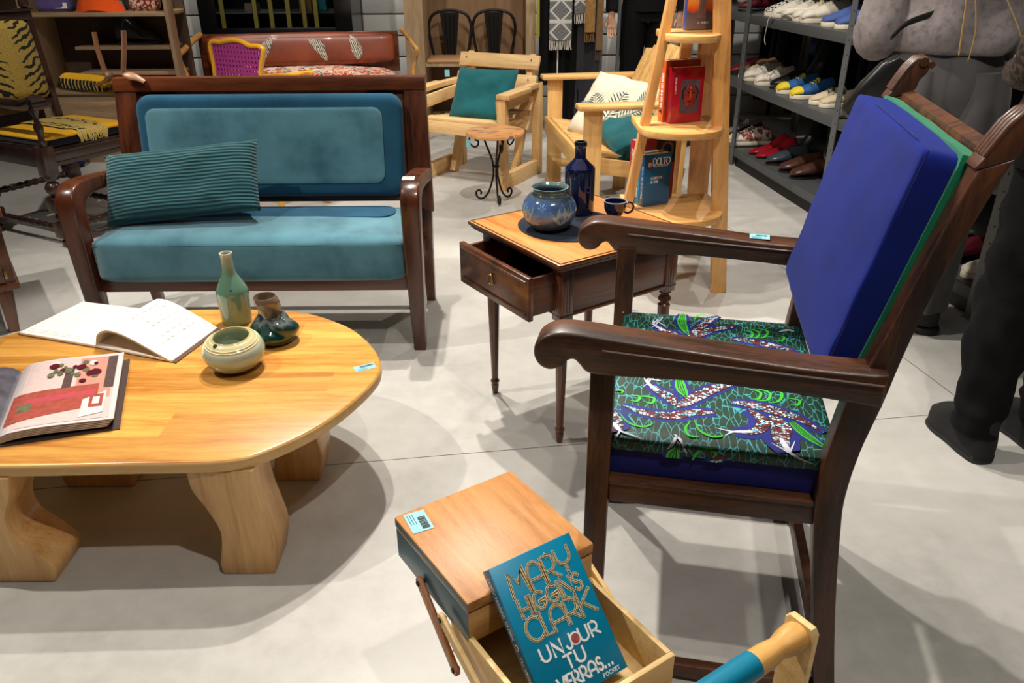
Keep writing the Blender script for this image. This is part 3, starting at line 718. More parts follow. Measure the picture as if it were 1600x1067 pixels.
# things on the side table
zt = TH + .0012
def place(x, y, z=TH): p_ = at(x, y, z); return (p_.x, p_.y)
m = MB(); m.lathe([(.0005, 0), (.148, 0), (.15, .001), (.148, .002), (.0005, .002)], 72)
o = m.build('round_placemat', fabric('dark_blue_felt', (34, 42, 54), var=.2, sheen=.1), None); x_, y_ = place(890, 352); o.location = (x_, y_, zt); tag(o, 'dark round felt mat on the side table under the pottery', 'placemat')
zm = zt + .0024
x_, y_ = place(858, 357, zm)
m = MB(); pr = sm([(.034, 0), (.045, .004), (.064, .022), (.076, .052), (.073, .078), (.06, .097), (.049, .104), (.047, .112), (.051, .119), (.053, .122)])
m.lathe(vessel(pr, .004), 48)
def bluepot():
    m_ = glaze('blue_cream_glaze', [(0, (52, 58, 74)), (.3, (78, 98, 138)), (.5, (88, 124, 176)), (.7, (62, 86, 130)), (.85, (64, 78, 84)), (1, (98, 124, 124))], (0, .122), noisy=.2, scale=5, rough=.1)
    return m_
pot = m.build('blue_pot', bluepot(), None); pot.location = (x_, y_, zm); tag(pot, 'round blue glazed pot with painted leaf pattern on the side table', 'pot')
# painted leaves, following the wall of the pot
def onpot(a, z, lift=.0006):
    for i in range(len(pr) - 1):
        if pr[i][1] <= z <= pr[i + 1][1]:
            f = (z - pr[i][1]) / max(1e-6, pr[i + 1][1] - pr[i][1]); r_ = pr[i][0] + (pr[i + 1][0] - pr[i][0]) * f; break
    else: r_ = .05
    r_ += lift; return Vector((r_ * math.cos(a), r_ * math.sin(a), z))
m = MB()
def potleaf(a0, z0, a1, z1, wd, mi, bend=0):
    n_ = 10; ps = []
    for sgn in (1, -1):
        for i in (range(n_ + 1) if sgn == 1 else range(n_ - 1, 0, -1)):
            f = i / n_; a = a0 + (a1 - a0) * f + bend * math.sin(math.pi * f); z = z0 + (z1 - z0) * f
            w_ = wd * math.sin(math.pi * f ** .8); ps.append((a + sgn * w_ * (z1 - z0) / .04, z - sgn * w_ * .02))
    c_ = (a0 + a1) / 2 + bend, (z0 + z1) / 2
    for i in range(len(ps)): m.face([onpot(*ps[i]), onpot(*ps[(i + 1) % len(ps)]), onpot(*c_)], mi)
for q in range(4):
    b_ = -1.2 + q * 1.57
    potleaf(b_, .03, b_ + .1, .092, .13, 0); potleaf(b_ + .05, .03, b_ + .5, .085, .12, 0, .05); potleaf(b_, .03, b_ - .42, .072, .1, 0)
    for k in range(6):
        a = k * math.pi / 3; potleaf(b_ - .72 + .03 * math.cos(a), .078 + .002 * math.sin(a), b_ - .72 + .2 * math.cos(a), .078 + .014 * math.sin(a) + .0015, .05, 1)
m.build('painted_leaves', [plain('grey_green_glaze', (140, 160, 160), .12, coat=.6, var=.2), plain('light_blue_glaze', (130, 166, 214), .12, coat=.6, var=.15)], pot)
x_, y_ = place(904, 333, zt)
m = MB(); pr2 = sm([(.038, 0), (.0445, .004), (.045, .02), (.045, .128), (.042, .142), (.03, .154), (.0185, .166), (.0165, .176), (.0165, .198), (.0185, .203), (.0185, .213), (.017, .2155)], 4)
m.lathe(vessel(pr2, .004), 40)
o = m.build('navy_bottle', glaze('navy_glaze', [(0, (14, 18, 44)), (.6, (16, 22, 58)), (.92, (18, 24, 60)), (1, (20, 18, 26))], (0, .215), noisy=.05, rough=.05, coat=1)); o.location = (x_, y_, zt); tag(o, 'tall glossy navy stoneware bottle on the side table', 'bottle')
x_, y_ = place(960, 343, zm)
cup = MB(); pr3 = sm([(.017, 0), (.018, .004), (.015, .01), (.022, .018), (.031, .035), (.033, .052), (.0335, .06)], 5)
cup.lathe(vessel(pr3, .0028), 40)
nav = MAT['navyglaze'] = glaze('dark_navy_cup_glaze', [(0, (14, 16, 36)), (.93, (16, 20, 50)), (.97, (120, 128, 150)), (1, (150, 156, 170))], (0, .06), noisy=.01, rough=.06, coat=1)
co = cup.build('coffee_cup', nav, None); co.location = (x_, y_, zt); tag(co, 'small dark navy coffee cup on a pedestal foot, on the side table', 'cup')
m = MB(); m.tube(catmull([(.030, .002, .05), (.044, .002, .053), (.054, .002, .042), (.05, .002, .028), (.038, .002, .022), (.026, .002, .026)], 6), .0032, 8); m.build('handle', nav, co)
# ---------------------------------------------------------------- blue armchair in dark oak
cf = Fr(.205, 1.42, -11.5)
ac = empty('armchair', cf.o, -11.5, 'large dark oak armchair with royal blue back cushion and wax-print seat', 'armchair')
V_ = .272
def post_profile():
    front = [(.436, 0), (.42, .08), (.396, .236), (.373, .38), (.363, .475), (.367, .567), (.381, .673), (.402, .735), (.428, .833), (.455, .941), (.480, 1.033)]
    rear = [(.522, 1.05), (.504, .996), (.467, .866), (.446, .76), (.432, .668), (.415, .575), (.408, .489), (.412, .42), (.432, .25), (.458, .08), (.474, 0)]
    return front, rear
for sv in (-1, 1):
    f_, r_ = post_profile(); pts = c2(f_, 4, False) + c2(r_, 4, False)
    m = MB(); v0 = sv * V_ - .021
    m.prism(pts, lambda a, b, t: Vector((a, t, b)), v0, v0 + .042, bev=.004)
    m.build('rear_post', MAT['oakdark_z'], ac, smooth=45)
    # carved scroll on top
    m = MB(); sc_ = [(.478, 1.033), (.482, 1.046), (.49, 1.056), (.498, 1.072), (.512, 1.094), (.523, 1.105), (.536, 1.106), (.542, 1.096), (.54, 1.083), (.53, 1.07), (.522, 1.05)]
    m.prism(c2(sc_, 4, True), lambda a, b, t: Vector((a, t, b)), v0, v0 + .042, bev=.003)
    for k in range(4): 
        y_ = v0 + .005 + k * .0107; m.tube([(.486, y_, 1.05), (.4945, y_, 1.068), (.506, y_, 1.09), (.52, y_, 1.106), (.535, y_, 1.109)], .0055, 8)
    m.tube([(.531, v0 - .002, 1.103), (.531, v0 + .044, 1.103)], .0085, 12); m.tube([(.545, v0 - .001, 1.098), (.545, v0 + .043, 1.098)], .0065, 12)
    m.build('carved_scroll', MAT['oakdark_z'], ac, smooth=60)
    # front leg up to the arm
    m = MB(); m.bar((0, sv * V_, 0), (0, sv * V_, .70), .040, .040, up=(0, 1, 0), bev=.003); m.build('leg', MAT['oakdark_z'], ac)
    # arm with scrolled end
    m = MB(); top = [(.425, .728), (.3, .73), (.15, .742), (.02, .752), (-.05, .757), (-.085, .752), (-.106, .735), (-.110, .714), (-.102, .696), (-.085, .688), (-.066, .694), (-.056, .706), (-.045, .71), (-.036, .702), (-.02, .688), (.03, .686)]
    low = [(.15, .69), (.3, .683), (.425, .672)]
    # widen outward a little
    pts = c2(top, 4, False) + c2(low, 3, False)
    m.prism(pts, lambda a, b, t: Vector((a, t, b)), sv * .287 - .030, sv * .287 + .030, bev=.008)
    m.build('arm', MAT['oakdark'], ac, smooth=50)
    m = MB(); y_ = sv * .287 - .031; yy = sv * .287 + .031
    for q in (y_, yy): m.tube([(.42, q, .712), (.15, q, .724), (0, q, .732)], .0025, 6)
    m.build('arm_moulding', MAT['oakdark'], ac)
    # side rails and stretchers
    m = MB(); m.box(.02, .375, sv * V_ - .013, sv * V_ + .013, .418, .462, .003); m.box(.02, .37, sv * V_ - .016, sv * V_ + .016, .457, .466, .002); m.build('side_rail', MAT['oakdark'], ac)
    m = MB(); m.box(.018, .43, sv * V_ - .011, sv * V_ + .011, .008, .042, .003); m.build('stretcher', MAT['oakdark'], ac)
m = MB(); m.box(-.013, .013, -V_ + .018, V_ - .018, .418, .462, .003); m.build('front_rail', MAT['oakdark'], ac)
m = MB(); m.box(.375, .40, -V_ + .018, V_ - .018, .418, .462, .003); m.build('back_rail', MAT['oakdark'], ac)
m = MB(); m.box(.425, .447, -V_ + .018, V_ - .018, .07, .11, .003); m.build('stretcher', MAT['oakdark'], ac)
m = MB(); m.prism([(.486, .97), (.502, 1.046), (.522, 1.052), (.506, .968)], XZ, -V_ + .018, V_ - .018, bev=.003); m.build('crest_rail', MAT['oakdark'], ac)
m = MB(); m.prism([(.40, .62), (.408, .69), (.425, .69), (.418, .62)], XZ, -V_ + .018, V_ - .018, bev=.002); m.build('lower_back_rail', MAT['oakdark'], ac)
# back cushion: leaning slab
b0, b1, t0, t1 = (.362, .695), (.404, .69), (.432, 1.04), (.492, 1.03)
FB, FT, BB, BT = Vector((.338, .677)), Vector((.422, 1.046)), Vector((.404, .69)), Vector((.488, 1.036))
m = cushion(-1, 1, -1, 1, -1, 1, .07, .0, 22, 0)
for v in m.bm.verts:
    x, y, z = v.co; zz = (z + 1) / 2; xx = (x + 1) / 2
    f_ = FB + (FT - FB) * zz; k_ = BB + (BT - BB) * zz; q = f_ + (k_ - f_) * xx; cn = (k_ - f_).normalized()
    rx = 0
    puff = (.014 if x < 0 else .002) * max(0, 1 - y * y) * max(0, 1 - z * z) * x
    q2 = Vector((q.x + cn.x * puff, y * .243 + .005 * max(0, 1 - z * z) * y, q.y + cn.y * puff + .004 * max(0, 1 - y * y) * z))
    q2 += Vector((1, .3, .3)) * noise.noise(Vector((y * 3, z * 3, x))) * .0025
    v.co = q2
bc = m.build('back_cushion', MAT['royal'], ac, smooth=70)
# the pad keeps crisp box edges: pull the rounded rim back out along y and z
m = MB()
def edge_pt(y, zz, dx_=.004): k_ = BB + (BT - BB) * zz; return Vector((k_.x + dx_, y * .247, k_.y))
nrm = Vector((.97, 0, -.22)); prof_ = [(-.250, 0), (-.2515, .3), (-.2505, .6), (-.252, .96), (-.247, 1.008), (-.2, 1.014), (-.1, 1.011), (0, 1.016), (.1, 1.011), (.2, 1.014), (.247, 1.008), (.252, .96), (.25, .5), (.25, 0), (.2, -.012), (-.2, -.012)]
def e3(y, zz): k_ = BB + (BT - BB) * zz; return Vector((k_.x, y, k_.y))
ring_in = [e3(y, z) - nrm * .017 for y, z in prof_]; ring_out = [e3(y, z) + nrm * .006 for y, z in prof_]
m.rings([ring_in, ring_out]); m.build('green_back_edge', MAT['green_trim'], ac, smooth=50)
m = MB()
sp_ = [Vector((FB.x + (FT.x - FB.x) * q / 14 + .004, -.2455, FB.y + (FT.y - FB.y) * q / 14)) for q in range(0, 15)]
m.tube([p_ + Vector((.002, -.0005, .0)) for p_ in sp_[:]], .0012, 5)
m.tube([Vector((FT.x + .0035, y_, FT.y + .0052)) for y_ in (-.19, -.1, 0, .1)], .0009, 5)
m.build('seam', plain('dark_blue_thread', (14, 20, 96), .8), ac)
# seat cushion: printed top, blue border
SZ = .545
def sbox(x0, x1, y0, y1, z0, z1, r, puff): return cushion(x0, x1, y0, y1, z0, z1, r, puff, 12, .001)
sbox(.006, .392, -.262, .262, .462, .53, .004, .004).build('seat_border', plain('navy_blue_seat_border', (20, 28, 120), .8), ac, smooth=50)
def print_mat():
    m, t, b = nt('green_wax_print'); b.inputs['Roughness'].default_value = .55; b.inputs['Coat Weight'].default_value = .1
    v = coords(t); d = N(t, 'ShaderNodeTexNoise', Scale=14.0, Detail=1.0); t.links.new(v, d.inputs['Vector'])
    va = N(t, 'ShaderNodeVectorMath', operation='MULTIPLY_ADD'); t.links.new(d.outputs['Color'], va.inputs[0]); va.inputs[1].default_value = (.012, .02, .01); t.links.new(v, va.inputs[2])
    mp = N(t, 'ShaderNodeMapping'); mp.inputs['Scale'].default_value = (86, 30, 40); t.links.new(va.outputs[0], mp.inputs[0])
    vo = N(t, 'ShaderNodeTexVoronoi', feature='DISTANCE_TO_EDGE', Scale=1.0); t.links.new(mp.outputs[0], vo.inputs['Vector'])
    n2 = N(t, 'ShaderNodeTexNoise', Scale=40.0, Detail=0.0); t.links.new(v, n2.inputs['Vector'])
    s_ = N(t, 'ShaderNodeMath', operation='MULTIPLY_ADD'); t.links.new(n2.outputs[0], s_.inputs[0]); s_.inputs[1].default_value = .05; t.links.new(vo.outputs['Distance'], s_.inputs[2])
    t.links.new(ramp(t, s_.outputs[0], [(.0, sc((70, 180, 190))), (.045, sc((58, 160, 170))), (.065, sc((22, 58, 38))), (1, sc((18, 50, 34)))]), b.inputs['Base Color']); return m
seat_mb = sbox(.002, .396, -.268, .268, .513, SZ, .010, .004)
for f_ in seat_mb.bm.faces: f_.material_index = 5
MNAVY, MLIME, MWH = plain('print_navy', (22, 34, 130), .55), plain('print_lime', (60, 190, 50), .55), plain('print_white', (226, 228, 244), .55)
def leafmat():
    m, t, b = nt('print_leaf_mosaic'); b.inputs['Roughness'].default_value = .55
    v = coords(t, (150, 260, 150)); vo = N(t, 'ShaderNodeTexVoronoi', Scale=1.0); ve = N(t, 'ShaderNodeTexVoronoi', feature='DISTANCE_TO_EDGE', Scale=1.0)
    t.links.new(v, vo.inputs['Vector']); t.links.new(v, ve.inputs['Vector'])
    sx = N(t, 'ShaderNodeSeparateColor'); t.links.new(vo.outputs['Color'], sx.inputs[0])
    c_ = ramp(t, sx.outputs[0], [(0, sc((120, 30, 34))), (.45, sc((128, 44, 42))), (.46, sc((222, 226, 232))), (.8, sc((222, 226, 232))), (.81, sc((120, 200, 220)))], 'CONSTANT')
    mc = N(t, 'ShaderNodeMix', data_type='RGBA'); l = N(t, 'ShaderNodeMath', operation='LESS_THAN'); l.inputs[1].default_value = .1; t.links.new(ve.outputs['Distance'], l.inputs[0]); t.links.new(l.outputs[0], mc.inputs[0]); t.links.new(c_, mc.inputs[6]); mc.inputs[7].default_value = (*sc((30, 14, 22)), 1)
    t.links.new(mc.outputs[2], b.inputs['Base Color']); return m
MLEAF = leafmat(); PRM = [MNAVY, MLEAF, MLIME, MWH, plain('print_black', (12, 16, 20), .55)]
# motifs measured on the seat (photo crop px -> seat plane)
def cr(x, y): return cf.Z(SZ + .0045, 940 + x / 3.138, 460 + y / 3.138)
def seatpt(p_, lift):
    a = (p_.x - .199) / .197; c_ = p_.y / .268
    z = SZ + .004 * max(0, 1 - a * a) * max(0, 1 - c_ * c_) + lift
    x, y = p_.x, p_.y
    x = max(.0, min(.397, x))
    r_ = .01
    if y < -.258:                      # fold over the near edge down the side
        over = -.258 - y
        if over < r_ * 1.57: an = over / r_; y = -.258 - r_ * math.sin(an) - lift * math.sin(an); z = SZ - r_ * (1 - math.cos(an)) + lift * math.cos(an)
        else: y = -.268 - lift - .0014; z = SZ - r_ - (over - r_ * 1.57)
    if z < .514: z = .514
    return Vector((x, y, z))
mot = seat_mb
def ribbon(pts, widths, mi, lift):
    P_ = catmull([(p_.x, p_.y, 0) for p_ in pts], 8); n_ = len(P_); L0 = []
    for i, p_ in enumerate(P_):
        d = (P_[min(i + 1, n_ - 1)] - P_[max(i - 1, 0)]).normalized(); nn = Vector((-d.y, d.x, 0))
        f = i / (n_ - 1) * (len(widths) - 1); k = min(int(f), len(widths) - 2); w_ = widths[k] + (widths[k + 1] - widths[k]) * (f - k)
        L0.append([seatpt(p_ + nn * w_ * q, lift) for q in (1, .5, 0, -.5, -1)])
    for i in range(n_ - 1):
        for k in range(4): mot.face([L0[i][k], L0[i + 1][k], L0[i + 1][k + 1], L0[i][k + 1]], mi)
def leaf(px, w_, navy=.006, tip=None, mi=1, li=0):
    P_ = [cr(*q) for q in px]; w_ *= 1.25; navy *= 1.5
    ws = [.25 * w_, .8 * w_, w_, w_ * .9, w_ * .6, .02 * w_]
    ribbon(P_, [x + navy for x in ws], 0, .0006 + li); ribbon(P_, [x + .0012 for x in ws], 4, .0009 + li); ribbon(P_, ws, mi, .0012 + li)
    if tip: 
        for k, (tx, ty) in enumerate(tip): ribbon([P_[-2], (P_[-1] + cr(tx, ty)) / 2 if 0 else P_[-1], cr(tx, ty)], [.0035, .0025, .0001], 3, .0014 + li + .0001 * k)
leaf([(560, 575), (450, 575), (330, 590), (200, 570), (100, 535)], .0095)
leaf([(370, 550), (430, 520), (520, 475), (620, 440), (700, 430)], .011, .005)
leaf([(360, 540), (330, 500), (280, 470), (225, 430)], .0095, .006, [(205, 400), (240, 395)])
leaf([(400, 228), (450, 205), (540, 170), (660, 152)], .010, .005)
leaf([(440, 200), (480, 160), (530, 120), (580, 100)], .008, .004)
leaf([(380, 222), (350, 190), (300, 170), (255, 140)], .008, .006, [(260, 112), (300, 105)])
leaf([(320, 245), (420, 236), (500, 240), (570, 250)], .006, .005)
leaf([(640, 215), (720, 225), (800, 240), (900, 262), (985, 300)], .009, .006)
leaf([(700, 250), (740, 275), (800, 290)], .006, .004)
leaf([(640, 530), (740, 540), (860, 570), (960, 600), (1090, 670)], .0105, .006)
leaf([(720, 560), (780, 600), (790, 640), (740, 668), (650, 668)], .0095, .009, [(555, 648), (600, 690)])
leaf([(830, 590), (880, 640), (880, 700), (920, 760)], .014, .012, [(1060, 800), (830, 720), (950, 710)])
leaf([(40, 560), (60, 620), (90, 660)], .014, .010, [(210, 695), (60, 690)])
leaf([(470, 805), (540, 790), (610, 755)], .008, .003)
for a_, b_, w_ in (([(400, 90), (395, 140), (425, 195)], 0, .0105), ([(380, 412), (390, 460), (418, 505)], 0, .0105), ([(355, 790), (355, 750), (370, 722)], 0, .012), ([(930, 620), (1000, 680), (1105, 748)], 0, .009)):
    P_ = [cr(*q) for q in a_]; ribbon(P_, [w_ * .5 + .006, w_ + .007, w_ + .004, .003], 0, .0007); ribbon(P_, [w_ * .5, w_, w_ * .9, .001], 2, .0014)
    for k in (-.45, 0, .45):
        d = (P_[-1] - P_[0]).normalized(); nn = Vector((-d.y, d.x, 0)); ribbon([P_[0] + nn * w_ * k * .6, P_[1] + nn * w_ * k, P_[2]], [.0006, .0009, .0003], 4, .0017)
def cres(px, w_=.0028): ribbon([cr(*q) for q in px], [.0004, w_, w_ * .9, .0006], 2, .0015)
for px in ([(50, 185), (95, 168), (158, 182)], [(150, 190), (190, 190), (190, 212), (165, 215)], [(215, 190), (282, 200), (265, 222), (235, 215)], [(690, 175), (735, 180), (735, 205), (700, 208)], [(725, 165), (770, 180), (765, 205), (730, 210)], [(750, 160), (812, 175), (800, 205), (750, 212)], [(850, 195), (895, 205), (880, 225), (850, 218)],
           [(55, 462), (100, 465), (100, 480)], [(125, 490), (185, 495), (175, 518), (140, 515)], [(185, 495), (255, 505), (245, 530), (205, 520)], [(725, 465), (778, 480), (770, 510), (738, 512)], [(750, 462), (822, 480), (815, 515), (760, 520)], [(800, 462), (880, 480), (870, 520), (820, 530)], [(905, 505), (970, 515), (960, 540), (925, 535)],
           [(85, 570), (130, 620), (200, 642), (245, 630), (240, 615)], [(455, 610), (480, 660), (540, 690), (590, 688), (580, 675)], [(440, 615), (412, 650), (430, 685), (480, 690)], [(440, 800), (470, 745), (520, 732), (565, 745), (560, 760)], [(455, 120), (480, 95), (540, 100)]):
    cres(px)
def whites(c0, tips):
    for tx in tips: ribbon([cr(*c0), cr((c0[0] + tx[0]) / 2 + 6, (c0[1] + tx[1]) / 2), cr(*tx)], [.0016, .0016, .0003], 3, .0018)
whites((365, 690), [(325, 725), (345, 720), (400, 715), (425, 745), (355, 680)]); whites((275, 130), [(245, 160), (262, 112), (300, 105), (315, 160)]); whites((240, 415), [(205, 450), (215, 405), (300, 425), (270, 402)])
ribbon([cr(100, 82), cr(140, 72), cr(190, 78)], [.001, .006, .001], 3, .0012); ribbon([cr(865, 180), cr(910, 168), cr(945, 175)], [.0003, .005, .002], 3, .0012); ribbon([cr(945, 485), cr(985, 482), cr(1030, 490)], [.0003, .004, .001], 3, .0012)
mot.build('seat_cushion', PRM + [print_mat()], ac, smooth=50)
p_ = cf.V(.287, 1186, 377); price_tag(ac, Matrix.Translation((p_.x, .287, .7335)) @ Matrix.Rotation(R(-4), 4, 'Z'), .042, .03)
# ---------------------------------------------------------------- cantilever sewing box
bf = Fr(-.067, .86, 33.6)
bx = empty('sewing_box', bf.o, 33.6, 'open wooden cantilever sewing box with teal painted side and stepped trays in the foreground', 'sewing box')
teal_p = plain('teal_painted_wood', (26, 84, 98), .4, coat=.2, var=.08)
BW = .233
def tray(name, v0, v1, z0, z1, teal=True, rimmat='ply_l'):
    t_ = .009
    mm = [MAT[rimmat], teal_p]
    m = MB(); m.box(0, BW, v0, v0 + t_, z0, z1, .0015); m.box(0, BW, v1 - t_, v1, z0, z1, .0015); m.box(BW - t_, BW, v0 + t_, v1 - t_, z0, z1, .0015); m.box(0, t_, v0 + t_, v1 - t_, z0, z1, .0015)
    m.box(t_, BW - t_, v0 + t_, v1 - t_, z0, z0 + .006, 0)
    o = m.build(name, mm, bx); return o
# stool that carries it, below the picture
stl = empty('display_stool', (bf.o + bf.u * .117 + bf.v * -.33), 33.6, 'low pale wooden stool under the sewing box', 'stool')
m = MB(); m.box(-.15, .15, -.15, .15, .17, .19, .005); m.build('stool_top', MAT['pine'], stl)
for a in (-1, 1):
    for b_ in (-1, 1):
        m = MB(); m.bar((a * .12, b_ * .12, 0), (a * .12, b_ * .12, .17), .025, .025); m.build('leg', MAT['pine_z'], stl)
base = tray('base_tray', -.47, -.19, .19, .285)
t2 = tray('lower_tray', -.193, .055, .305, .38)
# upper tray with its closed lid
m = MB(); m.box(0, BW, 0, .236, .368, .428, .002); ut = m.build('upper_tray', [MAT['ply'], teal_p], bx)
for p_ in ut.data.polygons:
    if p_.normal.x < -.5: p_.material_index = 1
m = MB(); m.box(-.001, BW + .001, -.001, .238, .430, .450, .0035); ld = m.build('lid', [wood('lid_plywood', (178, 118, 60), (208, 150, 88), 'y', 2.6, rough=.45, fine=2.4, dark=(150, 94, 46), bstr=.3), teal_p], bx)
for p_ in ld.data.polygons:
    if p_.normal.x < -.8 and p_.center.z < .447: p_.material_index = 1
p_ = bf.Z(.45, 643, 829)
price_tag(bx, Matrix.Translation((.027, .203, .4503)) @ Matrix.Rotation(R(-90 - 8), 4, 'Z'), .052, .036)
def strut(side, v0, z0, v1, z1, mat, off=0):
    u = -.007 - off if side < 0 else BW + .007 + off
    m = MB(); d = Vector((0, v1 - v0, z1 - z0)).normalized(); pts = []; L_ = math.hypot(v1 - v0, z1 - z0); w_ = .010
    nrm = Vector((0, -d.z, d.y))
    for k in range(9): a = R(90 + 180 * k / 8); pts.append((math.cos(a) * w_, math.sin(a) * w_))
    for k in range(9): a = R(-90 + 180 * k / 8); pts.append((L_ + math.cos(a) * w_, math.sin(a) * w_))
    f = lambda a, b, t: Vector((u + t, v0, z0)) + d * a + nrm * b
    m.prism(pts, f, -.004, .004, bev=.0015)
    o = m.build('strut', mat, bx)
    for a in (0, L_):
        m = MB(); c_ = f(a, 0, 0); m.tube([c_ - Vector((.0065, 0, 0)), c_ + Vector((.0065, 0, 0))], .0042, 12); m.build('rivet', MAT['iron'], o)
    return o
brn = wood('reddish_strut', (150, 92, 52), (190, 128, 80), 'z', 2.5, rough=.45)
for sd in (-1, 1):
    strut(sd, .14, .385, .035, .288, brn)
    strut(sd, .052, .385, -.30, .215, MAT['ply_l'], .009)
# handle: two uprights and a round bar with a teal sleeve
for sd in (-1, 1):
    u = -.036 if sd < 0 else BW + .028
    m = MB(); pts = [(-.022, .20), (.022, .20), (.022, .558), (.016, .566), (-.016, .566), (-.022, .558)]
    m.prism([(-.355 + a, z) for a, z in pts], lambda a, b, t: Vector((u + t, a, b)), 0, .011, bev=.003); m.build('upright', MAT['ply_l'], bx)
m = MB(); H_ = [(-.026, .0175), (-.02, .0185), (-.005, .017), (.01, .0135), (.03, .016), (.05, .0162), (BW - .05, .0162), (BW - .03, .016), (BW - .01, .0135), (BW + .005, .017), (BW + .02, .0185), (BW + .028, .0175)]
m.tube([(u, -.355, .545) for u, r in H_], [r for u, r in H_], 24); hd = m.build('handle', wood('handle_wood', (206, 150, 78), (234, 184, 110), 'x', 2.5, rough=.4, dark=(170, 112, 50)), bx, smooth=50)
m = MB(); m.tube([(.052, -.355, .545), (.053, -.355, .545), (BW - .053, -.355, .545), (BW - .052, -.355, .545)], [.0164, .0172, .0172, .0164], 28); m.build('handle_sleeve', plain('teal_sleeve', (16, 120, 150), .3, coat=.3), hd)

# ---------------------------------------------------------------- the novel leaning in the lower tray
a = R(45)
bu = bf.u; bd = -bf.v * math.cos(a) - Vector((0, 0, 1)) * math.sin(a); bn = bu.cross(bd) * -1
if bn.z < 0: bn = -bn
TRp = bf.o + bf.u * .187 + bf.v * .005 + Vector((0, 0, .4895))
BWID, BHEI, BTH = .147, .212, .023
rot_in = R(0)
nv = empty('novel', (0, 0, 0), 0, 'turquoise paperback novel with gold lettering leaning in the sewing box', 'book')
Mb = Matrix(((bu.x, -bd.x, bn.x, 0), (bu.y, -bd.y, bn.y, 0), (bu.z, -bd.z, bn.z, 0), (0, 0, 0, 1)))
org = TRp - bu * BWID + bd * 0          # top-left corner of the front cover
Mb.translation = org
nv.matrix_world = Mb                    # local: x right, y up (0 .. -height), z out of the cover
tq = plain('turquoise_cover', (4, 134, 172), .32, coat=.3, var=.03)
tq_sp = plain('turquoise_spine', (2, 106, 140), .35, coat=.3, var=.03)
m = MB(); m.box(0, BWID, -BHEI, 0, -.0012, 0, .0005); m.box(0, BWID, -BHEI, 0, -BTH, -BTH + .0012, .0005); m.build('cover', tq, nv)
m = MB(); m.box(-.0006, .001, -BHEI, 0, -BTH, 0, .0004); m.build('spine', tq_sp, nv)
m = MB(); m.box(.001, BWID - .002, -BHEI + .001, -.001, -BTH + .0012, -.0012, 0); m.build('pages', MAT['paper_edge'], nv)
GOLD = plain('gold_foil', (176, 132, 56), .25, metal=.6, var=.1); CREAM = plain('cream_ink', (240, 228, 190), .4); WHITE = plain('white_ink', (244, 244, 240), .4)
# art-deco strokes on a unit cell: each letter a list of polylines, arcs already sampled
def arc(cx, cy, rx, ry, a0, a1, n=14): return [(cx + rx * math.cos(R(a0 + (a1 - a0) * i / n)), cy + ry * math.sin(R(a0 + (a1 - a0) * i / n))) for i in range(n + 1)]
GL = {
 'M': ([[(0, 0), (.12, 1), (.5, .45), (.88, 1), (1, 0)]], 1.0),
 'A': ([[(0, 0)] + arc(.5, .5, .5, .5, 180, 0) + [(1, 0)], [(0, .32), (1, .32)]], .82),
 'R': ([[(0, 0), (0, 1), (.45, 1)] + arc(.45, .68, .45, .32, 90, -90) + [(.1, .36)], [(.4, .36), (1, 0)]], .72),
 'Y': ([[(0, 1)] + arc(.5, .72, .5, .34, 180, 360) + [(1, 1)], [(.5, .38), (.5, 0)]], .8),
 'H': ([[(0, 0), (0, 1)], [(1, 0), (1, 1)], [(0, .4), (1, .4)]], .7),
 'I': ([[(0, 0), (0, 1)]], .04),
 'G': ([arc(.5, .5, .5, .5, 50, 330, 22) + [(.95, .42), (.45, .42)]], .8),
 'N': ([[(0, 0), (0, 1), (1, 0), (1, 1)]], .72),
 'S': ([arc(.5, .74, .42, .26, 30, 250, 12) + arc(.5, .26, .46, .26, 70, -150, 12)], .55),
 'C': ([arc(.55, .5, .55, .5, 50, 310, 22)], .85),
 'L': ([[(0, 1), (0, 0), (1, 0)]], .42),
 'K': ([[(0, 0), (0, 1)], [(1, 1), (0, .42)], [(.25, .55), (1, 0)]], .8),
 'U': ([[(0, 1), (0, .35)] + arc(.5, .35, .5, .35, 180, 360) + [(1, 1)]], .72),
 'J': ([[(1, 1), (1, .3)] + arc(.5, .3, .5, .3, 0, -170)], .5),
 'O': ([arc(.5, .5, .5, .5, 0, 360, 26)], .9),
 'T': ([[(0, 1), (1, 1)], [(.5, 1), (.5, 0)]], .66),
 'E': ([[(1, 1), (0, 1), (0, 0), (1, 0)], [(0, .5), (.8, .5)]], .5),
 'B': ([[(0, 0), (0, 1), (.45, 1)] + arc(.45, .76, .4, .24, 90, -90) + [(0, .52)], [(.45, .52)] + arc(.45, .26, .5, .26, 90, -90) + [(0, 0)]], .6),
 'V': ([[(0, 1), (.5, 0), (1, 1)]], .75),
 'D': ([[(0, 0), (0, 1), (.4, 1)] + arc(.4, .5, .6, .5, 90, -90) + [(0, 0)]], .75),
 'F': ([[(1, 1), (0, 1), (0, 0)], [(0, .5), (.8, .5)]], .5),
 'P': ([[(0, 0), (0, 1), (.45, 1)] + arc(.45, .72, .5, .28, 90, -90) + [(0, .44)]], .6),
 'Q': ([arc(.5, .5, .5, .5, 0, 360, 22), [(.6, .3), (1, 0)]], .9),
 'X': ([[(0, 0), (1, 1)], [(0, 1), (1, 0)]], .7),
 'Z': ([[(0, 1), (1, 1), (0, 0), (1, 0)]], .65),
 '.': ([[(0, 0), (0, .06)]], .05), ' ': ([], .35), '-': ([[(0, .45), (1, .45)]], .4), "'": ([[(0, 1), (0, .8)]], .05),
}
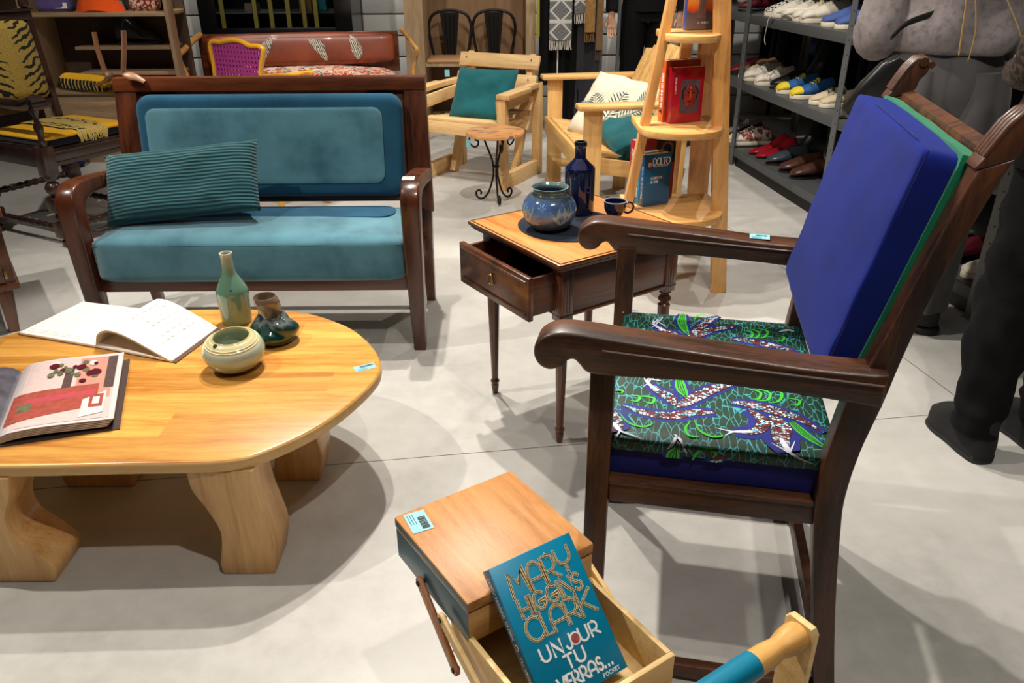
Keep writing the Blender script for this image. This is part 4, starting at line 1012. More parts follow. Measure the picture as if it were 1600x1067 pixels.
def flat_ribbon(m, pts, w, z, mi):
    n_ = len(pts); L0 = []
    for i, p in enumerate(pts):
        a_, b_ = Vector(pts[max(i - 1, 0)]), Vector(pts[min(i + 1, n_ - 1)]); d = (b_ - a_)
        if d.length < 1e-9: d = Vector((1, 0))
        d.normalize(); nn = Vector((-d.y, d.x)); p = Vector(p); sc_ = 1
        if 0 < i < n_ - 1:
            d1 = (p - Vector(pts[i - 1])).normalized(); sc_ = 1 / max(.45, abs(d1.dot(d)))
        e = d * w * .5 * (-1 if i == 0 else (1 if i == n_ - 1 else 0))
        L0.append((p + nn * w / 2 * sc_ + e, p - nn * w / 2 * sc_ + e))
    for i in range(n_ - 1):
        m.face([(L0[i][0].x, L0[i][0].y, z), (L0[i + 1][0].x, L0[i + 1][0].y, z), (L0[i + 1][1].x, L0[i + 1][1].y, z), (L0[i][1].x, L0[i][1].y, z)], mi)
def write(m, s_, x, y, h, gap, layers, wscale=1.0, hs=None, fit=None, sl=0.0):
    """stroke lettering: layers = [(width, z, material index)]"""
    tot = sum(GL[c][1] * h * wscale + gap for c in s_) - gap
    k = fit / tot if fit else 1; cx = x
    for i, c in enumerate(s_):
        g, w_ = GL[c]; hh = h * (hs[i] if hs else 1); yo = 0
        for pl in g:
            pts = [(cx + px * w_ * h * wscale * k + sl * py * hh, y + py * hh + yo) for px, py in pl]
            for wd, z, mi in layers: flat_ribbon(m, pts, wd, z, mi)
        cx += (w_ * h * wscale + gap) * k
    return cx
def title(name, rows, mats, parent):
    m = MB()
    for r_ in rows: write(m, *r_)
    o = m.build(name, mats, parent, smooth=180); return o
LAY = [(.0052, .0004, 0), (.0036, .0007, 1), (.0009, .001, 0)]
title('gold_lettering', [('MARY', .020, -.052, .036, .004, LAY, 1.0, None, .112), ('HIGGINS', .022, -.082, .024, .004, LAY, 1.0, None, .110), ('CLARK', .018, -.119, .033, .002, LAY, 1.0, None, .120)], [CREAM, GOLD], nv)
LW_ = [(.0034, .0006, 0)]
title('white_title', [('UN', .024, -.150, .019, .006, LW_, 1, None, .036), ('J', .068, -.150, .019, .004, LW_), ('UR', .094, -.150, .019, .005, LW_, 1, None, .034), ('TU', .056, -.173, .018, .005, LW_, 1, None, .034), ('VERRAS', .032, -.197, .018, .004, LW_, 1, None, .078), ('...', .113, -.197, .018, .004, LW_, 1, None, .014), ('POCKET', .104, -.208, .005, .0015, [(.001, .0006, 0)], 1, None, .03)], [WHITE], nv)
m = MB(); m.lathe([(.0005, 0), (.0095, 0), (.0095, .0005), (.0005, .0005)], 28); o = m.build('title_circle', WHITE, nv); o.location = (.0855, -.1405, .0003)
m = MB(); m.lathe([(.0005, 0), (.007, 0), (.007, .0003), (.0005, .0003)], 24); o2 = m.build('circle_picture', plain('reddish_picture', (160, 84, 74), .4, var=.5, scale=300), nv); o2.location = (.0855, -.1405, .0009)
# spine lettering (reads downwards)
Ms = Matrix(((0, 0, -1, -.0008), (-1, 0, 0, -.012), (0, 1, 0, -.0155), (0, 0, 0, 1)))
for tx, x0, ft in (('MARY HIGGINS CLARK', 0, .092), ('TU VERRAS...', .118, .06)):
    sp_ = MB(); write(sp_, tx, x0, 0, .0075, .0022, [(.0012, .0003, 0)], .9, None, ft); sp_.build('spine_lettering', WHITE, nv, smooth=180, M=Ms)
m = MB(); m.lathe([(.0005, 0), (.005, 0), (.005, .0004), (.0005, .0004)], 20); o = m.build('spine_circle', WHITE, nv); o.rotation_euler = (0, R(-90), 0); o.location = (-.0008, -.116, -.0115)
m = MB(); m.lathe([(.0005, 0), (.0034, 0), (.0034, .0003), (.0005, .0003)], 20); o = m.build('spine_circle_picture', plain('reddish_dot', (140, 70, 60), .4), nv); o.rotation_euler = (0, R(-90), 0); o.location = (-.0013, -.116, -.0115)
# ---------------------------------------------------------------- tiger throne chair
def tiger_mat(name, horiz='x', cx=.23, stripes=(15, 20), thin=1.0):
    m, t, b = nt(name); b.inputs['Roughness'].default_value = .95; b.inputs['Sheen Weight'].default_value = .3; b.inputs['Specular IOR Level'].default_value = .1
    v = coords(t); sx = N(t, 'ShaderNodeSeparateXYZ'); t.links.new(v, sx.inputs[0])
    hx = sx.outputs[{'x': 0, 'y': 1}[horiz]]; vz_ = sx.outputs[2 if horiz == 'x' else 0]
    s = N(t, 'ShaderNodeMath', operation='SUBTRACT'); t.links.new(hx, s.inputs[0]); s.inputs[1].default_value = cx
    a = N(t, 'ShaderNodeMath', operation='ABSOLUTE'); t.links.new(s.outputs[0], a.inputs[0])
    n = N(t, 'ShaderNodeTexNoise', Scale=22.0, Detail=3.0); t.links.new(v, n.inputs['Vector'])
    # bands droop towards the sides
    k = N(t, 'ShaderNodeMath', operation='MULTIPLY_ADD'); t.links.new(a.outputs[0], k.inputs[0]); k.inputs[1].default_value = -.5; t.links.new(vz_, k.inputs[2])
    k2 = N(t, 'ShaderNodeMath', operation='MULTIPLY_ADD'); t.links.new(n.outputs[0], k2.inputs[0]); k2.inputs[1].default_value = .06; t.links.new(k.outputs[0], k2.inputs[2])
    w_ = N(t, 'ShaderNodeMath', operation='MULTIPLY'); t.links.new(k2.outputs[0], w_.inputs[0]); w_.inputs[1].default_value = 2 * math.pi * 26
    si = N(t, 'ShaderNodeMath', operation='SINE'); t.links.new(w_.outputs[0], si.inputs[0])
    # stripes fade out at the spine
    g = N(t, 'ShaderNodeMapRange'); t.links.new(a.outputs[0], g.inputs[0]); g.inputs[1].default_value = .015; g.inputs[2].default_value = .07; g.inputs[3].default_value = -1.1; g.inputs[4].default_value = .0
    n3 = N(t, 'ShaderNodeTexNoise', Scale=35.0, Detail=1.0); t.links.new(v, n3.inputs['Vector'])
    ad = N(t, 'ShaderNodeMath', operation='ADD'); t.links.new(si.outputs[0], ad.inputs[0]); t.links.new(g.outputs[0], ad.inputs[1])
    ad2 = N(t, 'ShaderNodeMath', operation='MULTIPLY_ADD'); t.links.new(n3.outputs[0], ad2.inputs[0]); ad2.inputs[1].default_value = 1.4; t.links.new(ad.outputs[0], ad2.inputs[2])
    mr = N(t, 'ShaderNodeMapRange'); t.links.new(ad2.outputs[0], mr.inputs[0]); mr.inputs[1].default_value = -1.5; mr.inputs[2].default_value = 2.5
    n2 = N(t, 'ShaderNodeTexNoise', Scale=260.0, Detail=2.0); t.links.new(v, n2.inputs['Vector'])
    yc = ramp(t, n2.outputs[0], [(.3, sc((150, 124, 48))), (.6, sc((196, 168, 84)))])
    mask = ramp(t, mr.outputs[0], [(.60, (0, 0, 0)), (.64, (1, 1, 1))])
    mc = N(t, 'ShaderNodeMix', data_type='RGBA'); t.links.new(mask, mc.inputs[0]); t.links.new(yc, mc.inputs[6]); mc.inputs[7].default_value = (*sc((28, 26, 24)), 1)
    t.links.new(mc.outputs[2], b.inputs['Base Color']); bump(t, b, n2.outputs[0], .6, .003); return m
MAT['ebon'] = wood('ebonised_oak', (30, 18, 16), (62, 40, 34), 'x', 1.5, rough=.3, coat=.4)
MAT['ebon_z'] = wood('ebonised_oak_upright', (34, 22, 18), (72, 46, 38), 'z', 1.5, rough=.3, coat=.4)
YEL = fabric('mustard_yellow_cloth', (224, 168, 24), var=.06, bs=.1)
tg = Fr(-2.17, 3.70, 62)
tc = empty('throne_chair', tg.o, 62, 'dark carved throne chair with tiger-striped back and yellow seat at the left', 'armchair')
TW, TD = .46, .44
def turned(z0, z1, r, n=5, seed=1):
    rnd = random.Random(seed); pr = []
    L_ = z1 - z0
    for i in range(n):
        a = z0 + L_ * i / n; h = L_ / n; k = i % 3
        if k == 0: pr += [(r * .55, a), (r * .6, a + h * .1), (r * .95, a + h * .35), (r, a + h * .5), (r * .95, a + h * .65), (r * .6, a + h * .9)]
        elif k == 1: pr += [(r * .75, a + .02 * h), (r * .85, a + h * .15), (r * .8, a + h * .3), (r * .8, a + h * .7), (r * .85, a + h * .85), (r * .7, a + h * .98)]
        else: pr += [(r * .5, a + .03 * h), (r * .95, a + h * .2), (r * .6, a + h * .4), (r * .95, a + h * .6), (r * .5, a + h * .9)]
    return pr
for (u, v) in ((0, 0), (TW, 0), (0, TD + .1), (TW, TD + .1)):
    m = MB(); fr = v == 0
    m.box(u - .032, u + .032, v - .032, v + .032, .355, .49, .003)
    pr = [(.016, 0), (.024, .012), (.024, .03), (.014, .04), (.016, .05)]
    m.lathe(pr, 20, (u, v, 0)); m.box(u - .033, u + .033, v - .033, v + .033, .05, .125, .006)
    m.lathe([(.016, .125), (.024, .135), (.026, .15), (.02, .165), (.015, .172)], 20, (u, v, 0)); m.box(u - .036, u + .036, v - .036, v + .036, .175, .25, .011)
    m.lathe([(.018, .25), (.016, .26), (.033, .275), (.037, .295), (.028, .315), (.018, .322), (.024, .33), (.03, .345), (.03, .356)], 20, (u, v, 0))
    m.build('leg', MAT['ebon_z'], tc)
for (p, q) in (((0, 0), (TW, 0)), ((0, 0), (0, TD + .1)), ((TW, 0), (TW, TD + .1)), ((0, TD + .1), (TW, TD + .1))):
    m = MB(); m.bar((*p, .43), (*q, .43), .034, .085); 
    off = -.018 if p[0] != q[0] and p[1] == 0 else 0
    if off: m.bar((p[0] + .03, off, .455), (q[0] - .03, off, .455), .008, .012); m.bar((p[0] + .03, off, .405), (q[0] - .03, off, .405), .006, .010)
    m.build('seat_rail', MAT['ebon'], tc)
def turned_bar(p, q, r=.018):
    p, q = Vector(p), Vector(q); n_ = 36; pts = [p + (q - p) * i / n_ for i in range(n_ + 1)]
    rr = [r * (.62 + .38 * abs(math.sin(i * .9))) for i in range(n_ + 1)]; m = MB(); m.tube(pts, rr, 14); return m
for p, q in (((.02, 0, .09), (TW - .02, 0, .09)), ((0, .02, .09), (0, TD + .08, .09)), ((TW, .02, .09), (TW, TD + .08, .09)), ((.02, TD + .1, .2), (TW - .02, TD + .1, .2))):
    turned_bar(p, q).build('stretcher', MAT['ebon'], tc)
cushion(.005, TW - .005, -.02, TD - .03, .475, .522, .015, .01, 10, .001).build('seat_base', fabric('black_seat_cloth', (22, 26, 36), var=.1), tc, smooth=50)
m = MB(); b = cushion(.0, TW, -.026, TD - .03, .510, .527, .008, .008, 10, .0005); b.build('yellow_seat_cover', YEL, tc, smooth=50)
m = MB(); rs = []
for i in range(15):
    v = TD - .06 - i * .03; w_ = .095 if i < 12 else .07
    if v < -.03: v_, z_ = -.031 - .004, .520 - (-.03 - v) * .9
    else: v_, z_ = v, .5335 + .008 * (1 - ((v - .19) / .23) ** 2)
    rs.append([Vector((.25 - w_ + .012 * noise.noise(Vector((i, 0, 0))), v_, z_)), Vector((.25, v_ - (.004 if v < -.03 else 0), z_ + (.002 if v > -.03 else 0))), Vector((.25 + w_ + .012 * noise.noise(Vector((i, 5, 0))), v_, z_))])
m.rings(rs, cap=False, closed=False); m.build('tiger_runner', tiger_mat('tiger_runner_plush', 'x', .25), tc, smooth=80)
# fringe hanging over the front of the seat
m = MB(); rnd = random.Random(2)
for i in range(40):
    u = .17 + .16 * i / 39; z = .53; m.tube([(u, -.028, z), (u + rnd.uniform(-.006, .006), -.037, z - .02), (u + rnd.uniform(-.012, .012), -.038, z - .045 - .012 * rnd.random())], [.003, .0028, .001], 5)
m.build('runner_fringe', plain('straw_fringe', (206, 180, 100), .9, var=.2, scale=200), tc)
# arms
for u, near in ((0, 1), (TW, 0)):
    m = MB(); m.lathe([(.018, .49), (.022, .505), (.015, .52), (.013, .54), (.02, .56), (.022, .58), (.012, .6), (.013, .63), (.02, .645), (.02, .66)], 18, (u, -.01, 0)); m.build('arm_post', MAT['ebon_z'], tc)
    m = MB(); m.tube([(u, TD, .67), (u, TD * .6, .668), (u, .06, .672), (u, 0, .685), (u, -.04, .70)], [.024, .024, .026, .03, .026], 14)
    for k in range(3): m.tube([(u - .036, -.045 - .006 * k, .695 - .012 * k), (u + .036, -.045 - .006 * k, .695 - .012 * k)], .016 - .002 * k, 12)
    for k in range(6): m.tube([(u - .028 + .011 * k, .03, .69), (u - .028 + .011 * k, -.01, .703), (u - .028 + .011 * k, -.04, .715), (u - .028 + .011 * k, -.065, .70)], .0055, 6)
    m.build('arm', MAT['ebon'], tc)
    if near: continue
    cushion(u - .035, u + .035, .06, TD - .03, .675, .735, .03, .004, 8, .001).build('arm_pad', YEL, tc, smooth=60)
    rnd = random.Random(4 + near)
    for sgn in (-1, 1):
        m = MB()
        for i in range(36):
            v = .07 + (TD - .12) * i / 35; m.tube([(u + sgn * .036, v, .715), (u + sgn * .042, v + rnd.uniform(-.004, .004), .695), (u + sgn * .041, v + rnd.uniform(-.005, .005), .668)], [.004, .0045, .002], 5)
            if i % 3: m.mi = 0
            for f_ in list(m.bm.faces)[-12:]: f_.material_index = 1 if i % 3 else 0
        m.build('arm_fringe', [plain('yellow_fringe', (190, 160, 80), .9), plain('black_fringe', (24, 24, 26), .9)], tc)
# back: stiles, rails, plush panel, finials
for u in (.055, TW - .055):
    m = MB(); m.bar((u, TD, .49), (u, TD + .06, 1.04), .035, .035, bev=.004, up=(0, 1, 0)); 
    m.build('back_stile', MAT['ebon_z'], tc)
m = MB(); m.bar((.04, TD + .055, 1.015), (TW - .04, TD + .055, 1.015), .04, .045); m.bar((.03, TD + .055, 1.04), (TW - .03, TD + .055, 1.04), .05, .012); m.build('crest_rail', MAT['ebon'], tc)
m = MB(); m.bar((.06, TD + .015, .60), (TW - .06, TD + .015, .60), .035, .05); m.build('lower_back_rail', MAT['ebon'], tc)
for u in (.055, .245, TW - .055):
    m = MB(); m.lathe([(.012, 1.045), (.022, 1.052), (.026, 1.07), (.022, 1.085), (.012, 1.092), (.02, 1.1), (.022, 1.115), (.014, 1.13), (.016, 1.14), (.012, 1.16), (.002, 1.17)], 20, (u, TD + .058, 0)); m.build('finial', MAT['ebon_z'], tc)
p = cushion(.075, TW - .075, TD - .02, TD + .03, .635, .985, .02, .014, 14, .002)
for v in p.bm.verts: v.co.y += (v.co.z - .64) * .11
p.build('tiger_back_panel', tiger_mat('tiger_plush', 'x', .235), tc, smooth=60)

# ---------------------------------------------------------------- low cabinet at the left edge
lc = empty('low_cabinet', (-2.262, 2.75, 0), 35, 'low dark wooden cabinet with tapered legs at the left picture edge', 'cabinet')
m = MB(); m.box(-.34, .345, -.25, .25, .19, .45, .004); m.build('body', MAT['walnut'], lc)
m = MB(); m.box(-.36, .362, -.262, .262, .45, .50, .004); m.build('cabinet_top', wood('cabinet_top_wood', (96, 50, 26), (150, 88, 48), 'x', 1.3, rough=.35, coat=.3), lc)
m = MB(); m.box(-.33, .352, -.258, .258, .175, .2, .003); m.build('plinth', MAT['walnut'], lc)
m = MB(); m.box(-.32, .31, -.262, -.249, .21, .44, .003); dd = m.build('door', MAT['walnut'], lc)
m = MB(); m.box(.312, .322, -.263, -.25, .40, .43, .002); m.build('hinge', MAT['brass'], dd); m = MB(); m.box(.312, .322, -.263, -.25, .22, .25, .002); m.build('hinge', MAT['brass'], dd)
for a in (-.3, .3):
    for b_ in (-.21, .21):
        m = MB(); m.bar((a * .97, b_, 0), (a, b_, .18), .035, .035, w2=.055, h2=.055, up=(0, 1, 0)); m.build('leg', MAT['walnut_z'], lc)

# ---------------------------------------------------------------- bookcase at the back left
bc_ = empty('display_shelving', (-2.55, 5.4, 0), 0, 'large brown shelving unit with shoes and bags along its shelves behind the throne chair', 'shelving unit')
shelf_w = wood('taupe_laminate', (140, 112, 84), (172, 144, 110), 'x', 1.0, rough=.5); side_w = wood('taupe_laminate_upright', (140, 114, 88), (168, 142, 112), 'z', 1.0, rough=.5)
dk = plain('dark_brown_panel', (70, 52, 38), .6, var=.1)
m = MB(); m.box(.375, .40, 0, .10, 0, 2.0, .003); m.build('side_panel', side_w, bc_)
m = MB(); m.box(-.54, -.50, 0, .34, 0, 2.0, .003); m.build('side_panel', side_w, bc_)
m = MB(); m.box(-1.7, .375, .34, .36, 0, 2.0, 0); m.build('back_panel', dk, bc_)
m = MB(); m.box(-.5, .375, .0, .34, .925, .948, .003); m.build('shelf', shelf_w, bc_)
m = MB(); m.box(-.3, .32, .12, .34, .715, .735, .002); m.build('shelf', shelf_w, bc_)
m = MB(); m.box(-.3, .34, .12, .34, .555, .575, .002); m.build('shelf', shelf_w, bc_)
m = MB(); m.box(-.5, .375, .0, .34, .452, .475, .002); m.build('shelf', shelf_w, bc_)
m = MB(); m.box(-.5, .375, .02, .04, .0, .45, .002); m.build('kick_panel', shelf_w, bc_)
m = MB(); m.box(-1.7, -.54, .0, .34, .90, .925, .002); m.build('shelf', shelf_w, bc_)
m = MB(); m.box(-1.7, -.54, .05, .34, .4, .425, .002); m.build('shelf', dk, bc_)
m = MB(); m.box(-.5, .375, .0, .34, 1.4, 1.425, .002); m.build('shelf', shelf_w, bc_)
# two wooden forked hangers standing on the settee side
for k, (pts) in enumerate((([(147, 50), (152, 75), (160, 100), (165, 113), (171, 118), (166, 126), (150, 133)]), ([(193, 48), (194, 75), (193, 105), (194, 115), (202, 118), (215, 122), (226, 128)]))):
    fr_ = Fr(0, 0, 0); HY = (4.09, 2.985)[k]; P_ = [fr_.V(HY, x, y) for x, y in pts]
    m = MB(); cp = catmull(P_, 5); base_ = P_[0] * 0 + Vector((P_[-2].x, HY, 0)); cp = [p_ - base_ for p_ in cp]
    rr = [(.0125, .0092)[k] + (.0105, .008)[k] * math.exp(-((i / len(cp) - .68) / .14) ** 2) for i in range(len(cp))]
    m.tube(cp, rr, 12, flat=.45)
    hgr = m.build('wooden_hanger', MAT['ply'] if 0 else wood('hanger_wood_%d' % k, (132, 92, 62), (164, 120, 88), 'z', 2, rough=.4), None); hgr.location = base_
    tag(hgr, ['curved pale wooden hanger above the throne chair arm, left of the pair', 'curved pale wooden hanger above the settee corner, right of the pair'][k], 'hanger', 'wooden hangers by the shelving')
    m = MB(); q_ = cp[0]; m.tube(catmull([q_ + Vector((0, 0, -.01)), q_ + Vector((0, 0, .02)), q_ + Vector((.015, 0, .035)), q_ + Vector((.03, 0, .02))], 5), .0025, 6); m.build('hook', MAT['iron'], hgr)

# ---------------------------------------------------------------- items on the shelving
def shoe(name, L_=.26, col=None, sole=None, lace=None, kind='sneaker', toe=None, stripes=None):
    """a shoe pointing to +x, standing at z=0; the origin under the heel"""
    root = empty(name)
    # body rings along x
    W_ = L_ * .36; secs = []
    if kind == 'heel': hts = [(0, .35, .30, .06), (.1, .42, .34, .06), (.25, .38, .30, .05), (.45, .22, .28, .03), (.65, .14, .33, .012), (.85, .11, .33, .01), (1, .05, .12, .01)]
    elif kind == 'boot': hts = [(0, .95, .30, .0), (.1, 1.0, .34, 0), (.3, .98, .34, 0), (.42, .6, .32, 0), (.6, .32, .36, 0), (.85, .24, .38, 0), (1, .1, .2, 0)]
    else: hts = [(0, .30, .24, .0), (.08, .37, .30, 0), (.25, .33, .30, 0), (.42, .33, .33, 0), (.6, .25, .38, 0), (.82, .17, .37, 0), (.95, .12, .28, 0), (1, .06, .14, 0)]
    m = MB(); rs = []
    z0 = .018 if kind != 'heel' else .004
    for x, h, w_, lift in hts:
        r_ = []
        for k in range(16):
            a = 2 * math.pi * k / 16; yy = math.cos(a) * w_ / 2 * L_ * (1 - .35 * max(0, math.sin(a)) * min(1, h / .3)); zz = (math.sin(a) * .5 + .5) * h * L_
            if math.sin(a) < 0: zz = (1 + math.sin(a)) * .5 * h * L_ * .8
            r_.append(Vector((x * L_, yy, z0 + lift * L_ + zz)))
        rs.append(r_)
    m.rings(rs)
    m.build('upper', col, root, smooth=70)
    if kind == 'heel':
        m = MB(); m.lathe([(.006, 0), (.006, .02), (.012, .075)], 10, (.03, 0, 0)); m.build('heel', sole, root)
        m = MB(); m.prism(c2([(.35 * L_, -.03), (.6 * L_, -.04), (.9 * L_, -.035), (1.0 * L_, 0), (.9 * L_, .035), (.6 * L_, .04), (.35 * L_, .03)], 3), XY, 0, .006); m.build('sole', sole, root)
    else:
        pts = c2([(-.01 * L_, -.1 * L_), (.1 * L_, -.155 * L_), (.4 * L_, -.15 * L_), (.68 * L_, -.195 * L_), (.9 * L_, -.165 * L_), (1.01 * L_, -.05 * L_), (1.01 * L_, .05 * L_), (.9 * L_, .165 * L_), (.68 * L_, .195 * L_), (.4 * L_, .15 * L_), (.1 * L_, .155 * L_), (-.01 * L_, .1 * L_)], 3)
        m = MB(); m.prism(pts, XY, 0, .024 if kind != 'dress' else .01, bev=.004); m.build('sole', sole, root)
        if kind == 'dress': m = MB(); m.box(-.002, .07, -.035, .035, -.0, .02, .003); m.build('heel', sole, root)
    if lace is not None:
        m = MB()
        for k in range(5):
            x = L_ * (.40 + .07 * k); z = z0 + L_ * (.335 - .035 * k - .012 * k * .5)
            m.tube([(x, -.026, z - .012), (x + .006, -.01, z + .003), (x, .01, z + .003), (x + .006, .026, z - .012)], .0028, 5)
            m.tube([(x + .012, -.026, z - .016), (x + .002, 0, z + .002), (x + .012, .026, z - .016)], .0026, 5)
        m.build('laces', lace, root)
    if toe is not None:
        m = MB(); rs = []
        for x in (.80, .86, .92, .97, 1.005, 1.015):
            h = .20 * (1 - ((x - .8) / .23) ** 2) ** .5; w_ = .39 * (1 - ((x - .78) / .26) ** 2) ** .5
            rs.append([Vector((x * L_, math.cos(a) * w_ / 2 * L_, z0 - .002 + (math.sin(a) * .5 + .5) * h * L_)) for a in [2 * math.pi * k / 16 for k in range(16)]])
        m.rings(rs); m.build('toe_cap', toe, root, smooth=70)
    if stripes is not None:
        m = MB()
        for sg in (-1, 1):
            for k in range(3): m.tube([(L_ * (.3 + .1 * k), sg * L_ * .155, z0 + .01), (L_ * (.36 + .1 * k), sg * L_ * .13, z0 + L_ * .2)], .004, 5, flat=.5)
        m.build('side_stripes', stripes, root)
    return root
def put(o, x, y, z, rz, label, cat='shoe', group=None, rx=0, ry=0):
    o.location = (x, y, z); o.rotation_euler = (R(rx), R(ry), R(rz)); o['label'] = label; o['category'] = cat
    if group: o['group'] = group
    elif 'group' in o: del o['group']
    return o
blk, gum = plain('black_leather', (18, 18, 20), .4, coat=.2), plain('gum_sole', (150, 110, 70), .6)
w_sole = plain('off_white_rubber', (222, 212, 190), .55, var=.08); w_up = plain('off_white_leather', (222, 214, 198), .55, var=.06)
sh = shoe('ankle_boot', .27, blk, blk, kind='boot'); put(sh, -2.60, 5.62, .735, 8, 'black ankle boot on the upper small shelf of the brown shelving', 'boot')
m = MB(); m.rings([[Vector((.16 * math.cos(a) * (1 - .1 * k), .09 * math.sin(a) * (1 - .1 * k), .03 * k + .012 * math.sin(3 * a + k))) for a in [2 * math.pi * q / 24 for q in range(24)]] for k in range(4)])
o = m.build('orange_scarf', fabric('orange_cloth', (226, 84, 26), var=.15, c2_=(180, 50, 12)), None, smooth=80); o.location = (-2.63, 5.52, .95); tag(o, 'folded bright orange cloth on the top visible shelf of the brown unit', 'cloth')
def bag(name, w_, h, d, mat, label, x, y, z, rz=0, cat='handbag'):
    r_ = empty(name, (x, y, z), rz, label, cat); cushion(-w_ / 2, w_ / 2, -d / 2, d / 2, 0, h, .03, .012, 8, .003).build('bag_body', mat, r_, smooth=60)
    m = MB(); m.tube(catmull([(-w_ * .3, 0, h - .005), (-w_ * .22, 0, h + .05), (0, 0, h + .08), (w_ * .22, 0, h + .05), (w_ * .3, 0, h - .005)], 5), .006, 8); m.build('strap', mat, r_); return r_
bg = bag('purple_handbag', .22, .13, .1, fabric('purple_cloth', (96, 84, 140), var=.2), 'soft purple handbag with white label at the left of the top shelf', -2.93, 5.56, .948)
m = MB(); m.box(.02, .10, -.0535, -.0525, .02, .055, 0); m.build('paper_label', MAT['paper'], bg)
def floral():
    m, t, b = nt('orange_floral_print'); v = coords(t); vo = N(t, 'ShaderNodeTexVoronoi', Scale=45.0); t.links.new(v, vo.inputs['Vector']); t.links.new(ramp(t, vo.outputs['Distance'], [(.25, sc((226, 110, 60))), (.35, sc((240, 214, 190))), (.6, sc((120, 40, 34)))]), b.inputs['Base Color']); return m
bag('floral_handbag', .18, .15, .09, floral(), 'orange floral patterned bag on the top shelf beside the orange cloth', -2.36, 5.58, .948)
sh = shoe('dress_shoe', .25, blk, blk, kind='dress'); put(sh, -2.25, 5.66, .948, 160, 'black pointed shoe at the right end of the top brown shelf')
bag('blue_bag', .14, .2, .08, fabric('deep_blue_cloth', (24, 34, 84)), 'upright deep blue bag beside the throne chair arm', -2.93, 5.3, .0)
bag('grey_handbag', .30, .2, .12, fabric('patterned_grey_cloth', (110, 104, 108), var=.4, mott=60), 'grey patterned bag on the lower shelf behind the throne chair', -3.3, 5.55, .425)
bag('pink_handbag', .18, .16, .1, fabric('faded_pink_cloth', (186, 120, 130), var=.2), 'small faded pink bag on the lower shelf behind the throne chair', -3.56, 5.5, .425)

# ---------------------------------------------------------------- orange settee with paisley seat
os_ = empty('orange_settee', (-1.42, 5.72, 0), 9, 'long wooden settee with orange leather back and paisley seat along the back wall', 'sofa')
def orange_mat():
    m, t, b = nt('orange_leather_with_paisley_bands'); b.inputs['Roughness'].default_value = .42; b.inputs['Coat Weight'].default_value = .2
    v = coords(t); n = N(t, 'ShaderNodeTexNoise', Scale=5.0, Detail=4.0); t.links.new(v, n.inputs['Vector'])
    t.links.new(ramp(t, n.outputs[0], [(.3, sc((108, 46, 24))), (.7, sc((142, 66, 34)))]), b.inputs['Base Color']); return m
def paisley():
    m, t, b = nt('paisley_print'); b.inputs['Roughness'].default_value = .9; v = coords(t, (1, 1, 1)); n = N(t, 'ShaderNodeTexNoise', Scale=9.0, Detail=2.0); t.links.new(v, n.inputs['Vector'])
    va = N(t, 'ShaderNodeVectorMath', operation='MULTIPLY_ADD'); t.links.new(n.outputs['Color'], va.inputs[0]); va.inputs[1].default_value = (.09, .09, .02); t.links.new(v, va.inputs[2])
    vo = N(t, 'ShaderNodeTexVoronoi', Scale=26.0, feature='F1'); t.links.new(va.outputs[0], vo.inputs['Vector']); s_ = N(t, 'ShaderNodeSeparateColor'); t.links.new(vo.outputs['Color'], s_.inputs[0])
    c_ = ramp(t, s_.outputs[0], [(0, sc((186, 70, 54))), (.3, sc((214, 186, 160))), (.5, sc((206, 116, 80))), (.66, sc((110, 130, 140))), (.78, sc((226, 206, 180))), (.9, sc((70, 74, 90)))], 'CONSTANT')
    ve = N(t, 'ShaderNodeTexVoronoi', Scale=26.0, feature='DISTANCE_TO_EDGE'); t.links.new(va.outputs[0], ve.inputs['Vector'])
    l = N(t, 'ShaderNodeMath', operation='LESS_THAN'); l.inputs[1].default_value = .06; t.links.new(ve.outputs['Distance'], l.inputs[0]); mc = N(t, 'ShaderNodeMix', data_type='RGBA'); t.links.new(l.outputs[0], mc.inputs[0]); t.links.new(c_, mc.inputs[6]); mc.inputs[7].default_value = (*sc((226, 204, 178)), 1)
    t.links.new(mc.outputs[2], b.inputs['Base Color']); return m
SWD = .72
cushion(-SWD + .05, SWD - .1, -.05, .45, .40, .50, .05, .05, 14, .004).build('seat_cushion', paisley(), os_, smooth=70)
p = cushion(-SWD + .04, SWD - .09, .33, .42, .555, .745, .03, .018, 14, .002)
for v in p.bm.verts: v.co.y += (v.co.z - .56) * .2
p.build('back_cushion', orange_mat(), os_, smooth=60)
def bandmat():
    m, t, b = nt('grey_paisley_band'); b.inputs['Roughness'].default_value = .5; v = coords(t, (1, .2, .6), (0, R(30), 0)); w_ = N(t, 'ShaderNodeTexWave', Scale=28.0, Distortion=6.0, Detail=2.0); w_.inputs['Detail Scale'].default_value = 2; t.links.new(v, w_.inputs['Vector'])
    t.links.new(ramp(t, w_.outputs[0], [(.25, sc((50, 44, 42))), (.4, sc((132, 120, 104))), (.75, sc((196, 186, 166)))]), b.inputs['Base Color']); return m
BND = bandmat()
